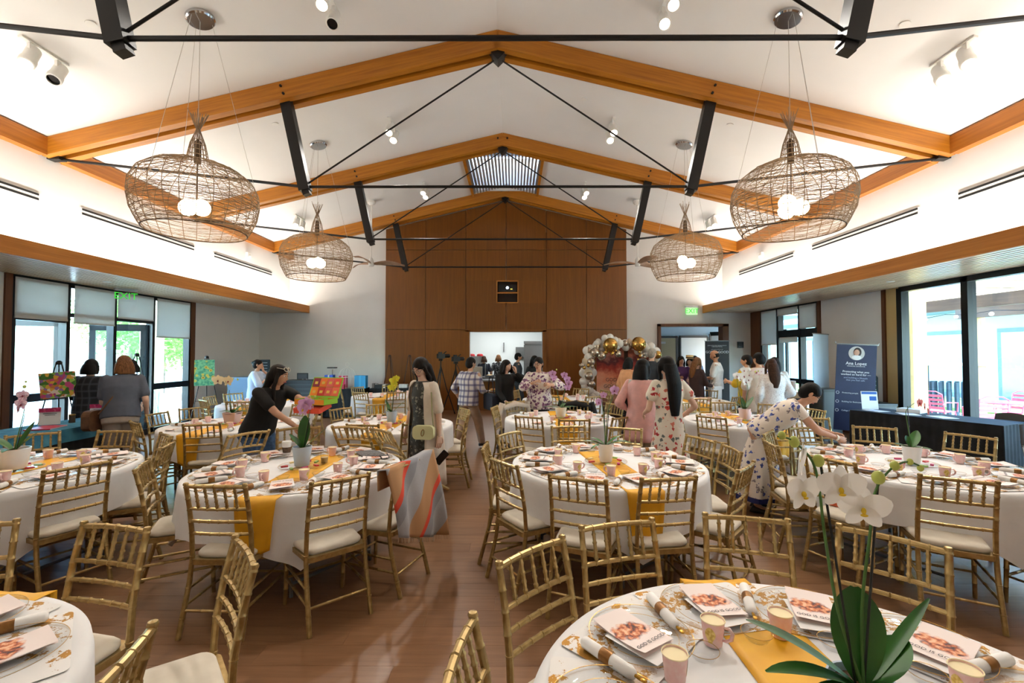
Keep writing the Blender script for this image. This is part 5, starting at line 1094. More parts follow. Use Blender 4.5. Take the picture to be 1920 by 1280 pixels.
def bend(w_, h_, lift, n=10):
    m = MB(); m.grid(lambda u, v_: V(((u - .5) * w_, (v_ - .5) * h_, lift * (2 * v_ - 1) ** 2 * (.4 + u * .6) + .004)), 6, n)
    m.grid(lambda u, v_: V(((u - .5) * w_, (v_ - .5) * h_, .001)), 6, 2); return m
BOOK = [bend(.14, .216, .006).mesh('booklet', M_cover, 'all'), bend(.14, .216, .011).mesh('booklet', M_cover, 'all')]
BTXT = text_mesh('GOD IS GOOD', .019, M_ink, extrude=.0002)
INSERT = MB().box((0, 0, .0006), (.13, .19, .0008)).mesh('insert_sheet', M_paper)
PMAT = MB().prism(rrect(.42, .31, .02), 0, .0008).mesh('placemat', M_mat)
pl_ = MB(); pl_.lathe([(.0, .004), (.10, .004), (.135, .012), (.165, .016), (.167, .018), (.135, .015), (.10, .007), (.0, .007)], n=40, cap=False); PLATE = pl_.mesh('plate', M_clear, 'all')
ring = MB(); ring.tube([(.1655 * math.cos(2 * PI * j / 48), .1655 * math.sin(2 * PI * j / 48), .0185) for j in range(48)], .0009, 4, closed=True); RING1 = ring.mesh('gold_rim', M_goldfoil)
ring = MB(); ring.tube([(.12 * math.cos(2 * PI * j / 40), .12 * math.sin(2 * PI * j / 40), .0125) for j in range(40)], .0007, 4, closed=True); RING2 = ring.mesh('gold_rim', M_goldfoil)
NAPK = MB().lathe([(.010, -.10), (.018, -.09), (.019, 0), (.018, .085), (.011, .10)], (0, 0, .019), 14, Matrix.Rotation(R(90), 3, 'Y')).mesh('napkin_roll', M_napkin, 'all')
BAND = MB().lathe([(.0195, -.02), (.0202, -.017), (.0202, .017), (.0195, .02)], (0, 0, .019), 16, Matrix.Rotation(R(90), 3, 'Y'), cap=False).mesh('band', M_band, 'all')
CUTL = MB().tube([(.09, 0, .019), (.118, .004, .017)], [.004, .006], 6).ball((.124, .005, .017), (.013, .009, .004), 8, 6).mesh('cutlery', M_goldfoil, 'all')
CUPB = MB().lathe([(.026, 0), (.028, .002), (.036, .078), (.0345, .078), (.027, .006), (.0, .006)], n=24, cap=False).mesh('cup_body', M_pinkc, True)
CUPL = MB().tube([(.0362 * math.cos(2 * PI * j / 28), .0362 * math.sin(2 * PI * j / 28), .078) for j in range(28)], .0018, 6, closed=True).lathe([(.0335, .074), (.0, .0735)], n=24, cap=False).mesh('cream_lining', M_cream)
CUPH = MB().tube([(.033, 0, .062), (.050, 0, .066), (.060, 0, .052), (.056, 0, .034), (.042, 0, .024), (.030, 0, .022)], [.0035, .0055, .006, .006, .0055, .0035], 6).mesh('handle', M_pinkc, 'all')
CUPF = MB(); CUPF.grid(lambda u, v_: V(((.0285 + .0075 * (.018 + v_ * .048) / .078 + .0006) * math.cos(-1.5 + (u - .5) * 1.0 * math.sin(max(.15, v_) * PI * .93)), (.0285 + .0075 * (.018 + v_ * .048) / .078 + .0006) * math.sin(-1.5 + (u - .5) * 1.0 * math.sin(max(.15, v_) * PI * .93)), .016 + v_ * .05)), 8, 8); CUPF = CUPF.mesh('gold_cartouche', noisy('cartouche', (240, 214, 130), (206, 164, 66), 90, .45), 'all')
DISH = MB().lathe([(.028, 0), (.03, .003), (.046, .03), (.048, .031), (.044, .03), (.028, .005), (.0, .005)], n=24, cap=False).mesh('clear_dish', M_clear, 'all')
DRIM = MB().tube([(.047 * math.cos(2 * PI * j / 28), .047 * math.sin(2 * PI * j / 28), .031) for j in range(28)], .0008, 4, closed=True).mesh('gold_rim', M_goldfoil)
def setting(key, a, ck, nm, cx, cy, near):
    """one guest's things; a is the direction of the chair from the table centre"""
    def at(da, r): return cx + r * math.cos(R(a + da)), cy + r * math.sin(R(a + da))
    sd = f'{SIDE[ck]} side, {ck} o\'clock, {nm}'; rz = R(a + 90)
    j = lambda q: random.uniform(-q, q)
    if near:
        x, y = at(0, .60); tag(link('placemat', PMAT, None, (x, y, ZT + .004), (0, 0, rz)), f'gold-flecked paper placemat, {sd}', 'placemat', f'placemats, {nm}')
        x, y = at(0, .585); t = thing('charger_plate', f'clear plate with two gold rings, {sd}', 'plate', (x, y, ZT + .005), 0, f'plates, {nm}'); pp = link('plate', PLATE, t); link('gold_rim', RING1, pp); link('gold_rim', RING2, pp)
        zb = ZT + .024
    else: zb = ZT + .004
    x, y = at(j(3) - 1, .605); t = thing('booklet', f'pink printed programme booklet, {sd}', 'booklet', (x, y, zb), rz + R(j(14)), f'booklets, {nm}')
    link('cover', BOOK[hash_(key + ck) % 2], t)
    if near:
        link('insert_sheet', INSERT, t, (.012, .05, -.002), (0, 0, R(6))); link('lettering', BTXT, t, (0, .076, .0104), (0, 0, PI))
    x, y = at(17, .62); t = thing('napkin_roll', f'white rolled napkin with bronze band, {sd}', 'napkin', (x, y, ZT + .005), R(a + 180 + j(10)), f'rolled napkins, {nm}'); link('roll', NAPK, t); link('band', BAND, t)
    if near: link('cutlery', CUTL, t)
    x, y = at(14, .43); t = thing('paper_teacup', f'pink paper teacup, {sd}', 'cup', (x, y, ZT + .004), R(random.uniform(0, 360)), f'pink teacups, {nm}'); b = link('cup_body', CUPB, t); link('cream_lining', CUPL, t); link('handle', CUPH, t)
    if near or key in 'GHIJ': link('gold_cartouche', CUPF, b)
    if near:
        x, y = at(-6, .40); t = thing('clear_dish', f'clear dish with gold rim, {sd}', 'dish', (x, y, ZT + .004), 0, f'clear dishes, {nm}'); link('bowl', DISH, t); link('gold_rim', DRIM, t)
SETANG = dict(A=[102, 135, 69, 38, 171, 8], B=[-111, -76, -147, 178, 143, 105, 70, 25, -8, -42], C=[-150, -112, -75, -40, -8, 28, 62, 100, 140, 176], D=[-24, 130, 95, 15, 53, -62, 165], E=[80, 43, 5, 116, -30], F=[-120, -157, 165, 129, 95, 60, 25, -10, -48, -85],
   G=[-76, 148, -128, 180, 105, 62, 18, -30], H=[-93, -55, 150, 114, 75, 28, -8, -135], I=[-87, -50, -125, 172, 130, 70, 30, -12], J=[-139, -178, 81, 42, -98, 115, 5, -55], K=[-100, 41, -140, 176, -50, 80, 125], L=[-65, -110, 160, 20, -20, 60], M=[-110, -66, -155, 65, 20, -20], N=[-170, 153, -85, 100, -130, 20])
for key, (nm, (cx, cy), ra, chs, tips) in TAB.items():
    used = set()
    for a in SETANG[key]: setting(key, a, clock(a, used), nm, cx, cy, key in 'ABCDEF')
# ---- orchids
M_leafo = noisy('orchid_leaf', (34, 84, 22), (52, 112, 34), 5, .38); M_stem = mat('orchid_stem', (70, 110, 50), .5); M_stake = mat('orchid_stake', (22, 24, 22), .5); M_soil = noisy('bark_mix', (70, 50, 34), (110, 84, 58), 60, .95, bumpy=.6); M_bud = mat('orchid_bud', (190, 200, 96), .5)
def leafm(L_, wd, lift, droop, az, z0=0):
    def fn(u, v_):
        w2 = wd * (math.sin(PI * (u * .92 + .06)) ** .7) * .5; o = (v_ - .5) * 2 * w2; r = .012 + L_ * u * math.cos(lift) ; z = z0 + L_ * math.sin(lift) * u - droop * u * u + abs(o) * .35
        return Matrix.Rotation(az, 3, 'Z') @ V((r, o, z))
    return MB().grid(fn, 10, 4)
def petal(L_, wd, ang, tilt_, cup=.2):
    rot = Matrix.Rotation(ang, 3, 'Y')
    def fn(u, v_):
        w2 = wd * math.sin(PI * min(1, u * .86 + .12)) ** .6 * .5; o = (v_ - .5) * 2 * w2
        return rot @ V((o, -tilt_ * u * L_ - cup * o * o / max(wd, .001) + .0, u * L_))
    return MB().grid(fn, 6, 4)
def orchid_flower(parent, loc, rz, size, m_pet, m_lip, tip=0):
    f = bpy.data.objects.new('flower', None); COL.objects.link(f); f.parent = parent; f.location = loc; f.rotation_euler = (R(tip), 0, rz)
    for (a, l, wd, ti) in ((0, .9, .62, -.05), (R(68), 1, 1.0, .1), (R(-68), 1, 1.0, .1), (R(140), .88, .6, .12), (R(-140), .88, .6, .12)):
        petal(l * size, wd * size, a, ti).build('petal', m_pet, f, 'all')
    MB().ball((0, -.10 * size, -.10 * size), (.09 * size, .12 * size, .14 * size), 8, 6).ball((0, -.2 * size, -.24 * size), (.14 * size, .06 * size, .06 * size), 8, 6).build('lip', m_lip, f, 'all')
M_wp = mat('white_petal', (246, 243, 238), .6); translucent(M_wp, .2); M_yl = mat('yellow_lip', (232, 196, 40), .5); M_lil = noisy('lilac_petal', (214, 170, 206), (196, 140, 190), 40, .6); M_pkp = noisy('pink_petal', (240, 166, 172), (232, 136, 148), 40, .6); M_yp = mat('yellow_petal', (214, 206, 60), .6); M_crm = mat('cream_petal', (240, 222, 180), .6); M_lipd = mat('dark_lip', (140, 40, 70), .5); M_spk = noisy('speckled_petal', (240, 220, 230), (176, 90, 150), 120, .6)
for q_ in (M_lil, M_pkp, M_yp, M_crm, M_spk): translucent(q_, .3)
def orchid(key, label, potm, potr, poth, leaves, stems, petm, lipm, fsize, lean=0, box_pot=False, dx=0, dy=0, dish=True):
    nm, (cx, cy), *_ = TAB[key]; rn = random.Random(hash_(key)); z0 = TH + .0225
    if dish:
        d = thing('centrepiece_dish', f'round glass dish of sweets under the orchid pot, {nm}', 'dish', (cx + dx, cy + dy, TH + .0125), 0, 'centrepiece dishes')
        MB().lathe([(.0, 0), (.13, 0), (.175, .012), (.178, .015), (.13, .006), (.0, .006)], n=36, cap=False).build('plate', M_clear, d, 'all'); MB().tube([(.177 * math.cos(2 * PI * j / 40), .177 * math.sin(2 * PI * j / 40), .0145) for j in range(40)], .0014, 4, closed=True).build('gold_rim', M_goldfoil, d)
        for k in range(7):
            a = 2 * PI * k / 7 + rn.uniform(-.2, .2); r = rn.uniform(.115, .14)
            tag(MB().box((0, 0, .008), (.05, .022, .012), Matrix.Rotation(rn.uniform(0, 3), 3, 'Z')).build('sweet', mat(['sweet_red', 'sweet_green', 'sweet_magenta', 'sweet_cream'][k % 4], [(206, 60, 60), (150, 190, 100), (196, 50, 110), (240, 214, 150)][k % 4], .4), d, loc=(r * math.cos(a), r * math.sin(a), .008)))
    t = thing('orchid_plant', label, 'orchid', (cx + dx, cy + dy, z0 if dish else TH + .013), 0, 'potted orchids')
    pt = MB().lathe([(potr * .74, 0), (potr * .76, .004), (potr, poth), (potr * .93, poth), (potr * .88, poth * .86), (.0, poth * .86)], n=4 if box_pot else 28, cap=False, rot=Matrix.Rotation(R(45), 3, 'Z') if box_pot else None).build('pot', potm, t, True)
    MB().lathe([(potr * .88, 0), (.0, .012)], (0, 0, poth * .87), 20, cap=False).build('bark_mix', M_soil, pt)
    for (L_, wd, li, dr, az) in leaves: leafm(L_, wd, R(li), dr, R(az), poth * .9).build('leaf', M_leafo, t, 'all')
    for (pts, flw, buds) in stems:
        P_ = [V((0, 0, poth * .85))] + [V(p) for p in pts]
        # smooth the stem
        S = []
        for i in range(len(P_) - 1):
            a, b = P_[i], P_[i + 1]; pa, pb = P_[max(0, i - 1)], P_[min(len(P_) - 1, i + 2)]
            for k in range(6):
                u = k / 6; S.append(.5 * ((2 * a) + (b - pa) * u + (2 * pa - 5 * a + 4 * b - pb) * u * u + (3 * a - pa - 3 * b + pb) * u ** 3))
        S.append(P_[-1]); st = MB().tube(S, [.0042 - .0022 * i / len(S) for i in range(len(S))], 6).build('stem', M_stem, t, 'all')
        k = max(1, len(P_) // 2); MB().tube([(P_[1] * .3).to_tuple()[:2] + (poth * .85,), P_[k] + V((.012, .004, .03))], .003, 5).build('stake', M_stake, t)
        for (p, rz, sc, tp) in flw: orchid_flower(t, p, R(rz), fsize * sc, petm, lipm, tp)
        for p, r in buds: MB().ball(p, (r, r, r * 1.2), 8, 6).build('bud', M_bud, st, 'all')
M_pw = mat('white_ceramic', (238, 236, 232), .35); M_pb = mat('pale_blue_ceramic', (176, 196, 216), .35); M_pp = mat('blush_ceramic', (226, 196, 190), .45)
orchid('A', 'white orchid with two stems of large flowers on the nearest table', M_pb, .075, .14, [(.215, .115, 80, 0, 70), (.15, .10, 40, .0, 12), (.30, .055, 36, .05, 168), (.26, .055, 26, .06, 186), (.22, .055, 18, .05, 205), (.27, .035, 42, .0, 14)],
       [([(-.05, .01, .3), (-.085, .0, .48), (-.105, .0, .64), (-.155, .0, .705), (-.20, -.01, .72)], [((-.145, -.012, .59), 14, 1.0, 0), ((-.068, -.03, .605), -10, 1.08, 4), ((-.14, .0, .665), 62, .95, 10)], [((-.098, 0, .66), .013), ((-.155, 0, .705), .012), ((-.19, -.01, .722), .009)]),
        ([(.015, .02, .3), (.03, .01, .48), (.035, .0, .58), (.07, .0, .635), (.12, .01, .655), (.155, .01, .645)], [((-.008, -.02, .555), -24, 1.1, 8)], [((.045, 0, .62), .014), ((.085, 0, .648), .010), ((.13, .01, .655), .007), ((.155, .01, .64), .007)])], M_wp, M_yl, .052)
orchid('B', 'lilac orchid in a white pot on the middle table', M_pw, .068, .15, [(.2, .05, 20, .04, 175), (.24, .04, 30, .1, -10), (.2, .04, 40, .06, 20), (.14, .05, 35, .03, 150), (.16, .04, 15, .06, 210)],
       [([(-.02, .0, .4), (-.035, 0, .53)], [((-.06, 0, .50), 30, 1, 0), ((-.02, -.01, .56), -20, .8, 0)], []), ([(.02, .02, .4), (.07, .02, .55)], [((.075, 0, .60), 20, 1.2, 0)], [])], M_lil, M_lipd, .042, dx=-.01, dy=-.02)
orchid('C', 'lilac orchid in a pale blue pot on the shawl table', M_pb, .075, .155, [(.26, .10, 82, 0, 90), (.24, .06, 42, .0, 12), (.17, .06, 50, .02, 170), (.12, .05, 60, 0, 250)],
       [([(.03, .03, .35), (.05, .03, .46)], [((.03, .0, .50), 20, 1.1, 0), ((.01, -.01, .46), -20, 1.1, 0), ((.09, .0, .50), -60, .9, 0)], [((.10, 0, .56), .01)])], M_lil, M_yl, .06, dx=.02)
orchid('D', 'purple-speckled orchid in a wide white pot by the blue stall', M_pw, .10, .16, [(.22, .07, 35, .02, 180), (.2, .07, 50, .02, 30), (.24, .06, 60, .0, 80), (.2, .06, 20, .05, -60)],
       [([(.04, .02, .4), (.06, .02, .52)], [((.05, 0, .51), 0, 1.1, 0), ((.06, 0, .58), 10, 1, 0), ((.03, 0, .47), -30, .9, 0)], [((.07, 0, .65), .012), ((.08, 0, .69), .008)])], M_spk, M_lipd, .05)
orchid('F', 'pink orchid in a white pot before the black-draped desk', M_pw, .068, .14, [(.17, .08, 40, -.02, 35), (.12, .07, 15, .0, 170), (.12, .06, 10, .02, -50), (.1, .06, 70, 0, 100)],
       [([(-.02, .02, .36), (-.02, .02, .44), (.05, .02, .50)], [((.07, 0, .50), 20, 1, 0), ((.11, 0, .47), 40, 1, 0), ((.14, 0, .43), 60, .9, 0)], [])], M_pkp, M_lipd, .045, dx=-.02, dy=-.02)
orchid('G', 'cream orchid in a square blush planter', M_pp, .12, .14, [(.18, .07, 20, .04, 175), (.18, .07, 20, .04, 5), (.15, .06, 45, .02, 60), (.14, .06, 40, .03, -60)],
       [([(-.06, 0, .4), (-.10, 0, .55)], [((-.20, 0, .56), 20, 1.2, 0), ((-.06, 0, .55), -10, 1.25, 0)], [((.06, 0, .57), .012), ((.0, 0, .58), .01)])], M_crm, M_lipd, .065, box_pot=True)
orchid('H', 'yellow orchid in a pale blue pot', M_pb, .072, .15, [(.24, .06, 45, .02, 10), (.18, .06, 62, .0, 160), (.12, .05, 40, .02, 250)],
       [([(.02, .0, .35), (.03, 0, .5)], [((.0, 0, .46), 10, 1, 0), ((.04, 0, .50), -30, 1, 0), ((.02, 0, .55), 20, 1, 0), ((.06, 0, .58), -10, .9, 0)], [])], M_yp, M_yl, .06)
orchid('I', 'violet orchid with an arching spray in a cream pot', mat('cream_ceramic', (232, 222, 200), .4), .085, .14, [(.28, .06, 12, .05, 178), (.24, .06, 15, .05, 5), (.18, .06, 30, .04, 60), (.18, .05, 20, .05, -50)],
       [([(.06, 0, .4), (.06, 0, .55)], [((.10, 0, .42), 10, 1, 0), ((.12, 0, .48), -20, 1.1, 0), ((.09, 0, .54), 20, 1.1, 0), ((.05, 0, .60), 0, 1, 0)], []), ([(-.06, .02, .4), (-.1, .02, .6)], [((-.12, 0, .62), 0, 1.1, 0), ((-.10, 0, .56), 20, 1, 0)], [((-.06, 0, .68), .01)])], M_lil, M_lipd, .055)
orchid('J', 'tall white orchid with purple lips in a blush pot', M_pp, .08, .15, [(.24, .07, 45, .0, 25), (.18, .06, 50, .03, 150), (.16, .06, 30, .03, 240), (.18, .06, 60, 0, 80)],
       [([(-.08, 0, .4), (-.10, 0, .62)], [((-.10, 0, .60), 0, 1.1, 0), ((-.06, 0, .56), 30, .8, 0)], []), ([(.05, 0, .4), (.03, 0, .58), (.10, 0, .66)], [((-.0, 0, .60), 0, 1.2, 0), ((.02, 0, .52), 20, 1.1, 0), ((.07, 0, .62), -20, 1.1, 0), ((.06, 0, .55), 0, 1, 0), ((.0, 0, .68), 0, 1, 0)], [((.16, 0, .66), .012), ((.2, 0, .67), .01)])], M_wp, M_lipd, .06)
# coffee cup and clear tumbler on the shawl table
t = thing('coffee_cup', 'white takeaway coffee cup with brown sleeve beside the blue pot', 'coffee cup', (-2.05, 4.14, ZT + .004)); MB().lathe([(.028, 0), (.04, .12), (.0, .12)], n=20).build('body', M_paper, t, True); MB().lathe([(.0325, .035), (.0385, .085)], n=20, cap=False).build('sleeve', noisy('kraft_sleeve', (110, 90, 74), (90, 72, 58), 40, .9), t, True); MB().lathe([(.042, .12), (.042, .128), (.037, .137), (.0, .137)], n=20).build('lid', M_lampw, t, True)
t = thing('tasting_tumbler', 'clear plastic tumbler behind the blue pot, shawl table', 'tumbler', (-1.60, 3.88, ZT + .005)); MB().lathe([(.027, 0), (.035, .1), (.034, .1), (.026, .003), (.0, .003)], n=20, cap=False).build('cup', M_clear, t, 'all'); MB().lathe([(.0, .004), (.026, .004), (.03, .05), (.0, .05)], n=16).build('drink', mat('iced_tea', (206, 176, 120), .3), t)
# ================================================================== FURNITURE ROUND THE ROOM
M_bcloth = noisy('black_drape', (16, 17, 20), (26, 28, 32), 6, .9); M_navyc = noisy('navy_drape', (14, 30, 44), (18, 40, 58), 4, .8)
def draped_table(label, p0, p1, nrm, depth, m_top, m_skirt, h=.75, skirt_to=.02, top_over=.0, pleat=.012, group=None):
    """straight table from p0 to p1 with its back side towards nrm; pleated skirt all round"""
    a, b, n = V((p0[0], p0[1], 0)), V((p1[0], p1[1], 0)), V((nrm[0], nrm[1], 0)).normalized(); c = (a + b) / 2 + n * depth / 2; ang = math.atan2((b - a).y, (b - a).x); L_ = (b - a).length
    t = thing('draped_table', label, 'table', (c.x, c.y, 0), ang, group)
    MB().box((0, 0, h - .012), (L_, depth, .02)).build('tabletop', mat('table_laminate', (176, 172, 166), .6), t)
    for sx in (-1, 1):
        MB().tube([(sx * (L_ / 2 - .2), -depth / 2 + .1, h - .03), (sx * (L_ / 2 - .2), -depth / 2 + .1, 0)], .014).build('leg', M_grey, t); MB().tube([(sx * (L_ / 2 - .2), depth / 2 - .1, h - .03), (sx * (L_ / 2 - .2), depth / 2 - .1, 0)], .014).build('leg', M_grey, t)
    per = [V((-L_ / 2, -depth / 2, 0)), V((L_ / 2, -depth / 2, 0)), V((L_ / 2, depth / 2, 0)), V((-L_ / 2, depth / 2, 0))]; pts = []
    for i in range(4):
        q, r = per[i], per[(i + 1) % 4]; k = int((r - q).length / .02)
        for j in range(k): pts.append(q.lerp(r, j / k))
    np_ = len(pts)
    def sk(u, v_):
        i = int(round(u * np_)) % np_; p = pts[i]; o = V((p.x, p.y, 0)).normalized(); return V((p.x, p.y, h - v_ * (h - skirt_to))) + o * (.006 + pleat * (1 + math.sin(i * 1.25)) * (.25 + .75 * v_))
    MB().grid(sk, np_, 6, wrap=True).build('skirt', m_skirt, t, 'all')
    if m_top:
        ov = top_over; MB().prism(rrect(L_ + .02, depth + .02, .03), h + .0, h + .006).build('cloth_top', m_top, t)
        if ov: MB().grid(lambda u, v_: (lambda i: V((pts[i % np_].x, pts[i % np_].y, h + .004 - v_ * ov)) + V((pts[i % np_].x, pts[i % np_].y, 0)).normalized() * (.012 + .03 + .02 * v_ * (1 + math.sin(i * .21))))(int(round(u * np_))), np_, 4, wrap=True).build('cloth_drop', m_top, t, 'all')
    else: MB().prism(rrect(L_ + .02, depth + .02, .03), h + .0, h + .004).build('cloth_top', m_skirt, t)
    return t
# left stall
M_bluec = noisy('blue_batik', (44, 110, 140), (70, 140, 166), 5, .85)
draped_table('long stall table with a blue cloth over a black skirt by the glazed doors', (-5.58, 3.3), (-5.58, 6.68), (-1, 0), .74, M_bluec, M_bcloth, top_over=.16)
M_flor = mat('garden_painting', (120, 160, 70), .6); c_ = coords(M_flor, (24, 24, 24)); vv = N(M_flor, 'ShaderNodeTexVoronoi', Scale=1.0); L(M_flor, c_, vv.inputs['Vector']); ss = N(M_flor, 'ShaderNodeSeparateColor'); L(M_flor, vv.outputs['Color'], ss.inputs[0])
L(M_flor, ramp(M_flor, ss.outputs[0], [(0, (70, 120, 40)), (.2, (200, 70, 120)), (.36, (226, 170, 60)), (.5, (150, 190, 70)), (.64, (206, 120, 60)), (.78, (150, 110, 170)), (.9, (240, 220, 200))], 'CONSTANT'), bsdf(M_flor).inputs['Base Color'])
M_sunf = mat('sunflower_painting', (90, 170, 130), .6); c_ = coords(M_sunf, (9, 9, 9)); vv = N(M_sunf, 'ShaderNodeTexVoronoi', Scale=1.0); L(M_sunf, c_, vv.inputs['Vector']); n_ = N(M_sunf, 'ShaderNodeTexNoise', Scale=2.0, Detail=4.0); L(M_sunf, c_, n_.inputs['Vector'])
L(M_sunf, mixc(M_sunf, ramp(M_sunf, vv.outputs['Distance'], [(.0, (255, 255, 255)), (.26, (255, 255, 255)), (.36, (0, 0, 0))]), ramp(M_sunf, n_.outputs[0], [(.35, (60, 140, 110)), (.6, (130, 196, 140))]), ramp(M_sunf, vv.outputs['Distance'], [(0, (130, 80, 40)), (.12, (190, 120, 50)), (.2, (220, 196, 80))])), bsdf(M_sunf).inputs['Base Color'])
def easel(label, x, y, rz, h=1.55, m=M_black, r=.009, legs=.32):
    t = thing('easel', label, 'easel', (x, y, 0), rz)
    for s in (-1, 1): MB().tube([(s * .03, 0, h), (s * legs, -.08, 0)], r, 6).build('leg', m, t)
    MB().tube([(0, .02, h), (0, .45, 0)], r, 6).build('rear_leg', m, t); MB().lathe([(.04, h - .02), (.04, h + .02), (.02, h + .04)], n=10).build('head', m, t); MB().tube([(-.2, -.075, .62), (.2, -.075, .62)], r * .8, 6).build('tray', m, t); return t
easel('black tripod easel holding the garden painting', -6.78, 6.78, R(42), 1.55); t = thing('garden_painting', 'bright painting of flowers and animals on the stall easel', 'painting', (-6.60, 6.60, 1.24), R(42)); MB().box((0, 0, 0), (.38, .025, .37), Matrix.Rotation(R(-5), 3, 'Y')).build('canvas', M_flor, t); MB().box((0, .02, 0), (.34, .02, .33), Matrix.Rotation(R(-5), 3, 'Y')).build('stretcher_bars', M_trimw, t)
easel('black easel standing behind the checked-jacket woman', -6.75, 8.15, R(35), 1.66); easel('black easel holding the sunflower painting in the corner', -7.02, 10.42, R(32), 1.6)
t = thing('sunflower_painting', 'tall green painting of yellow flowers on the corner easel', 'painting', (-6.96, 10.26, 1.26), R(32)); MB().box((0, 0, 0), (.38, .03, .58)).build('canvas', M_sunf, t); MB().box((0, .02, 0), (.34, .02, .53)).build('stretcher_bars', M_trimw, t)
def flyer(label, x, y, rz, blocks=2):
    t = thing('stall_flyer', label, 'sign', (x, y, .757), rz); rot = Matrix.Rotation(R(-10), 3, 'X')
    MB().box((0, 0, .11), (.21, .004, .22), rot).build('sheet', M_paper, t); MB().box((0, -.012, .195), (.21, .004, .055), rot).build('magenta_band', spots('magenta_wash', (176, 40, 90), [(206, 90, 130), (150, 30, 80)], 30, .5), t)
    for k in range(2): MB().box((-.0, .003 - .0, .145 - k * .02), (.13 - k * .03, .006, .006), rot).build('text_line', M_ink, t)
    MB().box((.06, .012, .03), (.08, .006, .04), rot).build('lilac_wash', mat('lilac_wash', (190, 176, 206), .8), t); MB().box((0, .05, .1), (.02, .004, .22), Matrix.Rotation(R(14), 3, 'X')).build('prop', M_paper, t)
flyer('white stall flyer with a magenta top edge beside the painting', -6.12, 6.02, R(34)); flyer('white stall flyer with a magenta top edge behind the black bags', -5.88, 6.48, R(34))
for k in range(3):
    t = thing('gift_pouch', f'small black and silver gift pouch on the stall, {["first", "second", "third"][k]} from the table end', 'gift bag', (-5.66 - .09 * k, 6.30 - k * .03, .757), R(35)); MB().loft([(V((0, 0, 0)), V((.035, 0, 0)), V((0, .045, 0))), (V((0, 0, .1)), V((.032, 0, 0)), V((0, .042, 0))), (V((0, 0, .145)), V((.008, 0, 0)), V((0, .045, 0)))], 14).build('pouch', noisy('pouch_black', (34, 34, 38), (120, 120, 126), 40, .4), t, True); MB().tube([(0, -.03, .13), (0, .03, .13)], .004).build('tie', M_steel, t)
t = thing('candle_jar', 'brown glass candle jar beside the first stall flyer', 'jar', (-6.0, 6.2, .757)); MB().lathe([(.035, 0), (.036, .1), (.0, .1)], n=18).build('jar', mat('brown_glass', (84, 70, 56), .2), t, True); MB().lathe([(.037, .1), (.037, .115), (.0, .115)], n=18).build('lid', M_goldfoil, t)
t = thing('red_folder', 'flat red folder lying on the blue stall cloth', 'folder', (-5.86, 5.72, .758)); MB().box((0, 0, .008), (.26, .34, .014), Matrix.Rotation(.3, 3, 'Z')).build('cover', mat('red_card', (206, 44, 66), .5), t); MB().box((.004, .004, .008), (.25, .33, .009), Matrix.Rotation(.3, 3, 'Z')).build('pages', M_paper, t)
t = thing('folded_scarf', 'folded blue and red printed scarf on the near end of the stall', 'scarf', (-5.75, 4.35, .757)); MB().grid(lambda u, v_: V(((u - .5) * .4, (v_ - .5) * .5, .03 + .02 * math.sin(u * 9) * math.cos(v_ * 7))), 16, 16).build('cloth', spots('scarf_print', (40, 80, 150), [(206, 90, 90), (230, 200, 190), (60, 120, 180)], 9, .4), t, 'all')
# corner items, left
t = thing('storage_cabinet', 'blue-grey metal cabinet in the left corner behind the easel', 'cabinet', (-6.62, 11.6, 0)); MB().box((0, 0, .55), (.95, .6, 1.1)).build('body', mat('blue_metal', (96, 116, 140), .4, .2), t); MB().box((.0, -.305, .55), (.9, .012, 1.02)).build('door', mat('blue_metal2', (84, 106, 132), .4, .2), t); MB().tube([(.38, -.325, .5), (.38, -.325, .65)], .008).build('handle', M_steel, t)
t = thing('amplifier_case', 'black slatted equipment case beside the blue-grey cabinet', 'case', (-5.55, 12.0, 0)); MB().box((0, 0, .5), (.8, .5, 1.0)).build('body', mat('case_black', (36, 38, 42), .6), t)
for k in range(8): MB().box((0, -.255, .12 + k * .11), (.7, .012, .03)).build('vent_slat', mat('case_slat', (58, 60, 64), .6), t)
t = thing('menu_board', 'small black letter board standing on the corner cabinet', 'letter board', (-6.28, 11.45, 1.1)); MB().box((0, 0, .22), (.32, .02, .44)).build('board', mat('felt_black', (24, 28, 30), .9), t)
for k in range(5): MB().box((0, -.012, .36 - k * .07), (.2, .004, .014)).build('text_line', mat('board_text', (120, 126, 128), .7), t)
t = thing('music_stand', 'thin chrome stand with a black tray near the blue-dress woman', 'stand', (-5.0, 12.6, 0)); MB().tube([(0, 0, .3), (0, 0, 1.25)], .012).build('pole', M_chrome, t); MB().box((0, -.02, 1.3), (.22, .16, .03)).build('tray', M_black, t)
for k in range(3): MB().tube([(0, 0, .35), (.25 * math.cos(k * 2.1), .25 * math.sin(k * 2.1), 0)], .009).build('leg', M_chrome, t)
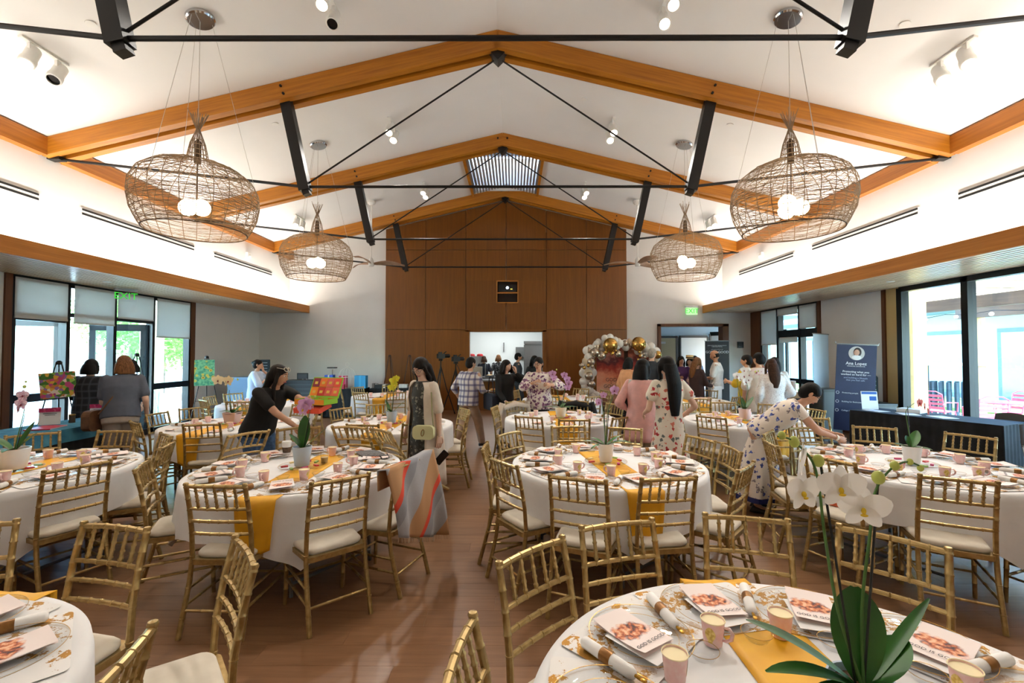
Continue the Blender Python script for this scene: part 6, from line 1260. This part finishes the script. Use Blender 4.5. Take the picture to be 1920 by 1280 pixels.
# gift tables along the back wall
draped_table('long black-draped gift table below the white back wall', (-6.0, 12.0), (-4.0, 12.0), (0, 1), .7, None, M_bcloth); draped_table('black-draped gift table in front of the veneer wall', (-3.85, 12.25), (-2.35, 12.25), (0, 1), .7, None, M_bcloth)
def parcel(label, x, y, z, d, rgb, rz=0, ribbon=(230, 226, 220)):
    t = thing('gift_box', label, 'gift box', (x, y, z), rz, None); MB().box((0, 0, d[2] / 2), d).build('box', mat('gift_%d_%d_%d' % rgb, rgb, .5), t); MB().box((0, 0, d[2] / 2), (d[0] * .16, d[1] * 1.02, d[2] * 1.02)).build('ribbon', mat('ribbon_%d' % sum(ribbon), ribbon, .4), t); return t
GZ = .757
parcel('bright blue gift box on the long gift table, taller one', -4.95, 12.3, GZ, (.22, .18, .36), (40, 84, 196)); parcel('sky blue gift box stacked at the end of the gift table', -4.12, 12.35, GZ, (.30, .2, .34), (50, 150, 206), 0, (60, 170, 220)); parcel('crimson gift box inside the white wire birdcage corner', -4.55, 12.2, GZ, (.18, .16, .34), (190, 40, 84)); parcel('low red gift box in front of the birdcage', -4.62, 12.08, GZ, (.3, .1, .12), (176, 36, 60)); parcel('plum gift box beside the bright blue box', -4.82, 12.1, GZ, (.14, .1, .18), (120, 60, 110)); parcel('black gift box on the veneer-wall table', -3.5, 12.5, GZ, (.5, .3, .09), (28, 28, 30)); parcel('small white gift box on the veneer-wall table', -3.0, 12.5, GZ, (.22, .18, .1), (220, 216, 212)); parcel('small grey gift box with black ribbon near the sky blue box', -3.78, 12.5, GZ, (.14, .14, .12), (150, 146, 144), 0, (40, 40, 40))
for k in range(3):
    t = thing('white_bottle', f'plain white bottle on the gift table, {["first", "second", "third"][k]} of three', 'bottle', (-5.66 + k * .11, 12.25, GZ)); MB().lathe([(.038, 0), (.04, .02), (.04, .16), (.018, .2), (.018, .23), (.0, .23)], n=16).build('bottle', M_lampw, t, True); MB().lathe([(.02, .225), (.02, .25), (.0, .25)], n=12).build('cap', M_lampw, t)
t = thing('birdcage', 'white wire birdcage card holder on the gift table', 'birdcage', (-4.5, 12.35, GZ))
for k in range(14):
    a = 2 * PI * k / 14; MB().tube([(.24 * math.cos(a), .24 * math.sin(a), 0), (.24 * math.cos(a), .24 * math.sin(a), .3), (.17 * math.cos(a), .17 * math.sin(a), .48), (0, 0, .58)], .0045, 5).build('bar', M_lampw, t)
for z, r in ((.02, .24), (.3, .24)): MB().tube([(r * math.cos(2 * PI * j / 28), r * math.sin(2 * PI * j / 28), z) for j in range(28)], .006, 5, closed=True).build('hoop', M_lampw, t)
MB().tube([(.05 * math.cos(a), 0, .64 + .05 * math.sin(a)) for a in [2 * PI * j / 16 for j in range(16)]], .005, 5, closed=True).build('finial_ring', M_lampw, t)
t = thing('framed_notice', 'dark framed notice standing on the gift table, left end', 'frame', (-5.78, 12.5, GZ)); MB().box((0, 0, .2), (.3, .02, .4)).build('frame', mat('frame_black', (28, 26, 26), .5), t); MB().box((0, -.012, .2), (.25, .004, .35)).build('print', mat('notice_grey', (84, 86, 90), .7), t)
# plain easels and camera tripods before the veneer wall
M_wal = mat('walnut_leg', (62, 36, 20), .6)
easel('bare wooden easel by the veneer wall, nearer the white wall', -3.55, 13.1, 0, 1.62, M_wal, .014, .26); easel('bare wooden easel by the veneer wall, nearer the cameras', -2.98, 13.1, 0, 1.62, M_wal, .014, .28)
for k, (x, y, z) in enumerate(((-2.0, 12.6, 1.5), (-1.58, 12.55, 1.42))):
    t = thing('camera_tripod', ['black tripod with a video camera, taller of two', 'black tripod with a video camera, nearer the hatch'][k], 'tripod', (x, y, 0), R(20 * k))
    for j in range(3): a = 2 * PI * j / 3 + .5; MB().tube([(0, 0, z - .15), (.16 * math.cos(a), .16 * math.sin(a), z * .5), (.42 * math.cos(a), .42 * math.sin(a), 0)], .016, 6).build('leg', M_black, t)
    MB().tube([(0, 0, z - .35), (0, 0, z)], .018, 8).build('column', M_black, t); MB().box((0, 0, z + .02), (.1, .12, .06)).build('pan_head', M_black, t); MB().tube([(0, -.05, z), (.05, -.4, z - .25)], .01, 6).build('pan_handle', M_black, t)
    c = thing('video_camera', ['black video camera on the taller tripod', 'black video camera on the tripod nearer the hatch'][k], 'camera', (x, y, z + .05), R(-60 + 10 * k)); MB().box((0, 0, .07), (.12, .2, .13)).build('body', mat('camera_black', (16, 16, 17), .5), c); MB().lathe([(.05, 0), (.055, .14), (.045, .16), (.0, .16)], (0, .1, .075), 14, Matrix.Rotation(R(-90), 3, 'X')).build('lens', mat('camera_black'), c); MB().box((0, -.02, .16), (.05, .1, .05)).build('viewfinder', mat('camera_black'), c); MB().tube([(0, .08, .14), (0, .16, .2)], .014).build('microphone', mat('camera_black'), c)
# balloon arch with printed backdrop
M_bw = mat('pearl_balloon', (236, 232, 226), .22); M_bg = mat('gold_balloon', (196, 156, 82), .18, .9); M_bs = mat('silver_balloon', (190, 176, 160), .2, .8); M_bc = mat('cream_balloon', (226, 206, 176), .3)
BX, BY = 2.55, 11.75
bk = thing('printed_backdrop', 'tall red and peach printed backdrop under the balloons', 'backdrop', (2.52, 12.0, 0))
M_bk = mat('backdrop_print', (220, 150, 120), .7); c_ = coords(M_bk); s_ = N(M_bk, 'ShaderNodeSeparateXYZ'); L(M_bk, c_, s_.inputs[0]); n_ = N(M_bk, 'ShaderNodeTexNoise', Scale=2.4, Detail=5.0, Roughness=.6); L(M_bk, c_, n_.inputs['Vector'])
L(M_bk, ramp(M_bk, math_(M_bk, 'ADD', math_(M_bk, 'MULTIPLY', s_.outputs[2], .46), math_(M_bk, 'MULTIPLY', math_(M_bk, 'SUBTRACT', n_.outputs[0], .5), .5)), [(.1, (70, 50, 46)), (.2, (150, 100, 84)), (.34, (236, 186, 156)), (.5, (230, 140, 104)), (.6, (176, 56, 40)), (.7, (92, 22, 22)), (.78, (206, 120, 100)), (.9, (232, 176, 160))]), bsdf(M_bk).inputs['Base Color'])
for k, (x0, x1) in enumerate(((-.32, .40), (.50, 1.10))): 
    pn = MB().box(((x0 + x1) / 2, 0, .98), (x1 - x0, .03, 1.76)).build('print_panel', M_bk, bk)
    if k == 0: lettering('GOD', .13, M_ink, pn, (.06, -.018, 1.0)); lettering('is', .06, M_ink, pn, (.06, -.018, .92)); lettering('GOOD', .13, M_ink, pn, (.06, -.018, .83))
MB().box((.45, .0, .95), (.1, .05, 1.8)).build('divider', M_wal, bk); MB().box((.4, 0, .05), (1.6, .4, .1)).build('foot', mat('backdrop_foot', (60, 40, 34), .7), bk)
gl = thing('balloon_garland', 'arched garland of pearl white, gold and silver balloons', 'balloons', (BX, BY, 0)); rn = random.Random(11)
pathp = [(-.58, .62), (-.62, .9), (-.62, 1.2), (-.66, 1.5), (-.52, 1.75), (-.30, 1.93), (.0, 2.02), (.3, 1.97), (.6, 1.86), (.85, 1.82), (1.05, 1.74), (1.2, 1.55)]
bal = {}
for nm_, m_ in (('w', M_bw), ('g', M_bg), ('s', M_bs), ('c', M_bc)): bal[nm_] = MB().ball((0, 0, 0), (1, 1, 1.06), 20, 12).lathe([(.07, -1.12), (.02, -1.05)], n=8).mesh('balloon', m_, 'all')
def balloon(x, z, r, kd, dy=0):
    o = link('balloon', bal[kd], gl, (x, dy, z), (rn.uniform(-.4, .4), rn.uniform(-.4, .4), 0)); o.scale = (r, r, r)
for (a, b) in zip(pathp, pathp[1:]):
    for k in range(9): u = rn.random(); balloon(a[0] + (b[0] - a[0]) * u + rn.gauss(0, .07), a[1] + (b[1] - a[1]) * u + rn.gauss(0, .07), rn.uniform(.075, .115), rn.choice('wwwwwwwsc'), rn.uniform(-.12, .1))
for (x, z, r) in ((-.08, 1.90, .185), (.64, 1.93, .18), (1.12, 1.66, .10)): balloon(x, z, r, 'g', -.2)
for (x, z, r, kd) in ((-.46, 1.72, .12, 's'), (-.56, 1.48, .11, 's'), (-.62, 1.12, .11, 's'), (-.55, .92, .1, 's'), (-.3, 1.64, .12, 's'), (.12, 1.68, .09, 's')): balloon(x, z, r, kd, -.16)
for k in range(26): c0 = ((.02, 1.72), (.68, 1.68), (-.68, 1.40))[k % 3]; balloon(c0[0] + rn.gauss(0, .09), c0[1] + rn.gauss(0, .05), rn.uniform(.025, .05), rn.choice('gggss'), -.22)
# banners
M_navyp = noisy('navy_print', (32, 38, 70), (38, 44, 78), 2, .5)
def pullup(name, label, x, y, rz, w_, z0, z1, m):
    t = thing(name, label, 'banner', (x, y, 0), rz); MB().box((0, 0, (z0 + z1) / 2), (w_, .006, z1 - z0)).build('print', m, t); MB().box((0, .0, z1), (w_ + .03, .025, .02)).build('top_bar', M_steel, t); MB().box((0, .02, .04), (w_ + .06, .2, .08)).build('base', M_steel, t); MB().tube([(0, .03, .08), (0, .03, z1)], .01).build('pole', M_steel, t); return t
d_ = 8.95; X_ = lambda u, d: (u - 962) * d / 853
bn = pullup('pullup_banner', 'navy pull-up banner with a round portrait beside the black-draped desk', 6.11, 8.25, R(-16), .62, .30, 1.86, M_navyp); bn.rotation_euler[1] = R(3)
MB().lathe([(.0, 0), (.125, 0), (.125, .004), (.0, .004)], (0, -.004, 1.700), 28, Matrix.Rotation(R(90), 3, 'X')).build('portrait_disc', mat('portrait_grey', (200, 196, 192), .6), bn)
MB().ball((.0, -.012, 1.715), (.045, .004, .055), 12, 8).build('portrait_face', mat('portrait_skin', (206, 160, 136), .6), bn); MB().ball((.012, -.010, 1.720), (.062, .003, .085), 12, 8).build('portrait_hair', mat('portrait_hair', (46, 32, 30), .6), bn); MB().ball((0, -.011, 1.625), (.075, .003, .045), 12, 8).build('portrait_shirt', M_paper, bn)
lettering('Ana Lopez', .075, M_inkw, bn, (0, -.006, 1.515), bold=.001); lettering('FINANCIAL EDUCATOR', .026, M_inkw, bn, (0, -.006, 1.465)); lettering('Protecting what you\nworked so hard for \u2014', .05, M_inkw, bn, (0, -.006, 1.340), bold=.0006); lettering('and building a lifestyle\nthat you feel safe', .042, mat('pale_blue_print', (170, 180, 206), .7), bn, (0, -.006, 1.235))
for k, z in enumerate((.98, .82, .66)): lettering(['Protecting people', 'Building for Retirement', 'College Savings'][k], .035, M_inkw, bn, (-.20, -.006, z), align='LEFT'); MB().tube([(-.27 + .024 * math.cos(a), -.006, z + .024 * math.sin(a)) for a in [2 * PI * j / 14 for j in range(14)]], .003, 5, closed=True).build('icon', M_inkw, bn)
for s in (-1, 1): MB().tube([(s * .33, 0, 1.850), (s * .335, 0, 1.900)], .006).build('corner_clip', M_steel, bn)
bn = pullup('pullup_banner', 'pale bluish pull-up banner turned edge-on by the side door', 6.42, 9.5, R(37), .8, .3, 2.10, mat('pale_banner', (206, 222, 236), .5))
bn = pullup('pullup_banner', 'black pull-up banner with white headline before the doorway', X_(1344, 12.9), 12.9, R(0), .68, .3, 2.05, mat('black_print', (28, 28, 34), .5))
lettering('JOIN US FOR THE CELEBRATION OF\nCHRISTMAS FOR ALL', .033, M_inkw, bn, (0, -.006, 1.90)); lettering('JOIN US FOR A SPECIAL TIME', .026, M_inkw, bn, (0, -.006, 1.81)); lettering('GOD IS GOOD', .098, M_inkw, bn, (0, -.006, 1.73), bold=.001); lettering('WOMEN\'S TEA', .032, M_inkw, bn, (-.1, -.006, 1.645))
# right desk
draped_table('black-draped desk with a dark blue top beside the wide window', (5.63, 7.64), (6.39, 5.98), (.909, .416), .72, M_navyc, M_bcloth)
for k, (x, y, a) in enumerate(((5.95, 7.50, 10), (6.13, 7.10, -20), (6.33, 6.75, -5), (6.35, 7.30, 30))):
    t = thing('leaflet', ['loose white sheet at the far end of the desk', 'loose white sheet in the middle of the desk', 'loose white sheet nearest the stacking chairs', 'stacked white leaflets by the desk easel card'][k], 'leaflet', (x, y, .757), R(a)); MB().box((0, 0, .0015 if k < 3 else .03), (.22, .3, .003 if k < 3 else .06)).build('sheet', M_lampw, t); MB().box((0, .03, .0036 if k < 3 else .0606), (.15, .12, .0012)).build('printed_block', mat('pale_print', (180, 196, 220), .7), t)
t = thing('desk_card', 'white and blue upright information card on the black-draped desk', 'sign', (6.02, 7.72, .757), R(-14)); MB().box((0, 0, .15), (.24, .004, .30), Matrix.Rotation(R(-8), 3, 'X')).build('card', M_lampw, t); MB().box((0, .015, .27), (.22, .004, .04), Matrix.Rotation(R(-8), 3, 'X')).build('header', mat('blue_ink', (40, 96, 176), .6), t); MB().box((.05, .003, .18), (.10, .004, .07), Matrix.Rotation(R(-8), 3, 'X')).build('picture_block', mat('blue_ink'), t); MB().box((0, .06, .12), (.03, .004, .26), Matrix.Rotation(R(16), 3, 'X')).build('prop', M_lampw, t)
for k in range(2):
    t = thing('recycling_bin', ['grey waste bin with a rounded sign, behind the portrait banner', 'low grey waste bin left of the portrait banner'][k], 'bin', ((6.86, 8.60, 0), (6.18, 9.05, 0))[k]); hh = (.72, .95)[k]
    MB().prism(rrect(.42, .42, .05), 0, hh).build('body', mat('bin_grey', (66, 70, 72), .5), t); MB().prism(rrect(.44, .44, .05), hh, hh + .05).build('lid', mat('bin_lid', (46, 50, 52), .5), t)
    if k == 0:
        MB().prism(rrect(.30, .5, .05), -.01, .01, lambda p: V((p.x, p.z + .18, p.y + 1.02))).build('sign_panel', mat('bin_sign', (44, 62, 64), .4), t)
        for j in range(4): MB().box((0, .168, 1.16 - j * .08), (.22, .004, .02)).build('text_line', mat('sign_text', (150, 170, 168), .6), t)
M_stk = mat('dark_grey_shell', (70, 66, 64), .6)
for k, (x, y, rz) in enumerate(((6.85, 6.45, R(95)), (6.35, 5.35, R(160)))):
    t = thing('stacking_chair', ['dark grey stacking chair behind the desk, by the mullion', 'dark grey stacking chair at the near end of the desk'][k], 'chair', (x, y, 0), rz)
    MB().prism(rrect(.44, .42, .08), .43, .455).build('seat', M_stk, t, True)
    MB().grid(lambda u, v_: V(((u - .5) * .46 * (1 - .06 * v_), -.2 - .05 * v_ - .04 * math.cos((u - .5) * 2.4) + .04, .58 + .27 * v_ - .03 * abs(u - .5) ** 2 * 4 * v_)), 10, 6).build('backrest', M_stk, t, 'all').modifiers.new('solid', 'SOLIDIFY').thickness = .014
    for s in (-1, 1): MB().tube([(s * .2, .2, 0), (s * .2, .16, .43), (s * .2, -.16, .43), (s * .19, -.24, .62)], .011, 6).build('leg', M_chrome, t); MB().tube([(s * .2, -.14, .43), (s * .21, -.26, 0)], .011, 6).build('leg', M_chrome, t)
t = thing('gift_crate', 'wooden crate of tall candles beside the lace-dress woman', 'crate', (5.55, 9.25, .0)); MB().box((0, 0, .4), (.5, .4, .8)).build('stand', M_bcloth, t); MB().box((0, 0, .86), (.4, .22, .12)).build('crate', mat('crate_pine', (196, 160, 120), .7), t)
for s in (-1, 1): MB().lathe([(.06, .9), (.06, 1.14), (.0, 1.14)], (s * .11, 0, 0), 14).build('candle', mat('frosted_candle', (206, 186, 176), .4), t)
# garments left on chairs
M_shawl = mat('striped_wool', (180, 140, 100), .95); c_ = coords(M_shawl, rot=(0, R(-38), 0)); s_ = N(M_shawl, 'ShaderNodeSeparateXYZ'); L(M_shawl, c_, s_.inputs[0]); n_ = N(M_shawl, 'ShaderNodeTexNoise', Scale=160.0); L(M_shawl, c_, n_.inputs['Vector'])
fr_ = math_(M_shawl, 'FRACT', math_(M_shawl, 'ADD', math_(M_shawl, 'MULTIPLY', s_.outputs[0], 2.3), .22))
L(M_shawl, mixc(M_shawl, math_(M_shawl, 'MULTIPLY', n_.outputs[0], .35), ramp(M_shawl, fr_, [(0, (176, 176, 180)), (.36, (196, 146, 98)), (.72, (232, 70, 40)), (.82, (150, 152, 158))], 'CONSTANT'), (120, 110, 104)), bsdf(M_shawl).inputs['Base Color'])
sh = thing('striped_shawl', 'tan, grey and red striped shawl hung over a chair at the shawl table', 'shawl', (-1.75 + .812 * math.cos(R(-20)), 3.75 + .812 * math.sin(R(-20)), 0), R(-20 + 90))
def shw(u, v_):                                # over the back of the chair: inside drop, fold, long outside drop
    x = (u - .56) * (.60 + .06 * v_); top_ = .93
    if v_ < .22: z = top_ - .16 + (v_ / .22) * .16; y = -.20 + .0 * u
    else: z = top_ - (v_ - .22) / .78 * (.48 + .24 * u); y = -.275 - .05 * math.sin((v_ - .22) * 2.5) - .02 * math.sin(u * 14) * v_
    return V((x + (.14 * (v_ - .22) if v_ > .22 else 0), y + .012 * math.sin(u * 21 + v_ * 3) * v_, z + .05 * max(0, u - .6)))
o = MB().grid(shw, 26, 26).build('cloth', M_shawl, sh, 'all'); o.modifiers.new('solid', 'SOLIDIFY').thickness = .008
fr = MB()
for k in range(40):
    p = shw(k / 39, 1.0); fr.tube([p, p + V((.004 * math.sin(k * 3), .004 * math.cos(k * 2), -.035))], .0018, 4)
tag(fr.build('fringe', mat('wool_fringe', (190, 170, 150), .95), sh), kind='stuff')
def hung(name, label, cat, x, y, rz, m, w_=.5, drop=.42):
    t = thing(name, label, cat, (x, y, 0), rz)
    def fn(u, v_):
        xx = (u - .5) * (w_ + .12 * v_); return V((xx, (-.21 if v_ < .18 else -.285 - .03 * math.sin(u * 17) * v_), .925 - (abs(v_ - .18)) * drop * 1.2 - .05 * abs(u - .5) * 2))
    MB().grid(fn, 20, 16).build('body', m, t, 'all').modifiers.new('solid', 'SOLIDIFY').thickness = .012
    for s in (-1, 1): MB().tube([(s * (w_ / 2), -.26, .89), (s * (w_ / 2 + .06), -.30, .68), (s * (w_ / 2 + .05), -.31, .50)], [.05, .045, .04], 10).build('sleeve', m, t, 'all')
def hung_at(key, a, rb):
    cx, cy = TAB[key][1]; d = rb - .258; return cx + d * math.cos(R(a)), cy + d * math.sin(R(a)), R(a + 90)
hung('cream_jacket', 'cream jacket draped over a far chair at the violet-orchid table', 'jacket', *hung_at('I', 126, 1.12), fabric('cream_jacket', (214, 192, 170)))
hung('black_jacket', 'black jacket draped over a far chair at the violet-orchid table', 'jacket', *hung_at('I', 70, 1.05), fabric('jet'))
# books on a chair seat
t = thing('seat_books', 'orange book lying on a chair seat of the pink-orchid table', 'book', (2.66, 3.62, .487), R(30)); MB().box((0, 0, .014), (.17, .24, .026)).build('cover', mat('orange_book', (206, 92, 50), .5), t); MB().box((.003, 0, .014), (.168, .232, .018)).build('pages', M_lampw, t)
t = thing('grey_tote', 'grey and white tote bag lying on the shawl table edge', 'bag', (-1.28, 4.12, ZT + .004), R(-25)); MB().loft([(V((0, 0, .0)), V((.2, 0, 0)), V((0, .12, 0))), (V((0, 0, .03)), V((.19, 0, 0)), V((0, .11, 0))), (V((0, 0, .045)), V((.12, 0, 0)), V((0, .07, 0)))], 4).build('body', noisy('tweed', (130, 128, 128), (96, 94, 94), 90, .95), t); MB().tube([(.15, -.05, .03), (.24, -.12, .02), (.22, -.02, .02), (.15, .04, .03)], .007, 6).build('strap', M_black, t)
